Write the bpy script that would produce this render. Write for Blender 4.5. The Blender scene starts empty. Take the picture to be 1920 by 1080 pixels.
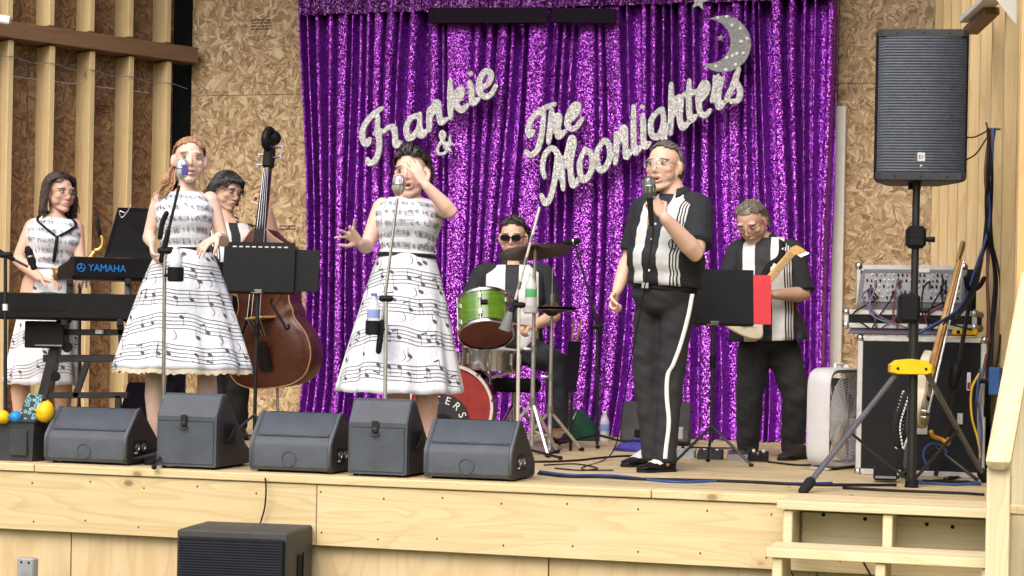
import bpy, math, random
import numpy as np
from mathutils import Matrix, Vector
random.seed(7); RNG = np.random.default_rng(7)
SC = bpy.context.scene
COL = SC.collection
# ------------------------------------------------------------------ camera, world, sun, exposure
F_PX, Y_H, ROLL = 3600.0, 632.0, 0.0192          # focal length in photo pixels, horizon row, roll
STG = 0.85                                        # stage deck height above the ground
CAM_Z = STG + 0.67
CR, SR = math.cos(ROLL), math.sin(ROLL)
cam = bpy.data.cameras.new('camera'); cam.sensor_width = 36.0; cam.lens = 36.0*F_PX/1920
cam.shift_y = (Y_H-540)/1920.0; cam.clip_end = 500
camo = bpy.data.objects.new('camera', cam); COL.objects.link(camo)
camo.matrix_world = Matrix(((CR, -SR, 0, 0), (0, 0, -1, 0), (SR, CR, 0, CAM_Z), (0, 0, 0, 1)))
SC.camera = camo
W = bpy.data.worlds.new('World'); SC.world = W; W.use_nodes = True
nt = W.node_tree; bg = nt.nodes['Background']
SUN_EL, SUN_AZ = math.radians(47), math.radians(200)   # azimuth clockwise from +Y: behind the camera, a little left
sky = nt.nodes.new('ShaderNodeTexSky'); sky.sky_type = 'NISHITA'; sky.sun_disc = False
sky.sun_elevation = SUN_EL; sky.sun_rotation = SUN_AZ
sky.dust_density = 6.0; sky.air_density = 1.0; sky.ozone_density = 1.0
nt.links.new(sky.outputs[0], bg.inputs[0]); bg.inputs[1].default_value = 0.15
sd = bpy.data.lights.new('sun', 'SUN'); sd.energy = 0.9; sd.angle = math.radians(55); sd.color = (1, .985, .965)
so = bpy.data.objects.new('sun', sd); COL.objects.link(so)
sdir = Vector((math.sin(SUN_AZ)*math.cos(SUN_EL), math.cos(SUN_AZ)*math.cos(SUN_EL), math.sin(SUN_EL)))
so.rotation_euler = sdir.to_track_quat('Z', 'Y').to_euler(); so.location = (0, 0, 12)
SC.view_settings.view_transform = 'Standard'; SC.view_settings.look = 'None'
SC.view_settings.exposure = 0.64; SC.view_settings.gamma = 1.0
SC.view_settings.use_curve_mapping = False

# ------------------------------------------------------------------ geometry helpers
A = lambda *v: np.array(v, float)
def nrm(v): v = np.asarray(v, float); return v/(np.linalg.norm(v)+1e-12)
def P(px, py, d):                                  # a photo pixel at distance d in front of the camera
    a = (px-960)/F_PX; b = (Y_H-py)/F_PX
    return A((a*CR-b*SR)*d, d, CAM_Z+(a*SR+b*CR)*d)
def FL(px, py, z=0.0):                             # a photo pixel on the stage deck (or z above it)
    a = (px-960)/F_PX; b = (Y_H-py)/F_PX
    d = (STG+z-CAM_Z)/(a*SR+b*CR)
    return A((a*CR-b*SR)*d, d, STG+z)
PSI = math.radians(16.5)
class Fr:                                          # a frame: x right, y away, z up
    def __init__(s, o, yaw=PSI, pitch=0, M=None):
        s.o = np.asarray(o, float)
        c, n = math.cos(yaw), math.sin(yaw)
        s.M = np.array([[c, n, 0], [-n, c, 0], [0, 0, 1]]).T if M is None else np.asarray(M, float)
        s.M = np.column_stack([A(c, -n, 0), A(n, c, 0), A(0, 0, 1)]) if M is None else s.M
        if pitch:
            cp, sp = math.cos(pitch), math.sin(pitch)
            s.M = s.M @ np.array([[1, 0, 0], [0, cp, -sp], [0, sp, cp]])
    def p(s, x, y, z): return s.o + s.M @ A(x, y, z)
    def pts(s, L): return s.o + np.asarray(L, float) @ s.M.T
ST = Fr((0.01, 8.77, STG))                         # the stage: u along the front edge, v into the depth
def UV(p): q = ST.M.T @ (np.asarray(p)-ST.o); return q
def axes_from(z, hint=(0, 0, 1)):                  # two unit vectors across z
    z = nrm(z); h = np.asarray(hint, float)
    if abs(np.dot(z, nrm(h))) > .97: h = A(1, 0, 0) if abs(z[0]) < .9 else A(0, 1, 0)
    x = nrm(np.cross(h, z)); return x, np.cross(z, x)
def smooth_path(pts, n=8):                         # Catmull-Rom through the points
    p = np.asarray(pts, float)
    if len(p) < 3: return p
    q = np.vstack([2*p[0]-p[1], p, 2*p[-1]-p[-2]]); out = []
    for i in range(1, len(q)-2):
        for t in np.linspace(0, 1, n, endpoint=False):
            a, b, c, d = q[i-1], q[i], q[i+1], q[i+2]
            out.append(.5*((2*b)+(c-a)*t+(2*a-5*b+4*c-d)*t*t+(3*b-a-3*c+d)*t**3))
    out.append(p[-1]); return np.array(out)
_CH = None
def _chamfer():
    global _CH
    if _CH: return _CH
    S = [(a, b, c) for a in (-1, 1) for b in (-1, 1) for c in (-1, 1)]
    V = [(s, ax) for s in S for ax in range(3)]; I = {v: i for i, v in enumerate(V)}; Fc = []
    for ax in range(3):
        o = [k for k in range(3) if k != ax]
        for sg in (-1, 1):
            q = []
            for (i, j) in ((-1, -1), (1, -1), (1, 1), (-1, 1)):
                s = [0]*3; s[ax] = sg; s[o[0]] = i; s[o[1]] = j; q.append(I[(tuple(s), ax)])
            Fc.append(q)
        for i in (-1, 1):
            for j in (-1, 1):
                s1 = [0]*3; s1[o[0]] = i; s1[o[1]] = j; s2 = list(s1); s1[ax] = -1; s2[ax] = 1
                s1, s2 = tuple(s1), tuple(s2)
                Fc.append([I[(s1, o[0])], I[(s1, o[1])], I[(s2, o[1])], I[(s2, o[0])]])
    for s in S: Fc.append([I[(s, 0)], I[(s, 1)], I[(s, 2)]])
    base = np.array([v[0] for v in V], float); ins = np.array([[0 if k == v[1] else 1 for k in range(3)] for v in V], float)
    pos = base*(1-.1*ins); out = []
    for f in Fc:
        c = pos[f].mean(0); n = np.cross(pos[f[1]]-pos[f[0]], pos[f[2]]-pos[f[1]])
        out.append(f if np.dot(n, c) > 0 else f[::-1])
    _CH = (base, ins, out); return _CH
class MB:
    def __init__(s): s.v = []; s.f = []; s.n = 0
    def add(s, v, f):
        s.v.append(np.asarray(v, float)); s.f += [[i+s.n for i in q] for q in f]; s.n += len(v); return s
    def box(s, fr, x0, x1, y0, y1, z0, z1, b=.004):
        base, ins, fc = _chamfer()
        h = A(x1-x0, y1-y0, z1-z0)/2; c = A(x0+x1, y0+y1, z0+z1)/2; b = min(b, h.min()*.6)
        return s.add(fr.pts(c+base*(h-ins*b)), fc)
    def bar(s, p0, p1, w, h, hint=(0, 0, 1), b=.003):   # box from p0 to p1, w across, h along hint
        p0, p1 = np.asarray(p0, float), np.asarray(p1, float); x = nrm(p1-p0)
        y, z = axes_from(x, hint); f = Fr(p0, M=np.column_stack([x, y, z]))
        return s.box(f, 0, np.linalg.norm(p1-p0), -w/2, w/2, -h/2, h/2, b)
    def loft(s, rings, cap=True, close=True):
        n = len(rings[0]); v = np.vstack(rings); f = []
        for i in range(len(rings)-1):
            for j in range(n if close else n-1):
                k = (j+1) % n; f.append([i*n+j, i*n+k, (i+1)*n+k, (i+1)*n+j])
        if cap: f.append(list(range(n))[::-1]); f.append([(len(rings)-1)*n+j for j in range(n)])
        return s.add(v, f)
    def tube(s, pts, r, n=8, hint=(0, 0, 1), flat=1.0, round_ends=False):
        pts = np.asarray(pts, float); m = len(pts); r = np.broadcast_to(np.asarray(r, float), (m,)).copy()
        if round_ends:
            d0, d1 = nrm(pts[0]-pts[1]), nrm(pts[-1]-pts[-2])
            pre = [(pts[0]+d0*r[0]*c, r[0]*k) for c, k in ((.95, .3), (.7, .72))]
            post = [(pts[-1]+d1*r[-1]*c, r[-1]*k) for c, k in ((.7, .72), (.95, .3))]
            pts = np.vstack([[q[0] for q in pre], pts, [q[0] for q in post]])
            r = np.concatenate([[q[1] for q in pre], r, [q[1] for q in post]]); m = len(pts)
        t = np.gradient(pts, axis=0); x, y = axes_from(t[0], hint); rings = []
        a = np.linspace(0, 2*math.pi, n, endpoint=False)
        for i in range(m):
            z = nrm(t[i]); x = nrm(x-z*np.dot(x, z)); y = np.cross(z, x)
            rings.append(pts[i]+np.outer(np.cos(a), x)*r[i]+np.outer(np.sin(a), y)*r[i]*flat)
        return s.loft(rings)
    def cyl(s, p0, p1, r0, r1=None, n=14): return s.tube([p0, p1], [r0, r0 if r1 is None else r1], n)
    def ell(s, c, ax, n=14, m=9):                      # ellipsoid; ax rows are the semi-axes
        c = np.asarray(c, float); ax = np.asarray(ax, float)
        if ax.ndim == 1: ax = np.diag(ax)
        v = []; f = []
        for i in range(1, m):
            p = math.pi*i/m
            for j in range(n):
                q = 2*math.pi*j/n; v.append((math.sin(p)*math.cos(q), math.sin(p)*math.sin(q), math.cos(p)))
        for i in range(m-2):
            for j in range(n): f.append([i*n+j, (i+1)*n+j, (i+1)*n+(j+1) % n, i*n+(j+1) % n])
        v += [(0, 0, 1), (0, 0, -1)]; t = (m-1)*n
        for j in range(n): f.append([t, j, (j+1) % n]); f.append([t+1, (m-2)*n+(j+1) % n, (m-2)*n+j])
        return s.add(c+np.array(v) @ ax, f)
    def lathe(s, c, ax, prof, n=24, cap=True):         # prof: (radius, height along ax)
        x, y = axes_from(ax); z = nrm(ax); a = np.linspace(0, 2*math.pi, n, endpoint=False)
        return s.loft([np.asarray(c)+z*h+np.outer(np.cos(a), x)*max(r, 1e-4)+np.outer(np.sin(a), y)*max(r, 1e-4) for r, h in prof], cap)
    def prism(s, fr, poly, x0, x1, b=0):               # polygon in the frame's (y, z), extruded along x
        poly = np.asarray(poly, float); n = len(poly)
        if b:
            c = poly.mean(0); ins = c+(poly-c)*(1-b/np.abs(poly-c).max())
            R = [(x0, ins), (x0+b, poly), (x1-b, poly), (x1, ins)]
        else: R = [(x0, poly), (x1, poly)]
        return s.loft([fr.pts(np.column_stack([np.full(n, x), q])) for x, q in R])
    def data(s): return np.vstack(s.v), s.f
    def build(s, name, mat, parent=None, smooth=35, **kw):
        v, f = s.data(); return obj(name, v, f, mat, parent, smooth, **kw)
BASE = {}
def newmesh(name, v, f, mat, smooth):
    me = bpy.data.meshes.new(name); me.from_pydata([tuple(q) for q in v], [], [list(map(int, q)) for q in f]); me.validate()
    import bmesh as _b
    bm = _b.new(); bm.from_mesh(me); _b.ops.recalc_face_normals(bm, faces=bm.faces); bm.to_mesh(me); bm.free()
    if smooth:
        me.shade_smooth()
        if smooth < 180: me.set_sharp_from_angle(angle=math.radians(smooth))
    if mat: me.materials.append(mat)
    return me
def obj(name, v, f, mat, parent=None, smooth=35, label=None, cat=None, group=None, kind=None, loc=None):
    v = np.asarray(v, float)
    if parent is not None: L = BASE[parent]
    else: L = A(v[:, 0].mean(), v[:, 1].mean(), v[:, 2].min()) if loc is None else np.asarray(loc, float)
    me = newmesh(name, v-L, f, mat, smooth)
    o = bpy.data.objects.new(name, me); COL.objects.link(o); BASE[o] = L
    if parent is not None: o.parent = parent
    else: o.location = L
    return tag(o, label, cat, group, kind)
def tag(o, label=None, cat=None, group=None, kind=None):
    if label: o['label'] = label
    if cat: o['category'] = cat
    if group: o['group'] = group
    if kind: o['kind'] = kind
    return o
def thing(name, label, cat, loc, group=None, kind=None):
    o = bpy.data.objects.new(name, None); COL.objects.link(o); o.location = loc; o.empty_display_size = .05
    BASE[o] = np.asarray(loc, float); return tag(o, label, cat, group, kind)
_BM = {}
def board(name, p0, p1, w, h, mat, parent=None, hint=(0, 0, 1), b=.003, **kw):   # a plank whose local x runs along the grain; h along hint
    p0, p1 = np.asarray(p0, float), np.asarray(p1, float); x = nrm(p1-p0); L = np.linalg.norm(p1-p0)
    y, z = axes_from(x, hint); key = (round(L, 3), round(w, 4), round(h, 4), mat.name)
    if key not in _BM:
        m = MB().box(Fr((0, 0, 0), M=np.eye(3)), -L/2, L/2, -w/2, w/2, -h/2, h/2, b); v, f = m.data()
        _BM[key] = newmesh(name, v, f, mat, 35)
    o = bpy.data.objects.new(name, _BM[key]); COL.objects.link(o)
    c = (p0+p1)/2; L0 = BASE[parent] if parent is not None else A(0, 0, 0)
    M = np.eye(4); M[:3, 0] = x; M[:3, 1] = y; M[:3, 2] = z; M[:3, 3] = c-L0
    if parent is not None: o.parent = parent
    o.matrix_local = Matrix(M.tolist()) if parent is not None else o.matrix_local
    if parent is None: o.matrix_world = Matrix(M.tolist())
    BASE[o] = c
    return tag(o, kw.get('label'), kw.get('cat'), kw.get('group'), kw.get('kind'))
def copy_part(src, parent, M4):                    # a part that shares src's mesh, placed by a matrix in world space
    o = bpy.data.objects.new(src.name.split('.')[0], src.data); COL.objects.link(o); o.parent = parent
    M = np.array(M4, float); M[:3, 3] -= BASE[parent]; o.matrix_local = Matrix(M.tolist()); return o
def text_mesh(txt, size, depth=.001):              # flat lettering from the built-in font -> verts, faces in (x, y), z = depth
    cu = bpy.data.curves.new('t', 'FONT'); cu.body = txt; cu.size = size; cu.extrude = depth; cu.align_x = 'CENTER'; cu.align_y = 'CENTER'
    o = bpy.data.objects.new('t', cu); COL.objects.link(o)
    dg = bpy.context.evaluated_depsgraph_get(); me = bpy.data.meshes.new_from_object(o.evaluated_get(dg))
    v = np.array([q.co for q in me.vertices]); f = [list(p.vertices) for p in me.polygons]
    bpy.data.objects.remove(o); bpy.data.curves.remove(cu); bpy.data.meshes.remove(me); return v, f
def remesh(v, f, vox, smooth=2, fac=.5):
    me = bpy.data.meshes.new('r'); me.from_pydata([tuple(q) for q in v], [], [list(q) for q in f])
    o = bpy.data.objects.new('r', me); COL.objects.link(o)
    md = o.modifiers.new('r', 'REMESH'); md.mode = 'VOXEL'; md.voxel_size = vox
    if smooth: ms = o.modifiers.new('s', 'SMOOTH'); ms.iterations = smooth; ms.factor = fac
    dg = bpy.context.evaluated_depsgraph_get(); m2 = bpy.data.meshes.new_from_object(o.evaluated_get(dg))
    V = np.empty(len(m2.vertices)*3); m2.vertices.foreach_get('co', V); Fc = [list(p.vertices) for p in m2.polygons]
    bpy.data.objects.remove(o); bpy.data.meshes.remove(me); bpy.data.meshes.remove(m2)
    return V.reshape(-1, 3), Fc
def set_attr(o, name, vals):                       # vector attribute on the vertices
    at = o.data.attributes.new(name, 'FLOAT_VECTOR', 'POINT'); at.data.foreach_set('vector', np.asarray(vals, np.float32).ravel())

# ------------------------------------------------------------------ material helpers
class N:                                           # terse node-tree builder
    def __init__(s, name):
        s.m = bpy.data.materials.new(name); s.m.use_nodes = True; s.t = s.m.node_tree; s.b = s.t.nodes['Principled BSDF']
    def node(s, typ, **kw):
        n = s.t.nodes.new('ShaderNode'+typ)
        for k, v in kw.items(): setattr(n, k, v)
        return n
    def put(s, inp, v):
        if isinstance(v, bpy.types.NodeSocket): s.t.links.new(v, inp)
        elif isinstance(v, (tuple, list)) and len(v) == 3 and inp.type == 'RGBA': inp.default_value = (*v, 1)
        else: inp.default_value = v
    def math(s, op, a, b=None, c=None, clamp=False):
        n = s.node('Math', operation=op); n.use_clamp = clamp; s.put(n.inputs[0], a)
        if b is not None: s.put(n.inputs[1], b)
        if c is not None: s.put(n.inputs[2], c)
        return n.outputs[0]
    def vm(s, op, a, b=None):
        n = s.node('VectorMath', operation=op); s.put(n.inputs[0], a)
        if b is not None: s.put(n.inputs[1], b)
        return n.outputs['Value'] if op in ('LENGTH', 'DOT_PRODUCT', 'DISTANCE') else n.outputs[0]
    def mix(s, fac, a, b, mode='MIX'):
        n = s.node('MixRGB', blend_type=mode); s.put(n.inputs[0], fac); s.put(n.inputs[1], a); s.put(n.inputs[2], b); return n.outputs[0]
    def ramp(s, fac, stops, interp='LINEAR'):
        n = s.node('ValToRGB'); n.color_ramp.interpolation = interp; e = n.color_ramp.elements
        while len(e) < len(stops): e.new(.5)
        for q, (p, c) in zip(e, stops): q.position = p; q.color = (*c, 1) if len(c) == 3 else c
        s.put(n.inputs[0], fac); return n.outputs[0]
    def noise(s, vec, scale, detail=4, rough=.55, dist=0.0, out=0):
        n = s.node('TexNoise'); s.put(n.inputs['Vector'], vec); n.inputs['Scale'].default_value = scale
        n.inputs['Detail'].default_value = detail; n.inputs['Roughness'].default_value = rough; n.inputs['Distortion'].default_value = dist
        return n.outputs[out]
    def voro(s, vec, scale, out='Distance', feature='F1', rnd=1.0):
        n = s.node('TexVoronoi', feature=feature); s.put(n.inputs['Vector'], vec); n.inputs['Scale'].default_value = scale
        n.inputs['Randomness'].default_value = rnd; return n.outputs[out]
    def coord(s, kind='Object'): return s.node('TexCoord').outputs[kind]
    def attr(s, name): return s.node('Attribute', attribute_name=name).outputs['Vector']
    def pos(s): return s.node('NewGeometry').outputs['Position']
    def sep(s, v): n = s.node('SeparateXYZ'); s.put(n.inputs[0], v); return n.outputs
    def comb(s, x, y, z):
        n = s.node('CombineXYZ')
        for i, q in enumerate((x, y, z)): s.put(n.inputs[i], q)
        return n.outputs[0]
    def rand(s): return s.node('ObjectInfo').outputs['Random']
    def bump(s, h, strength=.3, dist=.01):
        n = s.node('Bump'); s.put(n.inputs['Height'], h); n.inputs['Strength'].default_value = strength; n.inputs['Distance'].default_value = dist
        s.t.links.new(n.outputs[0], s.b.inputs['Normal']); return n
    def set(s, **kw):
        for k, v in kw.items(): s.put(s.b.inputs[k.replace('_', ' ')], v)
        return s
def srgb(r, g, b, k=1.0):
    f = lambda c: ((c/255) / 12.92 if c/255 <= .04045 else ((c/255+.055)/1.055)**2.4)*k
    return (f(r), f(g), f(b))
_PM = {}
def pm(name, col, rough=.5, metal=0.0, var=.15, vs=14, bump=0.0, bs=120, wear=0.0):   # painted/plastic/metal with mottling
    if name in _PM: return _PM[name]
    n = N(name); c = n.coord(); nz = n.noise(c, vs, 5)
    lo = tuple(q*(1-var) for q in col); hi = tuple(min(1, q*(1+var)) for q in col)
    colr = n.ramp(nz, [(.3, lo), (.7, hi)])
    if wear:
        w = n.ramp(n.noise(c, vs*4, 6, .7), [(.62, (0, 0, 0)), (.7, (1, 1, 1))])
        colr = n.mix(n.math('MULTIPLY', w, wear), colr, tuple(min(1, q*1.8+.08) for q in col))
    n.set(Base_Color=colr, Roughness=n.math('ADD', n.math('MULTIPLY', n.noise(c, vs*2, 4), .25), max(0, rough-.12)), Metallic=metal)
    if not metal: n.b.inputs['Specular IOR Level'].default_value = .12 if max(col) < .035 else .3
    if bump: n.bump(n.noise(c, bs, 3), bump, .004)
    _PM[name] = n.m; return n.m
# ------------------------------------------------------------------ wood, board and cloth materials
def wood(name, c1, c2, knots=1.0, rough=.6, grain=1.0, knot_scale=2.2, tint=.16, dirt=0.0, ring=.6):
    n = N(name); c = n.coord(); r = n.rand()
    off = n.comb(n.math('MULTIPLY', r, 37.0), n.math('MULTIPLY', r, 11.3), n.math('MULTIPLY', r, 5.7))
    v = n.vm('ADD', c, off)
    # knots: sparse ellipses that push the grain aside
    vs_ = n.sep(v); kv = n.comb(n.math('MULTIPLY', vs_[0], knot_scale), n.math('MULTIPLY', n.math('ADD', vs_[1], vs_[2]), knot_scale*1.7), 0.0)
    kd = n.voro(kv, 1.0); pick = n.math('GREATER_THAN', n.sep(n.voro(kv, 1.0, 'Color'))[0], .45)
    near = n.math('MULTIPLY', n.math('SUBTRACT', 1.0, n.math('MULTIPLY', kd, 3.2), clamp=True), pick)
    warp = n.math('MULTIPLY', near, .05*knots)
    w = n.vm('ADD', v, n.comb(0.0, warp, warp))
    g = n.noise(n.vm('MULTIPLY', w, (1.1, 26*grain, 26*grain)), 1.0, 5, .6, .6)
    rg = n.math('MULTIPLY', n.noise(n.vm('MULTIPLY', w, (.55, 6.5*grain, 6.5*grain)), 1.0, 2, .45), 13.0)
    ringl = n.ramp(n.math('FRACT', rg), [(.0, (0, 0, 0)), (.55, (.25, .25, .25)), (.86, (1, 1, 1)), (1.0, (0, 0, 0))])
    fine = n.noise(n.vm('MULTIPLY', w, (6.0, 190*grain, 190*grain)), 1.0, 3, .6)
    col = n.ramp(g, [(.28, c2), (.5, c1), (.72, tuple(min(1, q*1.12) for q in c1))])
    col = n.mix(.35, col, n.mix(fine, c2, c1))
    col = n.mix(n.math('MULTIPLY', ringl, ring), col, tuple(a*b for a, b in zip(c2, (.92, .82, .66))))
    broad = n.noise(v, 1.3, 3)
    col = n.mix(n.math('MULTIPLY', broad, .35), col, tuple(a*b for a, b in zip(c1, (1.08, .95, .75))))
    core = n.ramp(n.math('MULTIPLY', kd, 1.0), [(.055, (1, 1, 1)), (.095, (0, 0, 0))]); core = n.math('MULTIPLY', n.math('MULTIPLY', core, pick), .85*min(1, knots))
    halo = n.ramp(kd, [(.07, (1, 1, 1)), (.20, (0, 0, 0))]); halo = n.math('MULTIPLY', n.math('MULTIPLY', halo, pick), .45*min(1, knots))
    col = n.mix(halo, col, tuple(a*b for a, b in zip(c2, (.8, .68, .5)))); col = n.mix(core, col, (.12, .07, .035))
    col = n.mix(tint, col, n.mix(r, tuple(q*.55 for q in c1), tuple(min(1, q*1.5) for q in c1)))
    if dirt:
        dm = n.ramp(n.noise(v, 5.0, 6, .65), [(.45, (0, 0, 0)), (.7, (1, 1, 1))])
        col = n.mix(n.math('MULTIPLY', dm, dirt), col, tuple(q*.5 for q in c2))
    n.set(Base_Color=col, Roughness=n.math('ADD', rough-.1, n.math('MULTIPLY', fine, .2)))
    n.bump(n.math('ADD', n.math('MULTIPLY', g, .6), fine), .18, .003); return n.m
PINE = wood('fresh_pine', (.62, .515, .305), (.48, .365, .185), 1.0, knot_scale=3.2)
PINE_DECK = wood('deck_pine', (.50, .42, .265), (.35, .27, .15), .6, dirt=.4)
PINE_STUD = wood('stud_pine', (.64, .52, .31), (.53, .40, .21), .9, knot_scale=2.6)
PINE_PALE = wood('pale_treated_pine', (.64, .58, .39), (.52, .45, .27), .5, grain=1.3)
PINE_WALL = wood('wall_pine', (.62, .48, .27), (.50, .35, .165), 1.0, knot_scale=1.5)
BROWN_BEAM = wood('brown_beam', (.21, .125, .075), (.14, .08, .045), .6)
PLY = wood('plywood', (.60, .48, .29), (.42, .30, .16), 1.0, grain=.45, knot_scale=2.6, ring=.5)
PLY_WARM = wood('warm_plywood', (.66, .42, .19), (.58, .35, .14), .25, grain=.35)
def osb(name, k=1.0, tone=(1, 1, 1)):
    n = N(name); v = n.vm('ADD', n.coord(), n.comb(n.math('MULTIPLY', n.rand(), 31), 0.0, 0.0))
    v = n.vm('ADD', v, n.vm('MULTIPLY', n.vm('SUBTRACT', n.noise(v, 7, 2, out=1), (.5, .5, .5)), (.10, .10, .10)))
    def layer(scale, seed):
        vv = n.vm('ADD', v, (seed, seed*.7, 0)); cc = n.voro(vv, scale, 'Color'); s = n.sep(cc)
        rot = n.node('VectorRotate', rotation_type='Z_AXIS'); n.put(rot.inputs['Vector'], vv); n.put(rot.inputs['Angle'], n.math('MULTIPLY', s[0], 6.28))
        sv = n.vm('MULTIPLY', rot.outputs[0], (8.5, 54.0, 1.0)); cell = n.voro(sv, 1.0, 'Color')
        st = n.noise(n.vm('MULTIPLY', rot.outputs[0], (9.0, 200.0, 1.0)), 1.0, 3, .6)
        return s, n.sep(cell), st
    a, ca, sa = layer(11.0, 0.0); b, cb, sb = layer(17.0, 3.1)
    f = n.math('GREATER_THAN', cb[2], .55)
    val = n.mix(f, ca[1], cb[1]); st = n.mix(f, sa, sb)
    t = n.math('ADD', n.math('MULTIPLY', n.sep(val)[0], .72), n.math('MULTIPLY', st, .28))
    cols = [(.10, (.16, .088, .047)), (.36, (.33, .208, .113)), (.62, (.44, .30, .175)), (.84, (.58, .44, .275)), (.97, (.74, .59, .41))]
    col = n.ramp(t, [(p, tuple(q*k*g for q, g in zip(c, tone))) for p, c in cols])
    n.set(Base_Color=col, Roughness=.62); n.bump(t, .3, .004); return n.m
OSB = osb('oriented_strand_board', 1.04, (.97, 1.02, 1.0)); OSB_DK = osb('shaded_strand_board', .56, (1.04, .88, .80))  # second copy is darker: shade of the angled left wall in its colour
BLACKP = pm('black_plastic', (.011, .011, .0125), .45, bump=.15, bs=500)
MATTE = pm('matte_black', (.012, .012, .013), .75)
CHROME = pm('chrome', (.62, .62, .63), .2, 1.0, .08)
STEEL = pm('grey_steel', (.32, .32, .33), .35, .9, .1)
BLKMETAL = pm('black_metal', (.02, .02, .022), .38, .3)
RUBBER = pm('rubber', (.015, .015, .015), .8)
WHITEP = pm('white_paint', (.74, .74, .73), .45, var=.04)
GREY = pm('grey_plastic', (.30, .32, .34), .5, var=.06)
YELLOW = pm('yellow_plastic', (.80, .48, .01), .35, var=.08)
CABLE = pm('cable_black', (.014, .014, .016), .5)
CABLE_B = pm('cable_blue', (.035, .075, .22), .5)
CABLE_G = pm('cable_grey', (.15, .17, .22), .5)

# ------------------------------------------------------------------ ground, stage, walls, added roof
def ground():
    n = N('trodden_grass'); p = n.pos()
    c = n.ramp(n.noise(p, 2.2, 8, .7), [(.35, (.10, .085, .055)), (.5, (.075, .10, .035)), (.75, (.06, .09, .025))])
    n.set(Base_Color=c, Roughness=.9); n.bump(n.noise(p, 60, 4), .5, .02)
    v = []; m = 40; R = 160
    for i in range(m+1):
        for j in range(m+1):
            a = (i/m*2-1); b = (j/m*2-1); v.append((R*a*abs(a), 20+R*b*abs(b), 0))
    f = [[i*(m+1)+j, (i+1)*(m+1)+j, (i+1)*(m+1)+j+1, i*(m+1)+j+1] for i in range(m) for j in range(m)]
    obj('ground', v, f, n.m, None, 0, kind='structure', loc=(0, 0, 0))
ground()
U0, U1, VB = -6.9, 2.24, 4.75
deck = thing('stage_floor', 'stage', 'floor', ST.o, kind='structure'); del deck['label']; del deck['category']
def deck_boards():
    pitch = .143; k = 0; v = -.02
    while v < VB+.2:
        w = .140; splits = [U0]; u = U0+random.uniform(.8, 4.0)
        if k == 0: splits = [U0, UV(FL(57, 871))[0]]; u = splits[-1]+3.1
        while u < U1-.5: splits.append(u); u += random.choice((3.05, 3.66, 4.27))
        splits.append(U1)
        for a, b in zip(splits[:-1], splits[1:]):
            board('plank', ST.p(a+.002, v+w/2, -.019+random.uniform(-.0012, .0012)), ST.p(b-.002, v+w/2, -.019), w, .038, PINE if k == 0 else PINE_DECK, deck, b=.004)
        v += pitch; k += 1
    # slab added under the deck so that no light leaks through the gaps
    m = MB().box(ST, U0, U1, .05, VB+.2, -.09, -.042); m.build('light_block_slab', BROWN_BEAM, deck)
deck_boards()
front = thing('stage_front', '', '', ST.p(-2, 0, -STG), kind='structure'); del_keys = [front.pop(k, None) for k in ('label', 'category')]
ju = UV(FL(517, 905))[0]
for a, b in ((U0, -4.4), (-4.4, ju), (ju, ju+4.1)):
    b = min(b, U1+.9)
    board('fascia_board', ST.p(a+.002, .012, -.185), ST.p(b-.002, .012, -.185), .038, .286, PINE, front, b=.003)
board('fascia_board', ST.p(ju+4.102, .012, -.185), ST.p(4.2, .012, -.185), .038, .286, PINE, front, b=.003)
sm = newmesh('screw', *MB().ell((0, 0, 0), (.005, .0025, .005), 8, 5).data(), pm('screw_rust', (.10, .07, .05), .5, .4), 180)
for i in range(26):
    for z in (-.085, -.275):
        o = bpy.data.objects.new('screw', sm); COL.objects.link(o); o.parent = front; o.location = ST.p(-4.6+i*.305+.02*math.sin(i*5+z*9), -.0075, z+.01*math.sin(i*3.3))-BASE[front]
s0 = UV(P(80, 1040, 9.2))[0]
for i in range(-3, 6):
    a = s0+i*1.22-.001; c = a+.61
    board('skirt_panel', ST.p(c, .055, -STG+.01), ST.p(c, .055, -.30), 1.214, .014, PLY, front, hint=ST.M[:, 1], b=.002)
# knot-free wall builder: studs along a line, sheathing behind
CL, CR_ = ST.p(-4.02, VB+.04, 0), ST.p(1.55, VB-.09, 0)
back = thing('wall_back', '', '', ST.p(-1.2, VB+.1, 0), kind='structure'); [back.pop(k, None) for k in ('label', 'category')]
def osb_sheet(par, a, b, z0, z1, th, mat, front_n):
    """a sheet between two deck points; its long (vertical) axis is local x"""
    c = (a+b)/2; w = np.linalg.norm(b-a)
    return board('strand_board_panel', c+A(0, 0, z0), c+A(0, 0, z1), w-.004, th, mat, par, hint=front_n, b=.001)
Vn = ST.M[:, 1]
edges = [-3.98, -2.80, -1.58, -.36, .86, 1.535]
for a, b in zip(edges[:-1], edges[1:]):
    for z0, z1 in ((0.0, 2.437), (2.44, 4.2)):
        osb_sheet(back, ST.p(a, VB+.02, 0), ST.p(b, VB+.02, 0), z0, z1, .012, OSB, Vn)
dk = MB().box(ST, -4.4, 1.9, VB+.16, VB+.19, 0, 4.3); dk.build('dark_gap_sheet', pm('dark_gap_sheet', (.012, .012, .014), .9), back)  # near-black sheet added so the gap at the corner reads dark
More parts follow.
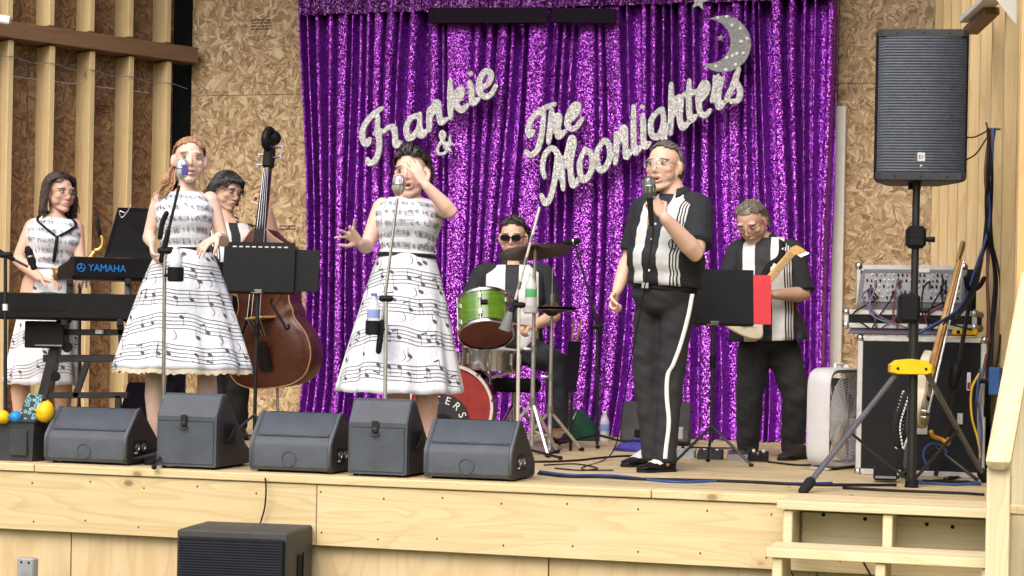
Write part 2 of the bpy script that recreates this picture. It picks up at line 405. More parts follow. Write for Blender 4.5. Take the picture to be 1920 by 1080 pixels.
# left wall: open studs over strand board
left = thing('wall_left', '', '', ST.p(-4.6, 3.6, 0), kind='structure'); [left.pop(k, None) for k in ('label', 'category')]
C0 = ST.p(-4.06, 4.80, 0); LD = nrm(ST.p(-4.77, 3.46, 0)-ST.p(-4.02, 4.79, 0)); LN = A(-LD[1], LD[0], 0)
if np.dot(LN, ST.p(-1, 2, 0)-C0) < 0: LN = -LN
def wallV_(px, py, v=VB+.02):
    r0 = A(0, 0, CAM_Z); dd = P(px, py, 1.0)-r0; t = np.dot(ST.p(0, v, 0)-r0, Vn)/np.dot(dd, Vn); q = UV(r0+dd*t); return q[0], q[2]
def wallpt(px, C, D, ref=400):                        # where the pixel column meets the wall's vertical plane
    r = P(px, ref, 1.0)-P(960, Y_H, 0.0); r = A(r[0], 1.0)
    M = np.array([[r[0], -D[0]], [r[1], -D[1]]]); return np.linalg.solve(M, C[:2])[1]
for i in range(6):
    a = C0+LD*(i*1.22+.10); b = C0+LD*((i+1)*1.22+.10)
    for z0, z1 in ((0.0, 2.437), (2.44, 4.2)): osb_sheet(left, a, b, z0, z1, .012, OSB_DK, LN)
    for o in (0,): pass
t0 = wallpt(297, C0+LN*.08, LD)
ZB = 2.66
for i in range(12):
    q = C0+LD*(t0+i*.325)+LN*.095
    board('stud', q+A(0, 0, .04), q+A(0, 0, ZB), .042, .184, PINE_STUD, left, hint=LN)
    q2 = q+LD*.012
    board('stud', q2+A(0, 0, ZB+.14), q2+A(0, 0, 4.1), .042, .184, PINE_STUD, left, hint=LN)
board('bottom_plate', C0+LD*.1+LN*.085+A(0, 0, .019), C0+LD*6.8+LN*.085+A(0, 0, .019), .14, .038, PINE_STUD, left)
def stamp(par, c, ax, nrm_, rows, w=.16):                  # faded mill stamp: rows of short dark dashes
    m = MB(); rng = np.random.default_rng(int(w*999))
    for i in range(rows):
        x = -w/2
        while x < w/2:
            l = rng.uniform(.008, .022); z = -i*.022; m.bar(c+ax*x+A(0, 0, z)+nrm_*.0085, c+ax*min(w/2, x+l)+A(0, 0, z)+nrm_*.0085, .010, .001, hint=nrm_); x += l+.006
    m.build('mill_stamp', pm('stamp_ink', (.045, .035, .03), .8), par)
stamp(back, ST.p(wallV_(490, 38)[0], VB+.02, wallV_(490, 38)[1]), ST.M[:, 0], -Vn, 4); stamp(back, ST.p(wallV_(540, 424)[0], VB+.02, wallV_(540, 424)[1]), ST.M[:, 0], -Vn, 2, .13)
stamp(left, C0+LD*wallpt(193, C0, LD, 165)+A(0, 0, 2.30), LD, LN, 3, .12)
board('beam', C0+LD*.02+LN*.115+A(0, 0, ZB+.07), C0+LD*6.8+LN*.115+A(0, 0, ZB+.07), .20, .115, BROWN_BEAM, left)
m = MB(); m.tube(smooth_path([C0+LD*(t0+i*.1625)+LN*(.19+(.004 if i % 2 == 0 else 0))+A(0, 0, ZB-.16+.05*i*.12-(.02 if i % 2 else 0)) for i in range(-1, 18)], 5), .0026, 6)
m.build('electric_wire', CABLE_G, left)
# right wall
right = thing('wall_right', '', '', ST.p(1.9, 2, 0), kind='structure'); [right.pop(k, None) for k in ('label', 'category')]
R0, R1 = ST.p(1.585, VB-.05, 0), ST.p(2.45, .20, 0); RD = nrm(R1-R0); RL = np.linalg.norm(R1-R0); RN = A(-RD[1], RD[0], 0)
if np.dot(RN, ST.p(-1, 2, 0)-R0) < 0: RN = -RN
k = 0; t = -.02
while t < RL-.05:
    w = .185; q = R0+RD*(t+w/2)-RN*.012
    board('wall_board', q+A(0, 0, .0), q+A(0, 0, 4.1), w-.004, .018, PINE_WALL, right, hint=RN); t += w
for i in range(11):
    q = R0+RD*(.10+i*.43)+RN*.045
    board('stud', q+A(0, 0, .04), q+A(0, 0, 4.1), .038, .089, PINE_STUD, right, hint=RN)
board('bottom_plate', R0+RD*.1+RN*.045+A(0, 0, .019), R0+RD*RL+RN*.045+A(0, 0, .019), .089, .038, PINE_STUD, right)
# front wing: the wall that flanks the stage opening on the right
wing = thing('wall_front_right', '', '', ST.p(2.6, .1, -STG), kind='structure'); [wing.pop(k, None) for k in ('label', 'category')]
wu = UV(P(1890, 700, 8.2))[0]
for i in range(2):
    c = wu+.02+.61+i*1.22
    board('plywood_panel', ST.p(c, .11, .003), ST.p(c, .11, 3.9), 1.21, .016, PLY_WARM, wing, hint=Vn)
board('corner_post', ST.p(wu+.075, .165, .003), ST.p(wu+.075, .165, 3.9), .089, .089, PINE_WALL, wing)
board('deck_ledge', ST.p(wu+.0, .05, -.0195), ST.p(4.2, .05, -.0195), .135, .039, PINE, wing)
# partial roof, out of view, added to darken the back of the stage
shade_roof = thing('shade_roof', '', '', ST.p(-2, 3, 4.2), kind='structure'); [shade_roof.pop(k, None) for k in ('label', 'category')]
m = MB().box(ST, -7.2, 3.4, 2.3, VB+.5, 4.72, 4.76); m.build('shade_roof_deck', OSB, shade_roof)
for i in range(10):
    u = -6.8+i*1.08; board('shade_rafter', ST.p(u, 2.25, 4.63), ST.p(u, VB+.4, 4.63), .038, .14, PINE_STUD, shade_roof)
# white door-frame strip beside the curtain
df = thing('door_frame', 'tall white painted door frame strip between curtain and strand board', 'door frame', ST.p(.99, VB-.02, 0))
def wallV(px, py, v):                                # pixel -> (u, z) on the stage plane at depth v
    r0 = A(0, 0, CAM_Z); d = P(px, py, 1.0)-r0; t = (np.dot(ST.p(0, v, 0)-r0, Vn))/np.dot(d, Vn); q = UV(r0+d*t); return q[0], q[2]
ua, za = wallV(1566, 200, VB-.03); ub, zb = wallV(1587, 200, VB-.03)
m = MB().box(ST, ua-.02, ub, VB-.06, VB+.01, 0, za, .004); m.build('jamb', WHITEP, df)
m = MB().box(ST, ua-.9, ua-.025, VB-.045, VB+.01, za-.08, za-.002, .004); m.build('head_jamb', WHITEP, df)
m = MB().box(ST, ua-.9, ua-.03, VB-.02, VB+.012, 0, za-.085, .003); m.build('door_leaf', WHITEP, df)
SC.cycles.max_bounces = 6; SC.cycles.diffuse_bounces = 3; SC.cycles.glossy_bounces = 3; SC.cycles.transmission_bounces = 4
SC.cycles.caustics_reflective = False; SC.cycles.caustics_refractive = False
# ------------------------------------------------------------------ sequin curtain
VC = VB-.32                                            # plane of the curtain
def sequin(name, base, tilt=.9, scale=105.0, rough=.3):
    n = N(name); c = n.coord(); geo = n.node('NewGeometry')
    cellc = n.voro(c, scale, 'Color'); s = n.sep(cellc)
    nn = n.vm('NORMALIZE', n.vm('ADD', geo.outputs['Normal'], n.vm('MULTIPLY', n.vm('SUBTRACT', cellc, (.5, .5, .5)), (tilt*2, tilt*2, tilt*2))))
    n.t.links.new(nn, n.b.inputs['Normal'])
    lo = tuple(q*.25 for q in base); hi = tuple(min(1, q*1.5+.12) for q in base)  # paler and darker cells put sparkle into the base colour
    n.set(Base_Color=n.ramp(s[2], [(.1, lo), (.6, base), (.95, hi)]), Metallic=.85, Roughness=rough); return n.m
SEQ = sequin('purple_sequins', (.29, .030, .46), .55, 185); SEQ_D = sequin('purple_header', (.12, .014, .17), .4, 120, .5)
def curtain():
    root = thing('sequin_curtain', 'floor length purple sequin curtain hanging in folds behind the band', 'curtain', ST.p(-.7, VC, 0))
    uL, _ = wallV(560, 300, VC); uR, _ = wallV(1557, 300, VC); ztop = 3.42
    rng = np.random.default_rng(3); u = uL; prof = []; 
    while u < uR:                                      # folds: a face of uneven width, then a deep gap
        w = rng.choice([.018, .026, .04, .075, .13], p=[.28, .26, .2, .16, .10])*rng.uniform(.8, 1.25); g = rng.choice([.02, .03, .045, .07], p=[.3, .3, .25, .15])*rng.uniform(.8, 1.2); sl = rng.uniform(-.35, .35)*w
        d = rng.uniform(.45, 1.0); k = max(4, int(w/.011))
        for t in np.linspace(0, 1, k, endpoint=False): prof.append((u+w*t, -.018*math.sin(math.pi*t)+sl*(t-.5)-.004*math.sin(9*t+u*40)))
        for t, y in ((0, .02), (.10, .16*d), (.5, .22*d), (.90, .16*d)): prof.append((u+w+g*t, y))
        u += w+g
    prof = np.array(prof); rows = 64; V = []
    for i in range(rows+1):
        z = ztop*i/rows; h = i/rows
        drift = .055*np.sin(prof[:, 0]*2.1+h*2.6+1.0)*(1-.5*h)+.032*np.sin(prof[:, 0]*5.3-h*4.1)*(1-.3*h)+.016*np.sin(prof[:, 0]*11+h*6)*h
        gather = 1.0-.25*h
        uu = np.clip(prof[:, 0]+drift, uL-.02, uR+.02); flare = .10*(max(0, .12-h)/.12)**1.5
        y = VC+prof[:, 1]*gather*(1+.25*np.sin(prof[:, 0]*7+h*5))-flare*(.4+.6*np.sin(prof[:, 0]*3)**2)
        zz = np.full(len(uu), z) if i else np.full(len(uu), .006)
        V.append(ST.pts(np.column_stack([uu, y, zz])))
    m = MB(); m.loft(V, cap=False, close=False); m.build('drape', SEQ, root, 180)
    zh = wallV(1000, 16, VC)[1]
    q = prof[::2]; rowsH = [ST.pts(np.column_stack([np.clip(q[:, 0], uL, uR), VC-.045+q[:, 1]*.35, np.full(len(q), z)])) for z in np.linspace(zh, ztop, 4)]
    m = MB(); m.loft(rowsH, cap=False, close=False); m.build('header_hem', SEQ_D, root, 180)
    for (x0, x1, ya, yb) in ((806, 1028, 16, 43), (1036, 1156, 16, 44)):   # black bar showing through the header
        a, z1 = wallV(x0, ya, VC-.06); b, z0 = wallV(x1, yb, VC-.06)
        m = MB(); m.bar(ST.p(a, VC-.075, (z0+z1)/2+.01), ST.p(b, VC-.075, (z0+z1)/2-.012), .02, abs(z1-z0)*.86); m.build('black_bar', pm('black_cloth', (.012, .008, .016), .9), root)
    m = MB().cyl(ST.p(uL-.1, VC-.0, ztop+.02), ST.p(uR+.1, VC-.0, ztop+.02), .02); m.build('rod', STEEL, root)
curtain()
# ------------------------------------------------------------------ glitter letters, moon, stars
def glitter(name, base, scale=260):
    n = N(name); c = n.coord(); geo = n.node('NewGeometry'); cc = n.voro(c, scale, 'Color'); s = n.sep(cc)
    n.t.links.new(n.vm('NORMALIZE', n.vm('ADD', geo.outputs['Normal'], n.vm('MULTIPLY', n.vm('SUBTRACT', cc, (.5, .5, .5)), (1.3, 1.3, 1.3)))), n.b.inputs['Normal'])
    n.set(Base_Color=n.ramp(s[1], [(.15, tuple(q*.45 for q in base)), (.6, base), (.9, tuple(min(1, q*1.35) for q in base))]), Metallic=.3, Roughness=.35); return n.m
GLIT = glitter('silver_glitter', (.70, .72, .73)); GLIT_M = glitter('grey_glitter', (.34, .36, .38), 400)
VL = VC-.13
def on_letters(px, py, off=0.0):
    u, z = wallV(px, py, VL+off); return ST.p(u, VL+off, z)
def stroke(m, pts, hw):
    P3 = np.array([on_letters(x, y) for x, y in pts]); P3 = smooth_path(P3, 6) if len(P3) > 2 else np.linspace(P3[0], P3[1], 4)
    L = np.linspace(0, 1, len(P3)); r = hw*13.3/F_PX*(1-.22*np.abs(2*L-1)**3)
    m.tube(P3, r, 10, hint=Vn, round_ends=True)
def letter(par, strokes, hw, ox, oy, k):
    m = MB()
    for s in strokes: stroke(m, [(ox+x/k, oy+y/k) for x, y in s], hw)
    v, f = m.data(); v, f = remesh(v, f, .006, 2)
    q = (v-ST.o) @ ST.M; q[:, 1] = VL+np.clip((q[:, 1]-VL), -.011, .011)      # cut-out board: flat front and back
    obj('letter', ST.pts(q), f, GLIT, par, 40)
def word(name, label, letters, hw, ox, oy, k, at):
    root = thing(name, label, 'lettering', on_letters(*at))
    for s in letters: letter(root, s, hw, ox, oy, k)
    return root
word('glitter_word', 'silver glitter script word Frankie above the dark haired singer', [
    [[(218, 322), (160, 362), (100, 432), (76, 505), (88, 568), (116, 578), (130, 545)], [(190, 385), (186, 480), (200, 560), (192, 645), (165, 705), (125, 718), (112, 690)], [(165, 505), (240, 485)]],
    [[(252, 468), (298, 456), (312, 500), (318, 590), (350, 570)]],
    [[(480, 372), (425, 395), (395, 465), (408, 535), (450, 520), (488, 455), (492, 362)], [(490, 420), (500, 520), (545, 480)]],
    [[(562, 325), (560, 400), (562, 480)], [(562, 420), (600, 292), (625, 288), (632, 360), (645, 425), (685, 400)]],
    [[(714, 122), (712, 250), (716, 390)], [(715, 300), (770, 195), (798, 188), (785, 245), (742, 275)], [(742, 278), (790, 335), (835, 300)]],
    [[(852, 130), (866, 190), (872, 285), (915, 255)], [(858, 68), (862, 74)]],
    [[(932, 182), (995, 135), (1006, 72), (965, 55), (924, 125), (926, 205), (970, 238), (1012, 215), (1040, 160)]]], 6.9, 660, 120, 3.857, (800, 300))
word('glitter_ampersand', 'small silver glitter ampersand below the upper left word', [
    [[(690, 590), (640, 530), (650, 490), (672, 520), (625, 600), (622, 645), (665, 650), (700, 600), (712, 520)], [(655, 575), (730, 580)], [(670, 600), (715, 630)]]], 4.0, 660, 120, 3.857, (830, 290))
word('glitter_word', 'short silver glitter script word The in the middle of the curtain', [
    [[(322, 262), (235, 298), (155, 368), (124, 450), (132, 498), (162, 468)], [(240, 320), (232, 430), (216, 530), (188, 612), (138, 645), (106, 618)]],
    [[(300, 300), (288, 440), (276, 550)], [(286, 450), (338, 352), (358, 368), (345, 450), (352, 510), (400, 465)]],
    [[(418, 402), (480, 345), (502, 290), (480, 264), (440, 310), (415, 392), (432, 442), (478, 440), (528, 375)]]], 6.6, 960, 130, 4.0, (1030, 290))
c2 = [
    [[(246, 812), (230, 740), (250, 640), (300, 592), (342, 640), (332, 760), (312, 880), (282, 980), (248, 1008), (222, 945)], [(346, 625), (370, 720), (386, 900)], [(388, 740), (428, 570), (450, 512), (466, 560), (440, 700), (450, 850), (472, 872), (505, 815)]],
    [[(550, 598), (510, 700), (522, 820), (560, 822), (602, 740), (592, 630), (548, 600)], [(600, 720), (642, 695)]],
    [[(690, 530), (640, 622), (650, 742), (692, 750), (736, 660), (720, 550), (688, 532)], [(730, 645), (782, 640)]],
    [[(780, 482), (786, 580), (776, 708)], [(786, 585), (826, 450), (848, 450), (852, 560), (858, 662), (895, 615)]],
    [[(914, 278), (914, 430), (922, 622), (962, 588)]],
    [[(982, 345), (986, 430), (992, 580), (1032, 555)], [(980, 282), (984, 288)]]]
c3 = [
    [[(196, 692), (142, 760), (142, 850), (182, 868), (216, 790), (212, 690)], [(214, 700), (224, 870), (206, 935), (165, 950)], [(222, 850), (262, 790)]],
    [[(266, 532), (266, 700), (262, 848)], [(266, 760), (310, 622), (327, 640), (320, 740), (337, 812), (382, 770)]],
    [[(380, 512), (378, 640), (388, 760), (424, 735)], [(345, 602), (432, 580)]],
    [[(438, 655), (488, 592), (496, 542), (470, 530), (440, 600), (446, 702), (478, 735), (512, 700)]],
    [[(524, 640), (544, 560), (550, 480), (564, 506), (594, 500)], [(590, 506), (568, 580), (566, 682), (606, 645)]],
    [[(612, 640), (655, 550), (694, 438)], [(694, 440), (672, 505), (702, 572), (692, 632), (648, 646)]]]
conv = lambda L: [[[(((1180+x/3.377)-960)*4, ((y/3.377)-130)*4) for x, y in s] for s in g] for g in L]
word('glitter_word', 'long silver glitter script word Moonlighters climbing toward the moon', c2+conv(c3), 6.5, 960, 130, 4.0, (1200, 380))
def moon():
    root = thing('glitter_moon', 'grey glitter crescent moon with white dots above the long word', 'moon', on_letters(1365, 137))
    co, ro, ci, ri = (590, 278), 179, (500, 262), 141
    t = lambda x, y: (1180+x/3.377, y/3.377)
    a0, a1 = math.atan2(120-278, 510-590), math.atan2(390-278, 445-590)+0
    if a1 < a0: a1 += 2*math.pi
    outer = [(co[0]+ro*math.cos(a), co[1]+ro*math.sin(a)) for a in np.linspace(a0, a1, 40)]
    b1, b0 = math.atan2(390-262, 445-500), math.atan2(120-262, 510-500)
    inner = [(ci[0]+ri*math.cos(a), ci[1]+ri*math.sin(a)) for a in np.linspace(b0, b1, 40)]
    rings = []
    for (x0, y0), (x1, y1) in zip(outer, inner):
        f0, f1 = on_letters(*t(x0, y0)), on_letters(*t(x1, y1)); rings.append([f0, f1, f1+Vn*.02, f0+Vn*.02])
    m = MB().loft(np.array(rings)); m.build('crescent', GLIT_M, root, 30)
    for x, y in ((560, 113), (618, 107), (650, 160), (704, 180), (746, 244), (708, 263), (722, 337), (682, 341), (652, 355), (618, 366), (548, 420), (612, 442), (672, 410)):
        m = MB().ell(on_letters(*t(x, y), -.002), (.012, .006, .012), 10, 6); m.build('white_dot', WHITEP, root)
    for lab, c, r, kk in (('tiny silver glitter star inside the crescent moon', (578, 240), 24, .45), ('large silver glitter star cut by the top of the frame', (440, 8), 62, .42)):
        pts = []
        for i in range(10):
            a = -math.pi/2+.15+i*math.pi/5; rr = r if i % 2 == 0 else r*kk
            pts.append(on_letters(*t(c[0]+rr*math.cos(a), c[1]+rr*math.sin(a))))
        pts = np.array(pts); cen = pts.mean(0); v = np.vstack([pts, pts+Vn*.016, [cen-Vn*.012], [cen+Vn*.02]]); f = []
        for i in range(10): j = (i+1) % 10; f += [[i, j, 20], [10+j, 10+i, 21], [i, 10+i, 10+j, j]]
        obj('glitter_star', v, f, GLIT, None, 20, label=lab, cat='star')
moon()
# ------------------------------------------------------------------ stairs and handrail
def stairs():
    uA = wallV(1457, 945, -.28)[0]; uB = 2.20
    root = thing('wooden_stairs', 'pale pine steps with open risers leading up to the stage', 'stairs', ST.p((uA+uB)/2, -.6, -STG))
    for i in range(5):
        z = -i*.175; v0 = -.295-i*.275
        for j in range(2):
            if i == 0 and j == 1: pass
            board('tread', ST.p(uA, v0+.07+j*.143, z-.019+.001), ST.p(uB, v0+.07+j*.143, z-.019+.001), .139, .038, PINE_PALE, root)
    for u in (uA+.045, wallV(1665, 985, -.25)[0], uB-.06):
        for i in range(5):
            z = -i*.175-.04; v0 = -.275-i*.275; zl = max(-STG+.002, z-.175)
            if z-.02 < -STG: break
            m = MB().box(ST, u-.02-.0004*i, u+.02+.0004*i, v0, v0+.26, zl+.002, z-.002); m.build('stringer', PINE_PALE, root)
    board('ledger_board', ST.p(uA+.075, -.030, -.135), ST.p(uB, -.030, -.135), .038, .14, PINE_PALE, root)
    for px, py in ((1544, 965), (1622, 973), (1738, 983), (1786, 988)):
        u, z = wallV(px, py, -.05); m = MB().cyl(ST.p(u, -.046, z), ST.p(u, -.053, z), .0085); m.build('bolt', MATTE, root)
stairs()
def rail():
    a = P(1872, 868, 7.42); b0 = P(1868, 1000, 7.44)
    root = thing('handrail', 'pale wooden handrail on a square post beside the steps', 'handrail', A(b0[0], b0[1], 0))
    fr = Fr((b0[0]+.004, b0[1], 0), PSI); top = a[2]-.02
    board('post', fr.p(0, .055, 0), fr.p(0, .055, top), .089, .089, PINE_PALE, root, hint=fr.M[:, 1])
    e = P(1945, 470, 8.35); m = MB(); d = nrm(e-a); L = np.linalg.norm(e-a); x, y = axes_from(d, A(0, 0, 1)); R = []
    w, h = .047, .02
    for t, k in ((-.016, .55), (-.010, .85), (0, 1.0), (L, 1.0)):
        c = a+d*t; sh = [(-1, .6), (-.75, 1), (.75, 1), (1, .6), (1, -.6), (.75, -1), (-.75, -1), (-1, -.6)]
        R.append([c+x*w*p*k+y*h*q for p, q in sh])
    m.loft(np.array(R)); m.build('rail', wood('rail_pine', (.70, .62, .40), (.58, .49, .29), .3), root, 30)
    board('upper_post', ST.p(wu+.07, .02, -STG), A(*(ST.p(wu+.07, .02, 0)[:2]), e[2]-.4), .089, .06, PINE_PALE, root, hint=Vn)
rail()
# ------------------------------------------------------------------ monitors
def shellmat(name, col, rough=.45):
    n = N(name); c = n.coord()
    col2 = n.ramp(n.noise(c, 9, 5), [(.3, tuple(q*.82 for q in col)), (.7, tuple(q*1.15 for q in col))])
    sc = n.ramp(n.noise(n.vm('MULTIPLY', c, (1, 1, 3)), 40, 8, .75), [(.68, (0, 0, 0)), (.74, (1, 1, 1))])
    n.set(Base_Color=n.mix(n.math('MULTIPLY', sc, .5), col2, tuple(q*2.2 for q in col)), Roughness=rough); n.bump(n.noise(c, 230, 3, .6), .6, .004); return n.m
GREYBOX = shellmat('charcoal_textured_paint', (.050, .061, .078)); DARKBOX = shellmat('black_paint_and_side_shade', (.020, .020, .023), .55)
GRILLE = pm('grille_cloth', (.014, .014, .015), .8)
def uv_at(px, v, z=0):                                  # u on the deck line v under a pixel column
    return wallV(px, 870, v)[0]
def wedge(px0, px1, v, hgt, label, dep=.37):
    u0, u1 = uv_at(px0, v), uv_at(px1, v); fr = Fr(ST.p(u0, v, 0)); w = u1-u0
    root = thing('floor_monitor', label, 'monitor speaker', ST.p((u0+u1)/2, v+dep/2, 0), 'wedge monitors along the stage edge')
    k = hgt/.28
    prof = np.array([(.012, .012), (0, .03), (0, .125*k), (.006, .145*k), (.022, .165*k), (.120, .272*k), (.145, .28*k), (dep-.02, .10*k), (dep, .08*k), (dep, .02), (dep-.02, .012)])
    MB().prism(fr, prof, .014, w-.014).build('cabinet', GREYBOX, root, 30)
    pc = prof.mean(0); big = pc+(prof-pc)*1.0+np.sign(prof-pc)*.004
    for a, b in ((0, .022), (w-.022, w)): MB().prism(fr, big, a, b, .005).build('end_cap', GREYBOX if a == 0 else DARKBOX, root, 30)  # right cap is darker: shade on that side put into its colour
    for x in (.006, w-.012):                           # rounded front trim on each end cap
        MB().tube([fr.p(x, q[0]-.002, q[1]) for q in prof[1:7]], .008, 8).build('edge_trim', pm('trim_grey', (.10, .11, .12), .35), root, 180)
    a = np.linspace(0, 2*math.pi, 25); MB().tube([fr.p(w*.48+.036*math.cos(t), -.001, .066*k+.036*math.sin(t)) for t in a], .003, 6).build('embossed_ring', GREYBOX, root, 180)
    MB().box(fr, .03, w-.03, .022, .05, .168*k+.001, .172*k+.012).build('seam_strip', GREYBOX, root)
    MB().prism(fr, [(.158, .282*k), (dep-.022, .112*k), (dep-.018, .108*k), (.150, .276*k)], .03, w-.03).build('grille', GRILLE, root)
    MB().box(fr, w-.001, w+.002, .07, .20, .045, .12).build('jack_plate', BLACKP, root)
    for yy in (.10, .165): MB().lathe(fr.p(w+.001, yy, .085), fr.M[:, 0], [(.020, 0), (.020, .006), (.014, .007), (.012, .002)], 16).build('socket', STEEL, root)
    MB().box(fr, w+.001, w+.004, .075, .105, .055, .063, .001).build('jack_label', WHITEP, root)
    for x in (.04, w-.04):
        for y in (.04, dep-.05): MB().cyl(fr.p(x, y, 0), fr.p(x, y, .014), .014).build('foot', RUBBER, root)
wedge(83, 238, .10, .275, 'grey wedge monitor beside the plastic tub at far left')
wedge(468, 622, .09, .285, 'grey wedge monitor between the two upright latch boxes')
wedge(795, 962, .09, .275, 'grey wedge monitor farthest right in the front row')
def latchbox(px0, px1, v, hgt, label, dep=.40):
    u0, u1 = uv_at(px0, v), uv_at(px1, v); fr = Fr(ST.p(u0, v, 0)); w = u1-u0
    root = thing('floor_monitor', label, 'monitor speaker', ST.p((u0+u1)/2, v+dep/2, 0), 'upright latch-front monitors')
    prof = [(0, .012), (0, .70*hgt), (.004, .72*hgt), (.060, .975*hgt), (.075, hgt), (.11, hgt), (dep-.05, .30*hgt), (dep, .22*hgt), (dep, .012)]
    MB().prism(fr, prof, 0, w, .006).build('cabinet', GREYBOX, root, 25)
    MB().prism(fr, [(.02, .02), (.02, .6*hgt), (.09, .95*hgt), (.11, .95*hgt), (dep-.06, .27*hgt), (dep-.02, .2*hgt), (dep-.02, .02)], w+.0005, w+.004, .002).build('shaded_side_panel', DARKBOX, root, 25)  # dark panel carries the shade of the right side in its colour
    MB().box(fr, .012, w-.012, -.006, .001, .025, .625*hgt, .003).build('door_panel', GREYBOX, root)
    MB().box(fr, .006, w-.006, -.0025, .001, .632*hgt, .642*hgt, .001).build('seam_strip', DARKBOX, root)
    la = fr.p(w*.47, -.008, .60*hgt); lt = MB(); lf = Fr(la)
    lt.box(lf, -.016, .016, -.006, .001, -.010, .045, .003); lt.lathe(lf.p(0, -.006, 0), -lf.M[:, 1], [(.016, 0), (.014, .006), (.005, .008)], 14)
    L = lt.build('latch', BLKMETAL, root)
    MB().tube([lf.p(-.024, -.008, -.012), lf.p(-.012, -.012, -.022), lf.p(.012, -.012, -.022), lf.p(.024, -.008, -.012)], .004, 6).build('latch_ring', BLKMETAL, L)
    MB().box(fr, w+.003, w+.012, .09, .20, .33*hgt, .60*hgt, .01).build('handle_cup', BLACKP, root)
    MB().tube([fr.p(w+.008, .10, .36*hgt), fr.p(w+.016, .13, .42*hgt), fr.p(w+.016, .165, .50*hgt), fr.p(w+.008, .19, .57*hgt)], .010, 8).build('handle', RUBBER, root)
    for px in (.02, w-.03): MB().box(fr, px, px+.014, -.001, .003, .93*hgt, .945*hgt, .001).build('corner_screw', STEEL, root)
    for x in (.03, w-.03):
        for y in (.03, dep-.04): MB().cyl(fr.p(x, y, 0), fr.p(x, y, .014), .013).build('foot', RUBBER, root)
latchbox(293, 404, .07, .365, 'upright grey latch-front monitor in front of the red haired singer')
latchbox(652, 762, .07, .365, 'upright grey latch-front monitor in front of the dark haired singer')
def subwoofer():
    v = -.50; uA = wallV(330, 1010, v)[0]; uB, zt = wallV(530, 1003, v); fr = Fr(ST.p(uA, v, -STG), .17); w = (uB-uA)*1.0; h = zt+STG; dep = .42
    root = thing('subwoofer', 'black subwoofer box on the ground in front of the stage', 'subwoofer', ST.p((uA+uB)/2, v+.2, -STG))
    MB().box(fr, 0, w, .012, dep, .02, h, .008).build('cabinet', shellmat('dark_grey_texture', (.040, .041, .042), .6), root)
    MB().box(fr, .012, w-.012, -.006, .02, .04, h-.03, .012).build('grille_frame', BLACKP, root)
    g = MB(); n = int((h-.09)/.012)
    for i in range(n): g.tube([fr.p(.02, -.006, .05+i*.012), fr.p(w-.02, -.006, .05+i*.012)], .0045, 5)
    g.build('grille', pm('grille_blue_black', (.022, .025, .034), .55), root)
    MB().box(fr, w-.0005, w+.003,   .17, .25, h-.30, h-.12, .006).build('handle_recess', MATTE, root)
    for a, b in (((w+.002, .165), (w+.008, .173)), ((w+.002, .247), (w+.008, .255))): MB().box(fr, a[0], b[0], a[1], b[1], h-.31, h-.11, .002).build('recess_rim', BLACKP, root)
    for x in (.05, w-.05):
        for y in (.06, dep-.06): MB().cyl(fr.p(x, y, 0), fr.p(x, y, .024), .02).build('foot', RUBBER, root)
subwoofer()
# ------------------------------------------------------------------ loudspeaker on a tripod stand
def loudspeaker():
    d = 8.90; c = P(1726, 338, d); t = P(1727, 54, d); h = t[2]-c[2]; fr = Fr((c[0], d, c[2]), .10); W2 = .213
    root = thing('loudspeaker', 'tall black loudspeaker on the tripod stand at right', 'loudspeaker', fr.p(0, .1, 0))
    plan = [(-W2, .03), (-W2+.02, .008), (W2-.02, .008), (W2, .03), (W2-.01, .13), (W2-.09, .36), (-W2+.09, .36), (-W2+.01, .13)]
    R = []
    for z, k in ((0, .95), (.014, 1.0), (h-.014, 1.0), (h, .95)): R.append(fr.pts([(x*k, .18+(y-.18)*k, z) for x, y in plan]))
    MB().loft(np.array(R)).build('cabinet', BLACKP, root, 30)
    g = MB(); gw = W2-.012; n = 48; z0, z1 = .036, h-.036
    row = []
    for i in range(n*4+1):
        z = z0+(z1-z0)*i/(n*4); y = -.004-.0032*abs(math.sin(math.pi*i/4))
        row.append(fr.pts([(-gw, .012, z), (-gw*.82, y, z), (0, y-.004, z), (gw*.82, y, z), (gw, .012, z)]))
    g.loft(np.array(row), cap=False, close=False); g.build('grille', pm('grille_steel', (.040, .050, .068), .42, .3, .2, 30, .2, 900), root, 180)
    for z, nm in ((.002, 'lower_trim'), (h-.036, 'upper_trim')):
        o = MB().prism(Fr(fr.p(0, 0, z), M=np.column_stack([fr.M[:, 2], fr.M[:, 0], fr.M[:, 1]])), [(-W2+.006, .012), (-W2+.03, -.008), (W2-.03, -.008), (W2-.006, .012)], 0, .034, .003).build(nm, pm('trim_plastic', (.035, .038, .043), .45), root, 30)
        for x in (-.12, 0, .12): MB().lathe(fr.p(x, -.008, z+.017), -fr.M[:, 1], [(.006, 0), (.005, .003)], 10).build('screw', BLKMETAL, o)
    b = MB().box(fr, -.019, .019, -.014, -.004, .085, .128, .003).build('badge', pm('badge_silver', (.55, .55, .54), .35, .6), root)
    v, f = text_mesh('EV', .022, .0006); obj('badge_lettering', fr.o+np.outer(v[:, 0], fr.M[:, 0])+np.outer(v[:, 1]*1.1+.106, fr.M[:, 2])+np.outer(-.0145-v[:, 2], fr.M[:, 1]), f, MATTE, b, 0)
    MB().ell(fr.p(0, -.009, .066), (.006, .004, .006), 10, 6).build('power_light', pm('lens_grey', (.5, .5, .5), .2), root)
    MB().cyl(fr.p(-.01, .16, -.03), fr.p(-.01, .16, .002), .03).build('pole_socket', BLACKP, root)
loudspeaker()
ALU = pm('grey_tube', (.17, .18, .20), .4, .7, .1)
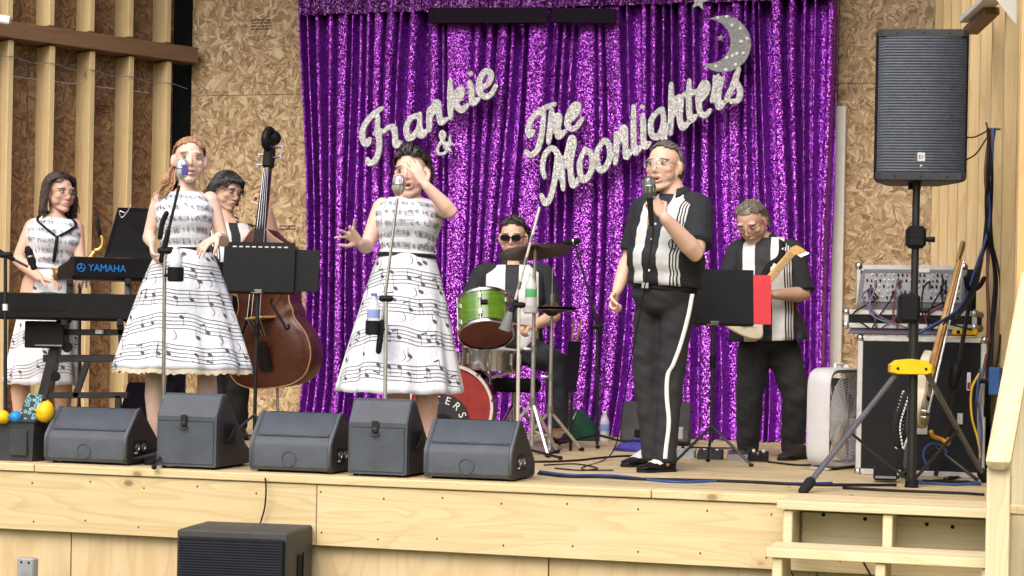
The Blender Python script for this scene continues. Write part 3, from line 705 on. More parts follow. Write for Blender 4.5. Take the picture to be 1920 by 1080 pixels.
def speaker_stand():
    b = FL(1708, 914); d = b[1]; top = P(1719, 338, d)
    root = thing('speaker_stand', 'black tripod speaker stand with a yellow leg bracket', 'speaker stand', b)
    pt = lambda px, py, dd=0: P(px, py, d+dd)
    MB().cyl(pt(1709, 905), pt(1714, 560), .0225, n=18).build('lower_pole', BLKMETAL, root)
    MB().cyl(pt(1714, 570), pt(1719, 326), .0175, n=18).build('upper_pole', BLKMETAL, root)
    for py, px, w, h in ((445, 1717, .045, .052), (578, 1704, .050, .068)):
        fr = Fr(pt(px, py), .1); o = MB().box(fr, -w, w, -.045, .045, -h, h, .016).build('clamp_collar', BLACKP, root)
        MB().tube([fr.p(w*.7, 0, -.01), fr.p(w+.04, -.02, -.01)], [.009, .014], 8).build('clamp_knob', BLACKP, o)
        MB().box(fr, -w*.75, w*.75, -.0465, -.044, -h*.12, h*.02, .001).build('collar_slot', MATTE, o)
    fr = Fr(pt(1707, 688, -.02), .05)
    R = []
    for y0, k in ((-.05, .9), (-.04, 1), (.04, 1), (.05, .9)):
        R.append(fr.pts([(x*k, y0, z*k) for x, z in ((-.098, -.026), (-.098, .008), (-.07, .03), (0, .038), (.07, .03), (.098, .008), (.098, -.026), (.075, -.035), (-.075, -.035))]))
    yb = MB().loft(np.array(R)).build('leg_bracket', YELLOW, root, 30)
    for x in (-.065, .065): MB().lathe(fr.p(x, -.049, -.008), -fr.M[:, 1], [(.008, 0), (.006, .004)], 10).build('bracket_bolt', BLKMETAL, yb)
    foot = MB().lathe(pt(1709, 920), A(0, 0, 1), [(.03, 0), (.033, .015), (.030, .05), (.02, .06)], 16).build('lower_hub', BLACKP, root)
    legs = [(pt(1682, 700, -.02), FL(1508, 924)+A(0, 0, .015), (1603, 812), (1694, 905)), (pt(1738, 700, -.02), FL(1848, 905)+A(0, 0, .015), (1793, 812), (1722, 905)), (pt(1711, 700, .06), b+A(.10, .62, .015), None, None)]
    for i, (a, e, m1, m2) in enumerate(legs):
        L = MB().bar(a, e, .022, .036, hint=A(0, 1, 0), b=.006).build('leg', ALU, root)
        dr = nrm(e-a); MB().bar(a+dr*.02-A(0, .0185, 0), e-A(0, .0185, 0), .008, .004, hint=A(0, 1, 0)).build('leg_edge', BLKMETAL, L)
        MB().tube([e-dr*.05, e+dr*.012], [.026, .022], 10, round_ends=True).build('rubber_foot', RUBBER, L)
        q = a+(e-a)*.52; MB().bar(q, pt(1709, 905, -.01 if i < 2 else .04), .012, .022, hint=A(0, 1, 0)).build('brace', BLKMETAL, root)
speaker_stand()
# ------------------------------------------------------------------ road case, mixer, fan, guitar, cables on the right
ALUM = pm('aluminium_edge', (.55, .56, .57), .35, .8, .12, 20)
CASEBLK = pm('case_laminate', (.014, .015, .017), .6, 0, .2, 8)
def edged_box(root, fr, w, dp, h, z0=0, e=.018):
    MB().box(fr, .004, w-.004, .004, dp-.004, z0+.004, z0+h-.004, .002).build('panel_shell', CASEBLK, root)
    for x in (0, w-e):
        for y in (0, dp-e): MB().box(fr, x, x+e, y, y+e, z0+e, z0+h-e, .003).build('edge_strip', ALUM, root)
    for z in (z0, z0+h-e):
        for y in (0, dp-e): MB().box(fr, e, w-e, y, y+e, z, z+e, .003).build('edge_strip', ALUM, root)
        for x in (0, w-e): MB().box(fr, x, x+e, e, dp-e, z, z+e, .003).build('edge_strip', ALUM, root)
        for x in (e*.45, w-e*.45):
            for y in (e*.45, dp-e*.45): MB().ell(fr.p(x, y, z+e*.5), (.021, .021, .021), 12, 8).build('ball_corner', CHROME, root)
def road_case():
    a = FL(1603, 889); b = UV(FL(1843, 902)); ua = UV(a); fr = Fr(ST.p(ua[0], ua[1], 0)); w = b[0]-ua[0]; h = (P(1603, 628, a[1])-P(1603, 889, a[1]))[2]
    root = thing('road_case', 'big black road case with aluminium edges beside the box fan', 'road case', fr.p(w/2, .3, 0))
    edged_box(root, fr, w, .55, h, 0, .03)
    MB().box(fr, w*.46, w*.56, -.004, .006, .30*h, .38*h, .004).build('butterfly_latch', ALUM, root)
    lt = MB().box(fr, w-.095, w-.075, -.010, -.001, h*.62, h*.75, .003).build('side_tag', WHITEP, root); MB().box(fr, w-.092, w-.078, -.012, -.0098, h*.63, h*.68, .001).build('red_mark', pm('red_tag', (.35, .03, .02), .5), lt)
    MB().box(fr, w-.14, w-.11, -.008, .001, h*.38, h*.46, .004).build('handle_plate', ALUM, root)
    # tray with the mixer
    t = thing('mixer_case', 'open aluminium edged case holding the sound mixer on the road case', 'mixer case', fr.p(w/2, .3, h+.02))
    f2 = Fr(fr.p(-.07, -.02, h+.006)); w2 = w+.02
    MB().box(f2, .03, w2-.03, .02, .50, 0, .028, .004).build('foam_base', pm('purple_grey_foam', (.16, .16, .26), .7), t)
    edged_box(t, f2, w2, .52, .095, .03, .026)
    MB().box(f2, .03, w2-.03, .38, .47, .13, .35, .004).build('lid_panel', CASEBLK, t)
    MB().box(f2, .03, w2-.10, .375, .475, .335, .37, .004).build('lid_edge', ALUM, t)
    for x in (.03, w2-.09): MB().box(f2, x-.012, x+.014, .37, .48, .16, .372, .004).build('lid_edge', ALUM, t); MB().ell(f2.p(x, .38, .362), (.022, .022, .022), 12, 8).build('ball_corner', CHROME, t)
    mx = thing('sound_mixer', 'grey sound mixer with rows of knobs and plugs in its case', 'mixer', f2.p(w2/2, .2, .13))
    MB().prism(f2, [(.05, .126), (.05, .16), (.20, .315), (.34, .345), (.36, .126)], .06, w2-.07, .006).build('console', pm('mixer_grey', (.13, .135, .14), .45), mx, 25)
    MB().prism(f2, [(.047, .168), (.197, .318), (.199, .316), (.050, .164)], .085, w2-.085).build('control_panel', pm('mixer_panel', (.26, .27, .28), .4), mx)
    nv = nrm(A(0, -.72, .70)); n3 = f2.M @ nv
    rng = np.random.default_rng(5); cols = [WHITEP, MATTE, STEEL, pm('knob_red', (.4, .04, .04), .4), pm('knob_blue', (.10, .16, .35), .4)]
    for i in range(22):
        for j in range(5):
            if rng.random() < .18: continue
            x = .10+i*(w2-.2)/21; s = .1+j*.2; q = f2.p(x, .047+.15*s, .170+.15*s)
            MB().cyl(q, q+n3*.014, .0055, .0042, 7).build('knob', cols[int(rng.choice(5, p=[.4, .3, .15, .1, .05]))], mx)
    MB().box(f2, w2*.52, w2*.62, .20, .205, .325, .345, .001).build('paper_label', WHITEP, mx)
    for i in range(13):                                # plugs with their cables, drooping over the front
        x = .11+rng.uniform(0, w2-.24); q = f2.p(x, .062, .20+rng.uniform(-.02, .06)); c = [CABLE, CABLE, CABLE, CABLE, CABLE_G, pm('cable_red', (.20, .03, .03), .5), pm('cable_violet', (.12, .07, .16), .5)][int(rng.integers(7))]
        p = [q, q+n3*.05, q+n3*.07+A(rng.uniform(-.05, .05), 0, -.06), f2.p(x+rng.uniform(-.1, .12), -.03, .10), f2.p(x+rng.uniform(-.1, .2), -.028, .03)]
        o = MB().tube(smooth_path(p, 5), .0045, 6).build('plug_cable', c, mx, 180); MB().cyl(q, q+n3*.04, .007).build('plug', STEEL, o)
    # things lying on the case
    m = thing('power_strip', 'yellow power strip lying on the right end of the road case', 'power strip', fr.p(w-.1, .0, h)); f3 = Fr(fr.p(w-.17, -.03, h+.004))
    MB().box(f3, 0, .125, -.01, .05, .005, .036, .006).build('body', YELLOW, m); MB().cyl(f3.p(.03, -.012, .02), f3.p(.03, -.008, .02), .010).build('outlet', BLACKP, m)
    return fr, w, h
RC, RCW, RCH = road_case()
def box_fan():
    c = FL(1552, 884); yaw = math.radians(-56); fr = Fr(c, yaw); w, dp, h = .52, .13, P(1552, 690, c[1])[2]-STG
    root = thing('box_fan', 'white box fan standing on the deck beside the road case', 'fan', fr.p(w/2, dp/2, 0))
    a = np.linspace(0, 2*math.pi, 40, endpoint=False); sq = lambda t: np.sign(t)*abs(t)**.32
    ring = lambda k, y: fr.pts([(w/2+sq(math.cos(t))*w/2*k, y, .012+(h-.012)/2+sq(math.sin(t))*(h-.012)/2*k) for t in a])
    MB().loft(np.array([ring(.90, .008), ring(.965, .0), ring(1, .014), ring(1, dp-.014), ring(.965, dp), ring(.90, dp-.008), ring(.89, dp/2), ring(.90, .008)]), cap=False).build('housing', pm('fan_housing', (.50, .51, .54), .45, var=.04), root, 50)
    g = MB()
    for k in range(1, 17): g.tube([fr.p(w/2+.235*k/16*math.cos(t), .006, h/2+.235*k/16*math.sin(t)) for t in np.linspace(0, 2*math.pi, 33)], .0026, 5)
    for t in np.linspace(0, math.pi, 9)[:-1]: g.tube([fr.p(w/2+.245*math.cos(t), .009, h/2+.245*math.sin(t)), fr.p(w/2-.245*math.cos(t), .009, h/2-.245*math.sin(t))], .003, 5)
    g.build('grille', pm('fan_wire', (.62, .62, .63), .4, var=.03), root, 180)
    hub = fr.p(w/2, .06, h/2); MB().cyl(hub-fr.M[:, 1]*.03, hub+fr.M[:, 1]*.04, .05).build('hub', GREY, root)
    for k in range(5):
        t = k*2*math.pi/5+.3; R = []
        for r_ in (.045, .12, .19, .225):
            for s_, y in ((-.32, .035), (.32, .085)):
                R.append(fr.p(w/2+r_*math.cos(t+s_), y, h/2+r_*math.sin(t+s_)))
        R = np.array(R); m = MB()
        f = [[0, 1, 3, 2], [2, 3, 5, 4], [4, 5, 7, 6]]; n = -fr.M[:, 1]*.003
        m.add(np.vstack([R, R+n]), f+[[q+8 for q in z[::-1]] for z in f]+[[0, 2, 10, 8], [2, 4, 12, 10], [4, 6, 14, 12], [6, 7, 15, 14], [7, 5, 13, 15], [5, 3, 11, 13], [3, 1, 9, 11], [1, 0, 8, 9]])
        m.build('blade', GREY, root, 180)
    MB().tube([fr.p(w/2-.05, dp/2, h), fr.p(w/2-.05, dp/2, h+.018), fr.p(w/2+.05, dp/2, h+.018), fr.p(w/2+.05, dp/2, h)], .008, 8).build('handle', WHITEP, root)
    MB().lathe(fr.p(w*.7, dp/2, h-.002), A(0, 0, 1), [(.018, 0), (.016, .018)], 12).build('speed_knob', WHITEP, root)
    for x in (.05, w-.05): MB().box(fr, x-.02, x+.02, .01, dp-.01, 0, .016, .004).build('foot', GREY, root)
box_fan()
MAPLE = wood('maple_neck', (.60, .38, .14), (.45, .26, .08), .1, .35)
CREAM = pm('cream_lacquer', (.72, .66, .50), .25, var=.06)
def guitar(root, head, heel, tail, face, bodymat, wbody=.32, neckmat=None):
    """electric guitar: pegboard end, where the neck meets the body, tail of the body, face normal"""
    neckmat = neckmat or MAPLE; ax = nrm(tail-heel); n = nrm(face-ax*np.dot(face, ax)); s = np.cross(ax, n); Lb = np.linalg.norm(tail-heel)
    half = [(0, .22), (.06, .42), (.16, .66), (.28, .74), (.42, .66), (.52, .62), (.66, .82), (.82, 1.0), (.93, .86), (1.0, .40)]
    half2 = [(0, .15), (.04, .18), (.10, .50), (.2, .70), (.34, .66), (.48, .60), (.64, .82), (.82, 1.0), (.93, .86), (1.0, .40)]
    o = [heel+ax*Lb*(t-.10 if t < .25 else t)+s*wbody/2*k for t, k in half]+[heel+ax*Lb*t-s*wbody/2*k for t, k in half2[::-1]]
    o = smooth_path(np.array(o+[o[0]]), 4)[:-1]; c = o.mean(0)
    MB().loft(np.array([c+(o-c)*.965-n*.022, o-n*.016, o+n*.016, c+(o-c)*.965+n*.022])).build('body', bodymat, root, 40)
    pg = c+(o-c)*.62; MB().loft(np.array([pg+n*.0225, pg+n*.0255])).build('pickguard', WHITEP, root, 40)
    nk = MB().bar(head+(heel-head)*.16+n*.016, heel+ax*.05+n*.02, .045, .026, hint=n, b=.008).build('neck', neckmat, root)
    MB().bar(head+(heel-head)*.16+n*.030, heel+ax*.09+n*.0345, .042, .005, hint=n, b=.001).build('fingerboard', neckmat, nk)
    h0 = head+(heel-head)*.17; hl = nrm(head-heel); L = np.linalg.norm(head-heel)*.17
    hs = [(0, -.021), (.25, -.03), (.6, -.042), (.9, -.05), (1.02, -.03), (1.0, .012), (.7, .022), (.3, .024), (0, .021)]
    q = np.array([h0+hl*L*t+s*k for t, k in hs]); MB().loft(np.array([q, q+n*.014])).build('headstock', neckmat, nk, 30)
    for i in range(6):
        p = h0+hl*L*(.15+.13*i)-s*(.03+.0035*i)+n*.007; MB().tube([p, p-s*.014, p-s*.026], [.003, .004, .007], 8).build('tuning_peg', CHROME, nk)
    sg = MB()
    for i in range(6): sg.tube([h0+s*(.014-.0056*i)+n*.037, tail-ax*Lb*.22+s*(.022-.009*i)+n*.037], .0008, 4)
    sg.build('strings', CHROME, root)
    b = tail-ax*Lb*.22; MB().bar(b-s*.04+n*.030, b+s*.04+n*.030, .02, .014, hint=n).build('bridge', CHROME, root)
    for t in (.38, .58):
        p = heel+ax*Lb*t; MB().bar(p-s*.038+n*.028, p+s*.038+n*.028, .018, .012, hint=n).build('pickup', MATTE, root)
    for t, k in ((.80, .30), (.88, .22)): MB().cyl(heel+ax*Lb*t+s*k*wbody+n*.022, heel+ax*Lb*t+s*k*wbody+n*.042, .011, .009).build('knob', CHROME, root)
def spare_guitar():
    d = 9.42; hd, hl, tl = P(1803, 452, d+.10), P(1741, 672, d+.02), P(1722, 800, d-.02)
    root = thing('electric_guitar', 'cream electric guitar with maple neck leaning behind the tripod stand', 'guitar', A(tl[0], tl[1], STG+.2))
    guitar(root, hd, hl, tl, A(.93, -.36, 0), CREAM, .30)
    st = [P(1686, 838, d-.03), P(1681, 800, d-.03), P(1690, 765, d-.03), P(1701, 735, d), P(1703, 770, d), P(1697, 812, d-.02), P(1688, 840, d-.02)]
    pth = smooth_path(st, 6); m = MB(); m.loft(np.array([[p-A(.022, 0, 0), p+A(.022, 0, 0), p+A(.022, .003, 0), p-A(.022, -.003, 0)] for p in pth]))
    s = m.build('strap', pm('strap_black', (.02, .02, .02), .7), root, 180)
    dots = MB()
    for i, p in enumerate(pth[::1]): dots.box(Fr(p), -.021, -.013, -.004, -.001, -.006, .006, .001); dots.box(Fr(p), .013, .021, -.004, -.001, -.006, .006, .001)
    dots.build('strap_studs', WHITEP, s)
    gs = thing('guitar_stand', 'black guitar stand with a small orange cradle behind the tripod', 'guitar stand', FL(1770, 902))
    b = FL(1770, 902); top = P(1822, 545, 9.55); mid = P(1776, 800, 9.5)
    MB().tube([b+A(-.02, .1, .02), mid, top], .011, 8).build('shaft', BLKMETAL, gs)
    MB().tube([P(1793, 690, 9.5), P(1787, 720, 9.5)], [.03, .024], 10, round_ends=True).build('height_clamp', BLACKP, gs)
    MB().tube(smooth_path([P(1745, 808, 9.4), P(1750, 818, 9.42), P(1766, 824, 9.45), P(1777, 832, 9.42), P(1779, 822, 9.4)], 5), .011, 8).build('cradle', pm('orange_rubber', (.55, .28, .04), .55), gs, 180)
    for dx, dy in ((-.22, -.06), (.16, -.10), (.05, .24)): MB().tube([b+A(-.02, .1, .16), b+A(dx, dy+.1, .012)], .009, 8, round_ends=True).build('leg', BLKMETAL, gs)
    for k in (-1, 1): MB().tube(smooth_path([top, top+A(.03*k, -.03, .02), top+A(.045*k, -.06, .06)], 4), .012, 8, round_ends=True).build('yoke_arm', RUBBER, gs)
spare_guitar()
def cable(pts, r=.006, mat=None, name='cable', label=None, parent=None, n=7):
    m = MB().tube(smooth_path(pts, n), r, 7)
    return m.build(name, mat or CABLE, parent, 180, label=None if parent is not None else label, cat=None if parent is not None else 'cable')
P_ = P
def wall_cables():
    hp_ = R0+RD*wallpt(1860, R0+RN*.12, RD, 242)+RN*.12; D0 = hp_[1]; P = lambda x, y, d: P_(x, y, d-10.3+D0 if d > 9.6 else d)
    root = thing('cable_bundle', 'bundle of black cables hanging from the right stud wall', 'cables', P(1855, 245, 10.3))
    rng = np.random.default_rng(11); hk = P(1857, 242, 10.3)
    MB().tube([hk+A(.05, 0, .0), hk+A(-.02, -.02, 0), hk+A(-.03, -.03, .03)], .006, 8).build('hook', STEEL, root)
    for i in range(11):
        x = 1857+rng.uniform(-6, 6); e = 1858+rng.uniform(-14, 12)+i*.5; mid = [P(x+rng.uniform(-6, 6), y, 10.25+rng.uniform(-.06, .06)) for y in (330, 420)]
        if i < 5: tail = [P(x-14-3*i, 500, 10.1), P(1822-8*i, 560+6*i, 9.8), P(1790-22*i, 600+8*i, 9.66)]
        else: tail = [P(e, 520, 10.2), P(e-4+rng.uniform(-9, 9), 640, 10.1), P(e-14+rng.uniform(-9, 9), 760, 10.0), FL(1852-6*i+30, 885)+A(0, 0, .01), FL(1800-3*i, 900)+A(0, 0, .01)]
        cable([hk+A(rng.uniform(-.02, .02), -.02, 0)]+mid+tail, .0055 if i % 3 else .008, [CABLE, CABLE, CABLE, CABLE_B, pm('cable_rust', (.16, .06, .035), .5)][i % 5], 'cable', parent=root)
    cable([P(1812, 258, 9.1), P(1830, 256, 9.8), hk], .004, CABLE, parent=root); cable([P(1812, 300, 9.1), P(1832, 286, 9.7), P(1854, 252, 10.2)], .004, CABLE, parent=root)
    for k, (mt, pts) in enumerate(((pm('cable_yellow', (.62, .42, .03), .5), [(1836, 700), (1822, 730), (1822, 780), (1834, 826), (1838, 860)]), (CABLE_B, [(1838, 690), (1832, 740), (1840, 800), (1838, 880)]), (CABLE_B, [(1740, 880), (1731, 850), (1745, 832), (1768, 836), (1775, 850)]), (CABLE_G, [(1842, 720), (1834, 770), (1836, 850)]))):
        cable([P(x, y, 9.46) for x, y in pts], .006, mt, parent=root)
    ob = thing('junction_box', 'small blue junction box on the right wall behind the handrail', 'junction box', P(1866, 735, 9.9)); f = Fr(P(1866, 715, 9.9), .5)
    MB().box(f, -.03, .03, -.02, .03, -.07, .07, .006).build('box', pm('box_blue', (.04, .10, .30), .45), ob); MB().tube([f.p(-.03, 0, .0), f.p(-.085, 0, .0)], .012, 8).build('connector', BLACKP, ob)
wall_cables()
# ------------------------------------------------------------------ instruments and stands
VARN = wood('bass_varnish', (.085, .024, .011), (.045, .013, .007), .0, .25); EBONY = pm('ebony', (.012, .011, .011), .3); GOLD = pm('lacquered_brass', (.62, .40, .13), .28, .9)
def mic_head(root, c, ax, body, grill=None, r=.030, L=.092, name='microphone_head'):
    ax = nrm(ax); b = MB().lathe(np.asarray(c)-ax*L/2, ax, [(.012, -.012), (.018, 0), (r*.86, .006), (r, .02), (r, L-.03), (r*.9, L-.012), (r*.55, L), (.002, L+.002)], 20).build(name, body, root, 50)
    x, y = axes_from(ax)
    for k in range(9):
        t = k*2*math.pi/9; p = np.asarray(c)+x*r*math.cos(t)+y*r*math.sin(t); MB().bar(p-ax*L*.32, p+ax*L*.34, .008, .006, hint=x*math.cos(t)+y*math.sin(t)).build('grille_rib', grill or CHROME, b)
    MB().lathe(np.asarray(c)-ax*.004, ax, [(r+.003, 0), (r+.004, .004), (r+.003, .010)], 20).build('grille_band', CHROME, b)
    return b
def mic_stand(label, base, elbow, boom0, boom1, mic, mats, mb, holder=None, name='microphone_stand', legs=True):
    root = thing(name, label, 'mic stand', A(base[0], base[1], STG)); b = A(base[0], base[1], STG)
    MB().cyl(b+A(0, 0, .02), elbow, .0105, .0095).build('pole', mats[0], root)
    MB().tube([boom0, boom1], [.008, .0075], 10).build('boom', mats[1], root); e = nrm(boom0-boom1)
    MB().tube([boom0+e*.05, boom0, boom0-e*.10], [.014, .016, .012], 12, round_ends=True).build('boom_grip', BLACKP, root)
    MB().tube([np.asarray(elbow)-A(.02, 0, 0), np.asarray(elbow)+A(.02, 0, 0)], .017, 12, round_ends=True).build('clutch', BLACKP, root)
    if legs:
        for q in range(3):
            t = q*2.094+.5; L = MB().tube([b+A(0, 0, .075), b+A(.27*math.cos(t), .20*math.sin(t), .012)], .0075, 8).build('leg', BLKMETAL, root); MB().ell(b+A(.27*math.cos(t), .20*math.sin(t), .012), (.014, .014, .012), 10, 6).build('rubber_foot', RUBBER, L)
    if mic is not None: mic_head(root, mic[0], mic[1], mb)
    if holder is not None:
        c = np.asarray(holder); r = MB().lathe(c, A(0, 0, 1), [(.034, 0), (.040, .006), (.040, .07), (.036, .07), (.036, .01)], 20).build('cup_holder', BLACKP, root); MB().bar(c+A(.03, 0, .03), A(elbow[0], elbow[1], c[2]+.03), .02, .016).build('holder_arm', BLACKP, r)
    return root
CLEARP = N('bottle_plastic'); CLEARP.set(Base_Color=(.80, .86, .90), Roughness=.12, Alpha=.55, Metallic=0.0); CLEARP = CLEARP.m
def bottle(c, label, mat, cap, band, h=.20, r=.032):
    root = thing('water_bottle', label, 'bottle', c); c = np.asarray(c)
    MB().lathe(c, A(0, 0, 1), [(r*.9, 0), (r, .008), (r*.95, h*.3), (r, h*.35), (r, h*.62), (r*.85, h*.74), (r*.42, h*.87), (r*.40, h*.94)], 20).build('body', mat, root, 180)
    MB().lathe(c+A(0, 0, h*.93), A(0, 0, 1), [(r*.48, 0), (r*.48, h*.07), (.001, h*.071)], 14).build('cap', cap, root); MB().lathe(c+A(0, 0, h*.36), A(0, 0, 1), [(r*1.01, 0), (r*1.015, .002), (r*1.015, h*.22), (r*1.01, h*.222)], 20, False).build('paper_band', band, root, 180)
def stands():
    d = 9.42; pt = lambda x, y, dd=0: P(x, y, d+dd)
    mb1 = pm('pearl_chrome', (.72, .72, .74), .22, .6); b = pt(306, 862)
    r = mic_stand('chrome microphone stand in front of the red haired singer', b, pt(309, 470), pt(307, 470), pt(336, 348, -.02), (pt(341, 316, -.03), pt(343, 285, -.03)-pt(340, 330, -.03)), (CHROME, BLKMETAL), mb1, pt(329, 528, -.03))
    MB().box(Fr(pt(346, 318, -.063)), -.012, .014, -.004, .002, -.026, .024, .003).build('blue_panel', pm('mic_blue', (.05, .06, .30), .3), r)
    MB().tube(smooth_path([pt(300, 445, -.02), pt(304, 420, -.02), pt(312, 400, -.02)], 4), [.013]*9, 10, round_ends=True).build('pole_grip', BLACKP, r)
    bottle(pt(329, 519, -.03), 'white water bottle in the holder before the red haired singer', pm('milky_plastic', (.70, .74, .76), .3), WHITEP, pm('milky_band', (.66, .71, .75), .35), .15)
    d2 = 9.48; p2 = lambda x, y, dd=0: P(x, y, d2+dd)
    mic_stand('chrome boom microphone stand in front of the dark haired singer', p2(721, 868), p2(724, 560), p2(712, 640), p2(745, 372), (p2(748, 346), p2(750, 325)-p2(746, 362)), (pm('satin_steel', (.50, .50, .48), .35, .7), CHROME), pm('rose_chrome', (.66, .52, .56), .25, .7), p2(700, 628))
    bottle(p2(700, 622), 'clear water bottle in the holder before the dark haired singer', CLEARP, pm('cap_blue', (.10, .18, .45), .4), pm('label_blue', (.25, .32, .62), .5), .19)
    d3 = 10.45; p3 = lambda x, y, dd=0: P(x, y, d3+dd)
    r = mic_stand('tall boom stand slanting up in front of the drummer', p3(970, 852), p3(973, 572), p3(957, 598), p3(1012, 388), None, (pm('worn_white_metal', (.66, .62, .56), .4, .2), pm('worn_white_metal', (0, 0, 0))), None)
    e = nrm(p3(1012, 388)-p3(957, 598)); MB().tube([p3(946, 620), p3(957, 585)], [.034, .020], 12).build('counterweight', pm('weight_grey', (.20, .22, .22), .5), r)
    for t in (.30, .52, .72): q = p3(957, 598)+(p3(1012, 388)-p3(957, 598))*t; MB().tube([q-e*.02, q+e*.02], .012, 10).build('boom_joint', STEEL, r)
    d4 = 10.35; p4 = lambda x, y, dd=0: P(x, y, d4+dd)
    r = mic_stand('black microphone stand at the far left edge', p4(10, 838), p4(10, 478), p4(-6, 470), p4(52, 500), None, (BLKMETAL, BLKMETAL), None); mic_head(r, p4(57, 482), p4(50, 462)-p4(62, 500), MATTE, MATTE, .019, .12)
    MB().cyl(p4(10, 570), p4(10, 582), .014).build('white_collar', WHITEP, r)
    d5 = 11.9; p5 = lambda x, y, dd=0: P(x, y, d5+dd)
    r = mic_stand('thin black stand holding a microphone over the cymbals', p5(1120, 822), p5(1120, 612), p5(1122, 612), p5(1078, 458), None, (BLKMETAL, BLKMETAL), None); mic_head(r, p5(1074, 453), p5(1094, 451)-p5(1060, 455), MATTE, MATTE, .018, .10)
    d6 = 10.9; p6 = lambda x, y, dd=0: P(x, y, d6+dd)
    m = thing('hand_microphone', 'dark grey ribbed microphone in the hand of the man in front', 'microphone', P(1217, 352, 9.44)); c = P(1217, 350, 9.42); mic_head(m, c, A(-.08, 0, 1), pm('mic_graphite', (.16, .17, .17), .3, .7), STEEL, .031, .098)
    MB().tube([c-A(-.004, 0, .05), c-A(-.012, 0, .15), c-A(-.016, 0, .19)], [.015, .013, .011], 12).build('handle', MATTE, m)
    cable([c-A(-.016, 0, .19), P(1224, 440, 9.44), P(1205, 560, 9.5), P(1178, 700, 9.7), FL(1150, 862)+A(0, 0, .05), FL(1090, 880)+A(0, 0, .006), FL(1150, 884)+A(0, 0, .006)], .0035, CABLE, 'microphone_cable', parent=m)
stands()
def music_stand(label, d, desk, pole, folder=None, ext=None, slots=False):
    pt = lambda x, y, dd=0: P(x, y, d+dd); (x0, y0, x1, y1) = desk; base = FL(pole[0], 0) if 0 else P(pole[0], 0, d); b = A(pt(pole[0], 600)[0], d, STG)
    root = thing('music_stand', label, 'music stand', b)
    a, c = pt(x0, y1), pt(x1, y0); w = c[0]-a[0]; h = c[2]-a[2]; fr = Fr((a[0], d, a[2]), 0, -.22)
    MB().box(fr, 0, w, 0, .004, 0, h, .0015).build('desk', pm('stand_black', (.010, .011, .012), .6), root); MB().box(fr, 0, w, .004, .055, 0, .004, .0015).build('lip', pm('stand_black', (0, 0, 0)), root)
    if ext: e0, e1 = pt(ext[0], ext[3]), pt(ext[2], ext[1]); f2 = Fr((e0[0], d+.03, e0[2]), .1, -.22); MB().box(f2, 0, e1[0]-e0[0], 0, .004, 0, e1[2]-e0[2], .0015).build('extension_panel', pm('stand_black', (0, 0, 0)), root)
    if slots:
        for i in range(9): MB().box(fr, w*(.12+.09*i), w*(.12+.09*i)+.022, -.002, .001, h-.032, h-.024, .001).build('slot', pm('slot_highlight_paint', (.55, .55, .56), .5), root)  # pale ticks paint the highlights at the slots
    top = pt(pole[0], y1-12, .035); MB().cyl(b+A(0, 0, .12), A(b[0], d+.03, top[2]), .0105).build('pole', BLKMETAL, root)
    MB().box(Fr(A(b[0], d+.02, pt(pole[0], y1)[2])), -.035, .035, -.022, .0, -.012, .012, .003).build('tilt_clamp', STEEL, root)
    MB().cyl(A(b[0], d+.015, pt(pole[0], y1+60)[2]), A(b[0], d+.015, pt(pole[0], y1+84)[2]), .017).build('height_clamp', BLACKP, root)
    for q in range(3):
        t = q*2.094-.55; e = b+A(.24*math.cos(t), .22*math.sin(t), .010); L = MB().tube([b+A(0, 0, .21), e], .008, 8).build('leg', BLKMETAL, root); MB().ell(e, (.014, .014, .010), 10, 6).build('rubber_foot', RUBBER, L); MB().tube([b+A(0, 0, .09), b+(e-b)*.55+A(0, 0, .09)], .005, 6).build('brace', BLKMETAL, root)
    if folder:
        f0, f1 = pt(folder[0], folder[3], -.02), pt(folder[2], folder[1], -.02); f3 = Fr((f0[0], d-.022, f0[2]), 0, -.22)
        ff = thing('red_folder', 'bright red folder on the right edge of the music stand', 'folder', f3.p(.05, 0, 0)); MB().box(f3, 0, f1[0]-f0[0], 0, .005, 0, f1[2]-f0[2], .002).build('cover', pm('folder_red', (.55, .022, .035), .45, var=.06), ff); MB().box(f3, .003, f1[0]-f0[0]-.004, .005, .012, .004, f1[2]-f0[2]-.004, .001).build('pages', WHITEP, ff)
music_stand('black music stand in front of the upright bass', 10.75, (416, 452, 552, 546), (481,), None, (540, 466, 597, 546), True)
music_stand('black music stand with a folder between the two men at right', 10.40, (1298, 503, 1416, 606), (1338,), (1413, 513, 1448, 608))
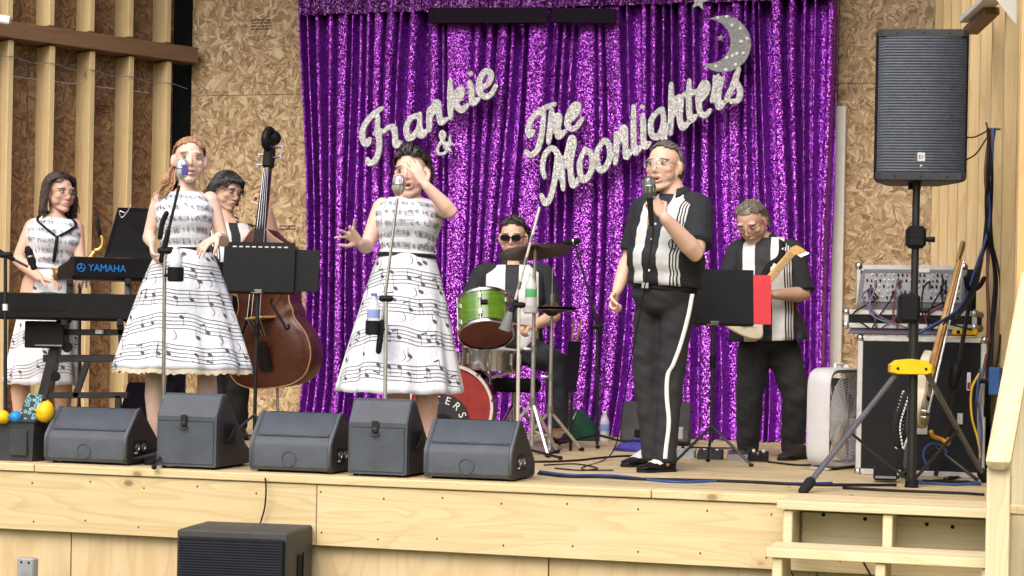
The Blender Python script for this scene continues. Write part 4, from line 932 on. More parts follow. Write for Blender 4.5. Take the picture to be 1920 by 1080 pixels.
def upright_bass():
    d = 11.70; B, Tt, Sc = P(520, 726, d), P(496, 432, d+.05), P(509, 268, d+.10)
    root = thing('upright_bass', 'reddish brown upright bass standing behind the black music stand', 'double bass', A(B[0], d, STG))
    ax = nrm(Tt-B); n = nrm(A(-.34, -1, 0)-ax*np.dot(ax, A(-.34, -1, 0))); s = np.cross(n, ax); L = np.linalg.norm(Tt-B); s = s if s[0] > 0 else -s
    hw = [(0, .05), (.015, .17), (.07, .275), (.19, .325), (.31, .30), (.42, .222), (.47, .215), (.52, .195), (.60, .20), (.66, .235), (.76, .25), (.86, .215), (.93, .12), (1.0, .04)]
    e = [B+ax*L*t+s*w*.86 for t, w in hw]+[B+ax*L*t-s*w*.86 for t, w in hw[::-1]]; e = smooth_path(np.array(e), 4); c = B+ax*L*.4
    o = []
    for off, k in ((-.10, .94), (-.095, 1.0), (.085, 1.0), (.09, .99)): o.append(c+(e-c)*k+n*off)
    MB().loft(np.array(o)).build('ribs', VARN, root, 45)
    rim = c+(e-c)*1.012; front = []
    for off, k in ((.086, 1.012), (.094, 1.012), (.10, .97), (.112, .80), (.120, .5), (.122, .2)): front.append(c+(e-c)*k+n*off)
    fp = MB().loft(np.array(front)).build('front_plate', VARN, root, 60); MB().tube(np.vstack([rim, rim[:1]])+n*.092, .005, 6).build('edge_binding', pm('binding_tan', (.36, .22, .11), .4), fp, 180)
    for q in (-1, 1):
        y = lambda t, x: c+ax*L*(t-.4)+s*x*q+n*(.119-.10*abs(x)**1.6)
        MB().tube(smooth_path([y(.55, .075), y(.53, .062), y(.50, .075), y(.44, .105), y(.38, .135), y(.35, .148), y(.36, .165), y(.38, .16)], 5), .009, 8).build('sound_hole', EBONY, fp, 180)
    br = c+ax*L*.03+n*.12; bg_ = MB(); bg_.loft(np.array([[br-s*.085+n*0, br+s*.085, br+s*.055+n*.13, br-s*.055+n*.13], [br-s*.085+ax*.014, br+s*.085+ax*.014, br+s*.055+n*.13+ax*.01, br-s*.055+n*.13+ax*.01]])); bg_.build('bridge', MAPLE, root)
    tp = B+ax*.10+n*.13; MB().bar(tp, br-ax*.14+n*.06, .075, .02, hint=n).build('tailpiece', EBONY, root)
    nk0, nk1 = Tt-ax*.02+n*.05, Sc-nrm(Sc-Tt)*.16+n*.02; MB().tube([nk0-ax*.03, nk0, nk1], [.034, .030, .026], 12).build('neck', VARN, root); 
    fb0 = c+ax*L*.28+n*.20; MB().loft(np.array([[fb0-s*.042, fb0+s*.042, fb0+s*.03-n*.02, fb0-s*.03-n*.02], [nk1-s*.022+n*.022, nk1+s*.022+n*.022, nk1+s*.02, nk1-s*.02]])).build('fingerboard', EBONY, root)
    sg = MB()
    for i in range(4): k = (i-1.5); sg.tube([br+n*.132+s*k*.028, nk1+s*k*.010+n*.03], .0016, 5); sg.tube([br+n*.132+s*k*.028, tp+ax*.2+s*k*.018+n*.03], .0016, 5)
    sg.build('strings', pm('string_steel', (.65, .65, .66), .3, .9), root)
    hd = nrm(Sc-Tt); pb = MB().bar(nk1, Sc-hd*.03+n*.015, .062, .065, hint=n, b=.012).build('pegbox', EBONY, root)
    sp = [Sc+hd*(.02+.05*math.cos(t))*1.0+n*(.05-.075*(1-t/14)*math.sin(t)*.8) for t in np.linspace(0, 11, 40)]; MB().tube(sp, np.linspace(.030, .016, 40), 10, round_ends=True).build('scroll', EBONY, root, 180)
    MB().ell(Sc+hd*.03, (.058, .045, .05), 16, 10).build('scroll_eye', EBONY, root, 180)
    for i in range(4):
        q = 1 if i % 2 else -1; p = nk1+(Sc-nk1)*(.18+.2*i); g = MB().tube([p, p+s*q*.075], [.009, .007], 8).build('tuning_key', CHROME, pb); MB().bar(p+s*q*.075-hd*.016, p+s*q*.075+hd*.016, .02, .005, hint=n).build('key_button', STEEL, g)
    MB().cyl(B-ax*.0, A(B[0]+.01, d-.02, STG), .008).build('endpin', STEEL, root); MB().ell(A(B[0]+.01, d-.02, STG+.012), (.016, .016, .012), 10, 6).build('endpin_tip', RUBBER, root)
upright_bass()
def keyboards():
    fr = Fr(P(137, 523, 10.75), math.radians(-30)); h = .125
    root = thing('keyboard', 'upper black stage keyboard with blue lettering on its back', 'keyboard', fr.p(.5, .15, 0))
    MB().prism(fr, [(0, .02), (0, h), (.05, h+.004), (.10, h-.02), (.29, h-.05), (.32, .02), (.30, 0), (.02, 0)], 0, 1.02, .006).build('case', BLACKP, root, 30)
    k = MB(); 
    for i in range(42): k.box(fr, .06+i*.0215, .06+i*.0215+.020, .19, .33, h-.048, h-.036, .002)
    k.build('white_keys', WHITEP, root); k = MB()
    for i in range(42):
        if i % 7 not in (2, 6): k.box(fr, .075+i*.0215, .085+i*.0215, .19, .27, h-.034, h-.024, .002)
    k.build('black_keys', MATTE, root)
    v, f = text_mesh('YAMAHA', .058, .0008); lb = pm('lettering_blue', (.02, .20, .62), .4, var=.02)
    place = lambda v, x, z: fr.o+np.outer(v[:, 0]+x, fr.M[:, 0])+np.outer(v[:, 1]+z, fr.M[:, 2])+np.outer(-.0015-v[:, 2], fr.M[:, 1])
    obj('lettering', place(v*A(.92, 1, 1), .195, .065), f, lb, root, 0)
    a = np.linspace(0, 2*math.pi, 25); em = MB(); em.tube([fr.p(.045+.022*math.cos(t), -.001, .065+.022*math.sin(t)) for t in a], .0028, 6)
    for q in range(3): t = math.pi/2+q*2*math.pi/3; em.tube([fr.p(.045, -.001, .065), fr.p(.045+.018*math.cos(t), -.001, .065+.018*math.sin(t))], .003, 6)
    em.build('emblem', lb, root, 180)
    q = [P(222, 389, 10.95), P(280, 391, 11.1), P(290, 486, 11.0), P(196, 482, 10.85)]; q = np.array(q); n = nrm(np.cross(q[1]-q[0], q[3]-q[0])); n = n if n[1] < 0 else -n
    MB().loft(np.array([q, q-n*.006])).build('music_rest', MATTE, root)
    w = MB(); w.tube(smooth_path([P(236, 400, 10.9), P(224, 396, 10.9), P(228, 408, 10.9), P(238, 398, 10.9), P(246, 384, 10.9)], 5), .003, 6); w.build('clip_wire', CHROME, root, 180)
    f2 = Fr(P(-60, 597, 10.52), math.radians(-3)); w2 = P(266, 597, 10.52)[0]-P(-60, 597, 10.52)[0]; r2 = thing('keyboard', 'long lower black keyboard under the player hands', 'keyboard', f2.p(w2/2, .15, 0))
    MB().prism(f2, [(0, .015), (0, .145), (.07, .15), (.10, .125), (.33, .10), (.34, .015), (.32, 0), (.02, 0)], 0, w2, .008).build('case', BLACKP, r2, 30); k = MB()
    for i in range(38): k.box(f2, .04+i*.0235, .04+i*.0235+.022, .20, .345, .102, .122, .002)
    k.build('white_keys', WHITEP, r2); MB().box(f2, w2*.25, w2*.55, -.002, .002, .05, .10, .001).build('rear_plate', MATTE, r2)
    st = thing('keyboard_stand', 'black tubular stand carrying the two keyboards', 'keyboard stand', A(P(110, 800, 10.75)[0], 10.75, STG)); d = 10.72; pt = lambda x, y, dd=0: P(x, y, d+dd)
    b = lambda nm, p, q, w=.034, h=.034: MB().bar(p, q, w, h, hint=A(0, 1, 0)).build(nm, BLKMETAL, st)
    fz = lambda x: FL(x, 838)*A(1, 0, 0)+A(0, d, STG+.02)
    b('upright', pt(118, 597), pt(80, 748), .055, .05); b('upright', pt(120, 597, .32), pt(90, 748, .32), .04, .04); b('upright', pt(165, 676), pt(141, 745)); b('crossbar', pt(125, 623), pt(243, 623)); b('crossbar', pt(82, 672), pt(238, 672), .04, .04); b('crossbar', pt(72, 741), pt(240, 741)); 
    b('foot_bar', A(pt(78, 745)[0], d-.18, STG+.02), A(pt(78, 745)[0], d+.42, STG+.02)); b('foot_bar', A(pt(222, 745)[0], d-.18, STG+.02), A(pt(222, 745)[0], d+.42, STG+.02)); b('upright', pt(80, 745), A(pt(78, 745)[0], d, STG+.03)); b('upright', pt(222, 741), A(pt(222, 745)[0], d, STG+.03))
    b('arm', pt(120, 604, -.16), pt(120, 604, .36)); b('arm', pt(225, 604, -.16), pt(225, 604, .36)); b('upright', pt(225, 604), pt(232, 672)); b('tier_post', pt(128, 605, .1), pt(132, 526, .1)); b('tier_post', pt(240, 605, .2), pt(240, 526, .25)); b('tier_arm', pt(132, 528, -.05), pt(132, 528, .34)); b('tier_arm', pt(240, 528, .0), pt(240, 528, .5))
    MB().box(Fr(pt(187, 622, -.02)), -.018, .025, -.02, 0, -.012, .012, .002).build('white_tag', WHITEP, st); MB().cyl(pt(104, 706, -.05), pt(104, 706, .02), .028).build('lock_knob', BLACKP, st); MB().cyl(pt(126, 651, -.06), pt(126, 651, .02), .03).build('lock_knob', BLACKP, st)
    px = thing('power_box', 'black control box clamped under the lower keyboard', 'control box', pt(90, 650)); MB().box(Fr(pt(47, 652, -.06), 0), 0, .22, -.02, .12, 0, .15, .006).build('housing', BLACKP, px); MB().box(Fr(pt(47, 652, -.06), 0), .06, .21, -.023, -.019, .012, .02, .001).build('label_strip', STEEL, px)
    sx = thing('saxophone', 'brass saxophone with black mouthpiece behind the upper keyboard', 'saxophone', A(P(185, 800, 11.4)[0], 11.4, STG+.3)); p = lambda x, y, dd=0: P(x, y, 11.4+dd)
    MB().tube(smooth_path([p(178, 470), p(186, 468), p(192, 460), p(192, 447), p(187, 440)], 5), np.linspace(.016, .011, 21), 10).build('neck', GOLD, sx, 180); MB().tube([p(188, 442), p(184, 425), p(182, 405)], [.013, .015, .007], 10, round_ends=True).build('mouthpiece', EBONY, sx)
    MB().tube(smooth_path([p(178, 471), p(168, 486), p(148, 500), p(128, 508), p(112, 514)], 6), np.linspace(.018, .036, 25), 14).build('body_tube', GOLD, sx, 180); MB().lathe(p(114, 513), A(-1, -.2, -.25), [(.034, 0), (.036, .02), (.046, .04), (.052, .046), (.049, .047), (.034, .03)], 20, False).build('bell', GOLD, sx, 180)
    for i in range(6): q = p(172-i*9, 484+i*5, -.025); MB().cyl(q, q-A(0, .012, 0), .012).build('key', GOLD, sx)
    MB().tube([p(150, 500), A(p(150, 655)[0], 11.4, STG+.25), A(p(150, 655)[0], 11.4, STG)], [.010, .010, .03], 8).build('support_peg', BLKMETAL, sx)
keyboards()
def drum_kit():
    kit = 'drum kit'
    d = 11.25; c = P(845, 745, d); R = .245; ax = nrm(A(-.10, -1, 0)); x, y = axes_from(ax)
    bd = thing('bass_drum', 'bass drum with red front head and white lettering', 'drum', A(c[0], d+.2, STG)); c[2] = STG+R+.004
    MB().lathe(c-ax*.02, -ax, [(R*.97, 0), (R*.97, .40)], 40).build('shell', pm('drum_red', (.22, .02, .02), .25), bd, 180)
    MB().lathe(c, ax, [(R*.965, -.012), (R*.97, -.002), (.001, -.001)], 40).build('front_head', pm('head_red', (.27, .030, .028), .45), bd, 60)
    MB().lathe(c-ax*.004-A(.05, 0, .085), ax, [(.165, 0), (.165, .006), (.001, .0065)], 36).build('dark_disc', pm('head_dark', (.030, .030, .036), .45), bd)
    MB().lathe(c-A(.045, 0, .115), ax, [(.075, 0), (.078, .008), (.060, .010), (.058, -.02)], 28).build('port_ring', BLACKP, bd)
    MB().lathe(c-ax*.03, ax, [(R*.96, 0), (R*1.03, 0), (R*1.04, .018), (R*1.03, .042), (R*.965, .042), (R*.96, .03)], 44, False).build('hoop', pm('hoop_cream', (.62, .56, .50), .35), bd, 50)
    for i in range(9):
        t = i*2*math.pi/9+.2; p = c+x*R*1.02*math.cos(t)+y*R*1.02*math.sin(t); MB().bar(p+ax*.02, p-ax*.16, .012, .012, hint=x).build('tension_claw', CHROME, bd)
    rad = .128; word_ = 'MOONLIGHTERS'
    for i, ch in enumerate(word_):                                                  # lettering round the dark disc
        t = math.radians(20+(11-i)*27); v, f = text_mesh(ch, .064, .001); ca, sa = math.cos(t-math.pi/2), math.sin(t-math.pi/2); v2 = v.copy(); v2[:, 0] = v[:, 0]*ca-v[:, 1]*sa+rad*math.cos(t)-.05; v2[:, 1] = v[:, 0]*sa+v[:, 1]*ca+rad*math.sin(t)-.085
        X_ = A(1, 0, 0)-ax*ax[0]; obj('lettering', c+np.outer(v2[:, 0], nrm(X_))+np.outer(v2[:, 1], A(0, 0, 1))+np.outer(.011+v2[:, 2], ax), f, WHITEP, bd, 0)
    for q in (-1, 1): MB().tube([c+A(.20*q, .1, -.05), A(c[0]+.30*q, d+.02, STG+.01)], .008, 8, round_ends=True).build('spur', CHROME, bd)
    # rack tom: shell tilted toward the drummer so that the lower head shows
    d = 11.15; tc = P(911, 628, d); axt = nrm(A(-.06, .52, .85)); R = .158
    tm = thing('green_tom', 'bright green tom with dark red lower head', 'drum', tc)
    n = N('green_lacquer'); n.set(Base_Color=n.ramp(n.noise(n.vm('MULTIPLY', n.coord(), (1, 1, 12)), 9, 3), [(.3, (.05, .13, .012)), (.7, (.12, .235, .022))]), Roughness=.18); n.b.inputs['Coat Weight'].default_value = .6
    MB().lathe(tc, axt, [(R, .01), (R, .225)], 40, False).build('shell', n.m, tm, 180); MB().lathe(tc, axt, [(R*.985, .004), (.001, .003)], 40, False).build('lower_head', pm('head_maroon', (.16, .055, .045), .4), tm, 180); MB().lathe(tc, axt, [(R*.98, .232), (.001, .233)], 40, False).build('upper_head', pm('head_white', (.6, .6, .58), .5), tm, 180)
    for z in (0.0, .214): MB().lathe(tc, axt, [(R*.99, z-.006), (R*1.05, z-.004), (R*1.06, z+.010), (R*1.03, z+.018), (R*.995, z+.016)], 40, False).build('rim', CHROME, tm, 50)
    x, y = axes_from(axt)
    for i in range(6):
        t = i*math.pi/3+.25; r_ = x*math.cos(t)+y*math.sin(t); p = tc+r_*(R+.008); MB().bar(p+axt*.04, p+axt*.075, .02, .018, hint=r_).build('lug', CHROME, tm); MB().bar(p+axt*.15, p+axt*.185, .02, .018, hint=r_).build('lug', CHROME, tm); MB().tube([p+r_*.006+axt*.0, p+r_*.006+axt*.225], .0028, 6).build('tension_rod', CHROME, tm)
    fdir = nrm(A(0, -1, 0)-axt*np.dot(A(0, -1, 0), axt)); p = tc+fdir*(R+.004)+axt*.125; MB().bar(p-np.cross(fdir, axt)*.022, p+np.cross(fdir, axt)*.022, .028, .016, hint=fdir).build('badge', MATTE, tm)
    MB().tube([tc+axt*.11+A(.0, .15, 0), A(tc[0]+.02, d+.22, c[2]+.2)], .011, 8).build('mount_arm', CHROME, tm)
    # snare
    sc_ = P(918, 690, 11.55); sn = thing('snare_drum', 'chrome snare drum below the green tom', 'drum', A(sc_[0], sc_[1], STG)); axs = nrm(A(.05, -.06, 1)); R = .172
    MB().lathe(sc_, axs, [(R, 0), (R, .115)], 36).build('shell', CHROME, sn, 60); MB().lathe(sc_, axs, [(R*.98, .118), (.001, .119)], 36, False).build('head', pm('head_white', (0, 0, 0)), sn, 180)
    for z in (-.004, .104): MB().lathe(sc_, axs, [(R*1.0, z), (R*1.05, z), (R*1.05, z+.016), (R*1.0, z+.016)], 36, False).build('rim', CHROME, sn, 50)
    for i in range(8): t = i*math.pi/4; p = sc_+A(math.cos(t), math.sin(t), 0)*(R+.01); MB().bar(p+A(0, 0, .02), p+A(0, 0, .09), .018, .018).build('lug', CHROME, sn)
    b = A(sc_[0], sc_[1], STG); MB().cyl(b+A(0, 0, .1), sc_-A(0, 0, .03), .012).build('stand_post', CHROME, sn); MB().lathe(b+A(0, 0, .26), A(0, 0, 1), [(.02, 0), (.03, .02), (.03, .06), (.018, .08)], 14).build('stand_clamp', CHROME, sn)
    for q in range(3):
        t = q*2.094+.3; MB().tube([b+A(0, 0, .2), b+A(.22*math.cos(t), .22*math.sin(t), .012)], .010, 8, round_ends=True).build('stand_leg', CHROME, sn); MB().tube([sc_-A(0, 0, .06), sc_+A(.17*math.cos(t), .17*math.sin(t), -.012)], .010, 8, round_ends=True).build('basket_arm', CHROME, sn)
    # cymbals
    BRZ = pm('bronze_dark', (.085, .062, .042), .38, .8, .25, 30); TAN = pm('satin_chrome', (.58, .57, .56), .3, .8)
    def tripod(root, b, top, z1=.26, sp=.26, ph=.2, r=.0125):
        MB().cyl(b+A(0, 0, .05), top, r*1.15, r*.75).build('pole', TAN, root); MB().cyl(b+A(0, 0, z1), b+A(0, 0, z1+.05), .022).build('leg_collar', STEEL, root); zm = b[2]+(top[2]-b[2])*.5; MB().cyl(A(b[0], b[1], zm), A(b[0], b[1], zm+.035), .019).build('height_clamp', STEEL, root); MB().tube([A(b[0], b[1], zm+.018), A(b[0]-.05, b[1]-.01, zm+.018)], [.007, .010], 8, round_ends=True).build('wing_nut', CHROME, root)
        for q in range(3):
            t = q*2.094+ph; e = b+A(sp*math.cos(t), sp*math.sin(t), .012); L = MB().bar(b+A(0, 0, z1+.02), e, .018, .010, hint=A(0, 1, 0)).build('leg', TAN, root); MB().ell(e, (.018, .018, .013), 10, 6).build('rubber_foot', RUBBER, L); MB().bar(b+A(0, 0, .09), b+(e-b)*.5+A(0, 0, .11), .012, .006, hint=A(0, 1, 0)).build('brace', TAN, root)
    def cymbal(root, c, ax, R, mat): MB().lathe(c, ax, [(.004, .034), (.02, .033), (.045, .016), (R*.5, .005), (R, -.014), (R, -.0165), (R*.5, .002), (.045, .013), (.004, .030)], 48, False).build('cymbal', mat, root, 50)
    p = lambda x, y, dd=0: P(x, y, 10.95+dd)
    b = FL(999, 838); b = A(p(1000, 700)[0], 10.95, STG); cr = thing('cymbal_stand', 'silver tripod stand with a big dark tilted cymbal before the drummer', 'cymbal', b); top = p(1003, 468); tripod(cr, b, top, .28, .24, .9); MB().tube([top-A(0, 0, .03), top+A(0, 0, .04)], .006, 8).build('tilter_rod', STEEL, cr); cymbal(cr, top, nrm(A(-.12, .17, 1)), .215, BRZ); MB().ell(top+A(-.01, .02, .055), (.012, .012, .010), 10, 6).build('wing_nut', CHROME, cr); MB().lathe(p(995, 588, -.06), A(0, 0, 1), [(.034, 0), (.042, .006), (.042, .045), (.038, .045), (.038, .01)], 18).build('cup_holder', pm('holder_clear', (.45, .46, .48), .3), cr)
    bottle(p(995, 583, -.06), 'clear water bottle with a green label by the cymbal stand', CLEARP, WHITEP, pm('label_green', (.10, .42, .14), .5), .215, .033)
    hh = P(1035, 578, 11.3); hb = A(hh[0], hh[1], STG); ht = thing('hi_hat', 'thin paired hi-hat cymbals on a silver stand', 'hi-hat', hb); tripod(ht, hb, hh+A(0, 0, .0), .22, .22, .5); MB().cyl(hh, P(1036, 502, 11.3), .0035).build('pull_rod', CHROME, ht); cymbal(ht, hh, A(0, .03, 1), .165, pm('bronze_light', (.30, .22, .12), .3, .9)); cymbal(ht, hh-A(0, 0, .012), A(0, -.03, -1), .165, BRZ); MB().cyl(hh+A(0, 0, .03), hh+A(0, 0, .085), .013).build('clutch', CHROME, ht); MB().box(Fr(hb+A(0, -.12, .012)), -.045, .045, -.16, .12, 0, .012, .003).build('pedal', STEEL, ht)
    sb = thing('stick_bag', 'black stick pouch beside the hi-hat', 'bag', P(1075, 690, 11.4)); q = lambda x, y, dd=0: P(x, y, 11.4+dd); MB().loft(np.array([[q(1058, 735), q(1080, 735), q(1080, 735, .05), q(1058, 735, .05)], [q(1062, 690), q(1086, 690), q(1086, 690, .07), q(1062, 690, .07)], [q(1066, 640), q(1090, 640), q(1090, 640, .08), q(1066, 640, .08)]])).build('pouch', cloth_black(), sb, 60); MB().tube([q(1072, 735), A(q(1072, 735)[0], 11.42, STG)], .01, 8).build('support_pole', BLKMETAL, sb)
    for k, (xa, xb) in enumerate(((1072, 1075), (1076, 1090))): MB().tube([q(xa, 655, .03), q(xb, 604, .03), q(xb+.4, 598, .03)], [.0075, .006, .004], 8, round_ends=True).build('drumstick', MAPLE, None, 180, label='upright spare drumstick in the stick pouch' if k == 0 else 'slanting spare drumstick in the stick pouch', cat='drumstick', group='spare drumsticks')
def cloth_black():
    return pm('black_cloth', (.012, .012, .014), .9)
drum_kit()
def floor_things():
    d = 11.35; c = FL(1232, 834); fr = Fr((c[0]-.24, c[1]-.05, STG), .12)
    r = thing('floor_monitor', 'black wedge monitor on the deck behind the man in front', 'monitor speaker', fr.p(.2, .2, 0)); MB().prism(fr, [(.02, .01), (0, .03), (.02, .10), (.20, .27), (.24, .27), (.38, .05), (.38, .01)], 0, .44, .012).build('cabinet', DARKBOX, r, 30); MB().box(fr, .09, .20, -.006, .02, .05, .10, .01).build('side_handle', MATTE, r); MB().box(fr, .26, .40, -.004, .03, .04, .12, .006).build('jack_plate', GREY, r)
    f2 = Fr(FL(222, 838)+A(0, .25, 0), .2); r = thing('floor_monitor', 'black wedge monitor half hidden behind the far left wedge', 'monitor speaker', f2.p(.15, .15, 0)); MB().prism(f2, [(0, .01), (0, .20), (.10, .36), (.16, .36), (.36, .10), (.36, .01)], -.05, .25, .012).build('cabinet', pm('black_cloth', (0, 0, 0)), r, 30); MB().box(f2, .0, .2, -.004, .003, .05, .16, .003).build('grille', MATTE, r)
    # plastic tub with toys
    v = .12; uA, uB = wallV(-70, 860, v)[0], wallV(60, 860, v)[0]; f3 = Fr(ST.p(uA, v, 0)); w = uB-uA; h = .20
    t = thing('plastic_tub', 'dark grey plastic tub at the far left stage edge', 'tub', f3.p(w/2, .13, 0)); R = []
    for z, k, g in ((0, .0, 1), (h, -.018, 1), (h, -.028, 1), (h+.012, -.028, 1), (h+.012, -.014, 1), (.01, .008, 1)): R.append(f3.pts([(k, k, z), (w-k, k, z), (w-k, .26-k, z), (k, .26-k, z)]))
    MB().loft(np.array(R)).build('tub_body', pm('tub_grey', (.035, .040, .046), .5), t, 30); MB().box(f3, w-.12, w-.02, -.022, -.008, .03, .16, .004).build('front_rib', pm('tub_grey', (0, 0, 0)), t); MB().box(f3, w+.006, w+.012, .10, .14, .08, .115, .002).build('price_sticker', GREY, t)
    q = lambda x, y, dd=.12: P(x, y, FL(30, 868)[1]+dd)
    for lab, nm, px, py, rx, rz, mt in (('yellow toy egg sticking out of the plastic tub', 'toy_egg', 80, 771, .046, .056, YELLOW), ('yellow toy at the left frame edge in the tub', 'toy_egg', 2, 781, .04, .034, YELLOW), ('small blue toy ball in the plastic tub', 'toy_ball', 27, 781, .034, .030, pm('toy_blue', (.02, .22, .60), .4))):
        r = thing(nm, lab, 'toy', q(px, py)-A(0, 0, rz)); MB().lathe(q(px, py)-A(0, 0, rz), nrm(A(.25, 0, 1)), [(rx*k, rz*2*z) for k, z in ((.05, 0), (.55, .06), (.88, .24), (1, .45), (.86, .70), (.5, .92), (.05, 1))], 20).build('shell', mt, r, 180); MB().lathe(q(px, py)-A(0, 0, .004), nrm(A(.25, 0, 1)), [(rx*1.0, 0), (rx*1.015, .002), (rx*1.0, .005)], 20, False).build('seam_ring', mt, r, 180)
    n = N('teal_print'); n.set(Base_Color=n.ramp(n.voro(n.coord(), 55, 'Distance'), [(.1, (.02, .10, .11)), (.35, (.03, .26, .28)), (.5, (.35, .55, .58)), (.6, (.02, .03, .04))]), Roughness=.4)
    a, b = q(48, 792), q(66, 737); ax = nrm(b-a); x, y = axes_from(ax); MB().loft(np.array([[a+A(-.05, 0, 0), a+A(.05, 0, 0), a+A(.05, .05, 0), a+A(-.05, .05, 0)], [b+A(-.035, .01, 0), b+A(.035, .01, -.012), b+A(.035, .04, -.012), b+A(-.035, .04, 0)]])).build('toy_box', n.m, None, 30, label='teal patterned cardboard toy box leaning out of the tub', cat='box')
    # pedals, bags, bottle
    for i, (px, py, w, mt, lab) in enumerate(((1285, 858, .10, GREY, 'grey effects pedal nearest the man in front'), (1330, 862, .14, DARKBOX, 'wide dark effects pedal under the music stand'), (1385, 864, .13, STEEL, 'silver edged effects pedal right of the stand foot'), (1420, 866, .11, BLACKP, 'black effects pedal before the guitarist shoes'))):
        f = Fr(FL(px, py), .2); r = thing('effects_pedal', lab, 'pedal', f.p(0, 0, 0), 'effects pedals on the deck'); MB().prism(f, [(0, 0), (0, .035), (.12, .055), (.12, 0)], -w/2, w/2, .004).build('case', mt, r, 30)
        for k in (-.25, .25): MB().cyl(f.p(w*k, .085, .05), f.p(w*k, .085, .066), .009).build('knob', WHITEP if i % 2 else MATTE, r)
        MB().cyl(f.p(0, .03, .04), f.p(0, .03, .055), .010).build('foot_switch', CHROME, r)
    f = Fr(FL(1190, 846), .1); r = thing('blue_bag', 'crumpled blue bag on the deck beside the rear wedge', 'bag', f.o); rr = []
    for z, k in ((0, 1), (.02, 1.05), (.045, .7), (.055, .25)): rr.append(f.pts([(.13*k*math.cos(t)*(1+.15*math.sin(3*t+z*60)), .09*k*math.sin(t)*(1+.2*math.cos(4*t)), z) for t in np.linspace(0, 2*math.pi, 24, endpoint=False)]))
    MB().loft(np.array(rr)).build('sack', pm('bag_blue', (.05, .05, .28), .6, var=.3), r, 50); MB().tube([f.p(-.04, 0, .05), f.p(-.02, -.02, .075), f.p(.02, -.02, .075), f.p(.04, 0, .05)], .005, 6).build('strap', pm('bag_blue', (0, 0, 0)), r, 180)
    c = FL(1090, 826); g = thing('green_bag', 'dark green cloth bag slumped behind the hi-hat', 'bag', c); rr = []
    for z, k, o in ((0, 1, 0), (.05, 1.02, 0), (.12, .85, -.02), (.18, .5, -.03), (.205, .15, -.035)): rr.append([c+A(o+.115*k*math.cos(t)*(1+.08*math.sin(5*t+z*20)), .09*k*math.sin(t), z) for t in np.linspace(0, 2*math.pi, 24, endpoint=False)])
    MB().loft(np.array(rr)).build('sack', cloth_green(), g, 60); MB().tube(smooth_path([c+A(-.10, -.05, .03), c+A(-.07, -.08, .12), c+A(-.03, -.03, .20)], 4), .006, 6).build('drawstring', STEEL, g, 180)
    bottle(FL(1138, 834)+A(0, .35, 0), 'water bottle with pale blue label near the curtain foot', CLEARP, WHITEP, pm('label_blue', (0, 0, 0)), .20)
    f = Fr(FL(1660, 905), .15); r = thing('stage_box', 'small black stage box at the foot of the tripod stand', 'stage box', f.o); MB().box(f, -.055, .055, 0, .10, .01, .075, .006).build('case', BLACKP, r); MB().box(f, -.05, .05, -.004, .001, .02, .032, .001).build('connector_row', STEEL, r)
    # cables on the deck
    z = lambda x, y, h=.006: FL(x, y)+A(0, 0, h)
    cable([z(1010, 890), z(1060, 896), z(1130, 897), z(1200, 901), z(1300, 903), z(1400, 906), z(1500, 911), z(1600, 912), z(1680, 912)], .009, CABLE, 'cable', 'thick black cable along the stage edge right of the wedges')
    cable([z(1012, 886), z(1070, 893), z(1150, 894), z(1260, 906), z(1360, 904), z(1470, 909), z(1560, 908)], .007, CABLE_B, 'cable', 'blue cable beside the thick black one at the stage edge')
    cable([z(1000, 868), z(1070, 866), z(1150, 858), z(1210, 856), z(1280, 852)], .006, CABLE, 'cable', 'black cable crossing the deck behind the two-tone shoes')
    cable([z(1020, 874), z(1080, 872), z(1120, 880), z(1090, 884), z(1040, 880)], .004, CABLE, 'cable', 'thin looped cable on the deck right of the last wedge')
    cable([z(1440, 868), z(1500, 874), z(1560, 872), z(1640, 880)], .005, CABLE, 'cable', 'thin cable from the pedals to the road case')
    cable([z(1580, 917), z(1650, 921), z(1720, 924), z(1800, 927), z(1845, 930)], .007, CABLE, 'cable', 'black cable lying in front of the tripod foot')
    for i, lab in enumerate(('outer loop of coiled blue cable by the road case', 'inner loop of coiled black cable by the road case')):
        k = 1-.3*i; cable([FL(1775, 908)+A(.16*k*math.cos(t), .10*k*math.sin(t), .008+.004*i+.002*math.sin(5*t)) for t in np.linspace(0, 12, 40)], .006, CABLE if i else CABLE_B, 'cable', lab, n=3)
    cable([z(488, 878, .01), ST.p(UV(FL(493, 890))[0], -.045, -.03), ST.p(UV(FL(492, 890))[0], -.042, -.15), ST.p(UV(FL(484, 890))[0]-.01, -.04, -.26), ST.p(UV(FL(480, 890))[0]-.02, -.035, -.45), ST.p(UV(FL(470, 890))[0]-.02, -.08, -STG+.02)], .004, CABLE, 'cable', 'thin black cable hanging over the front board above the subwoofer')
    for i, (px, lab) in enumerate(((1490, 'thin cable dangling behind the left of the steps'), (1640, 'thin cable dangling behind the middle of the steps'))):
        u = wallV(px, 1050, -.01)[0]; cable([ST.p(u-.05, -.012, -.27), ST.p(u, -.02, -.36), ST.p(u+.03, -.02, -.48), ST.p(u+.02, -.03, -STG+.01)], .004, CABLE, 'cable', lab)
    # fittings on the walls
    f = Fr(P(53, 1075, 9.20)); r = thing('outlet_box', 'grey metal outlet box on the skirting panel at lower left', 'outlet box', f.p(0, 0, -.1)); MB().box(f, -.045, .045, -.03, .02, -.12, .075, .006).build('box', pm('galvanised', (.36, .38, .40), .45, .5), r)
    for k in (-.02, .02): MB().ell(f.p(k, -.031, .055), (.006, .003, .006), 8, 5).build('screw', MATTE, r)
    D1 = (R0+RD*wallpt(1885, R0+RN*.12, RD, 20)+RN*.12)[1]; p0 = P(1866, -6, D1); r = thing('eave_trim', 'white trimmed eave piece at the top right above the studs', 'eave', p0); q = lambda x, y, dd=0: P(x, y, D1-.15+dd)
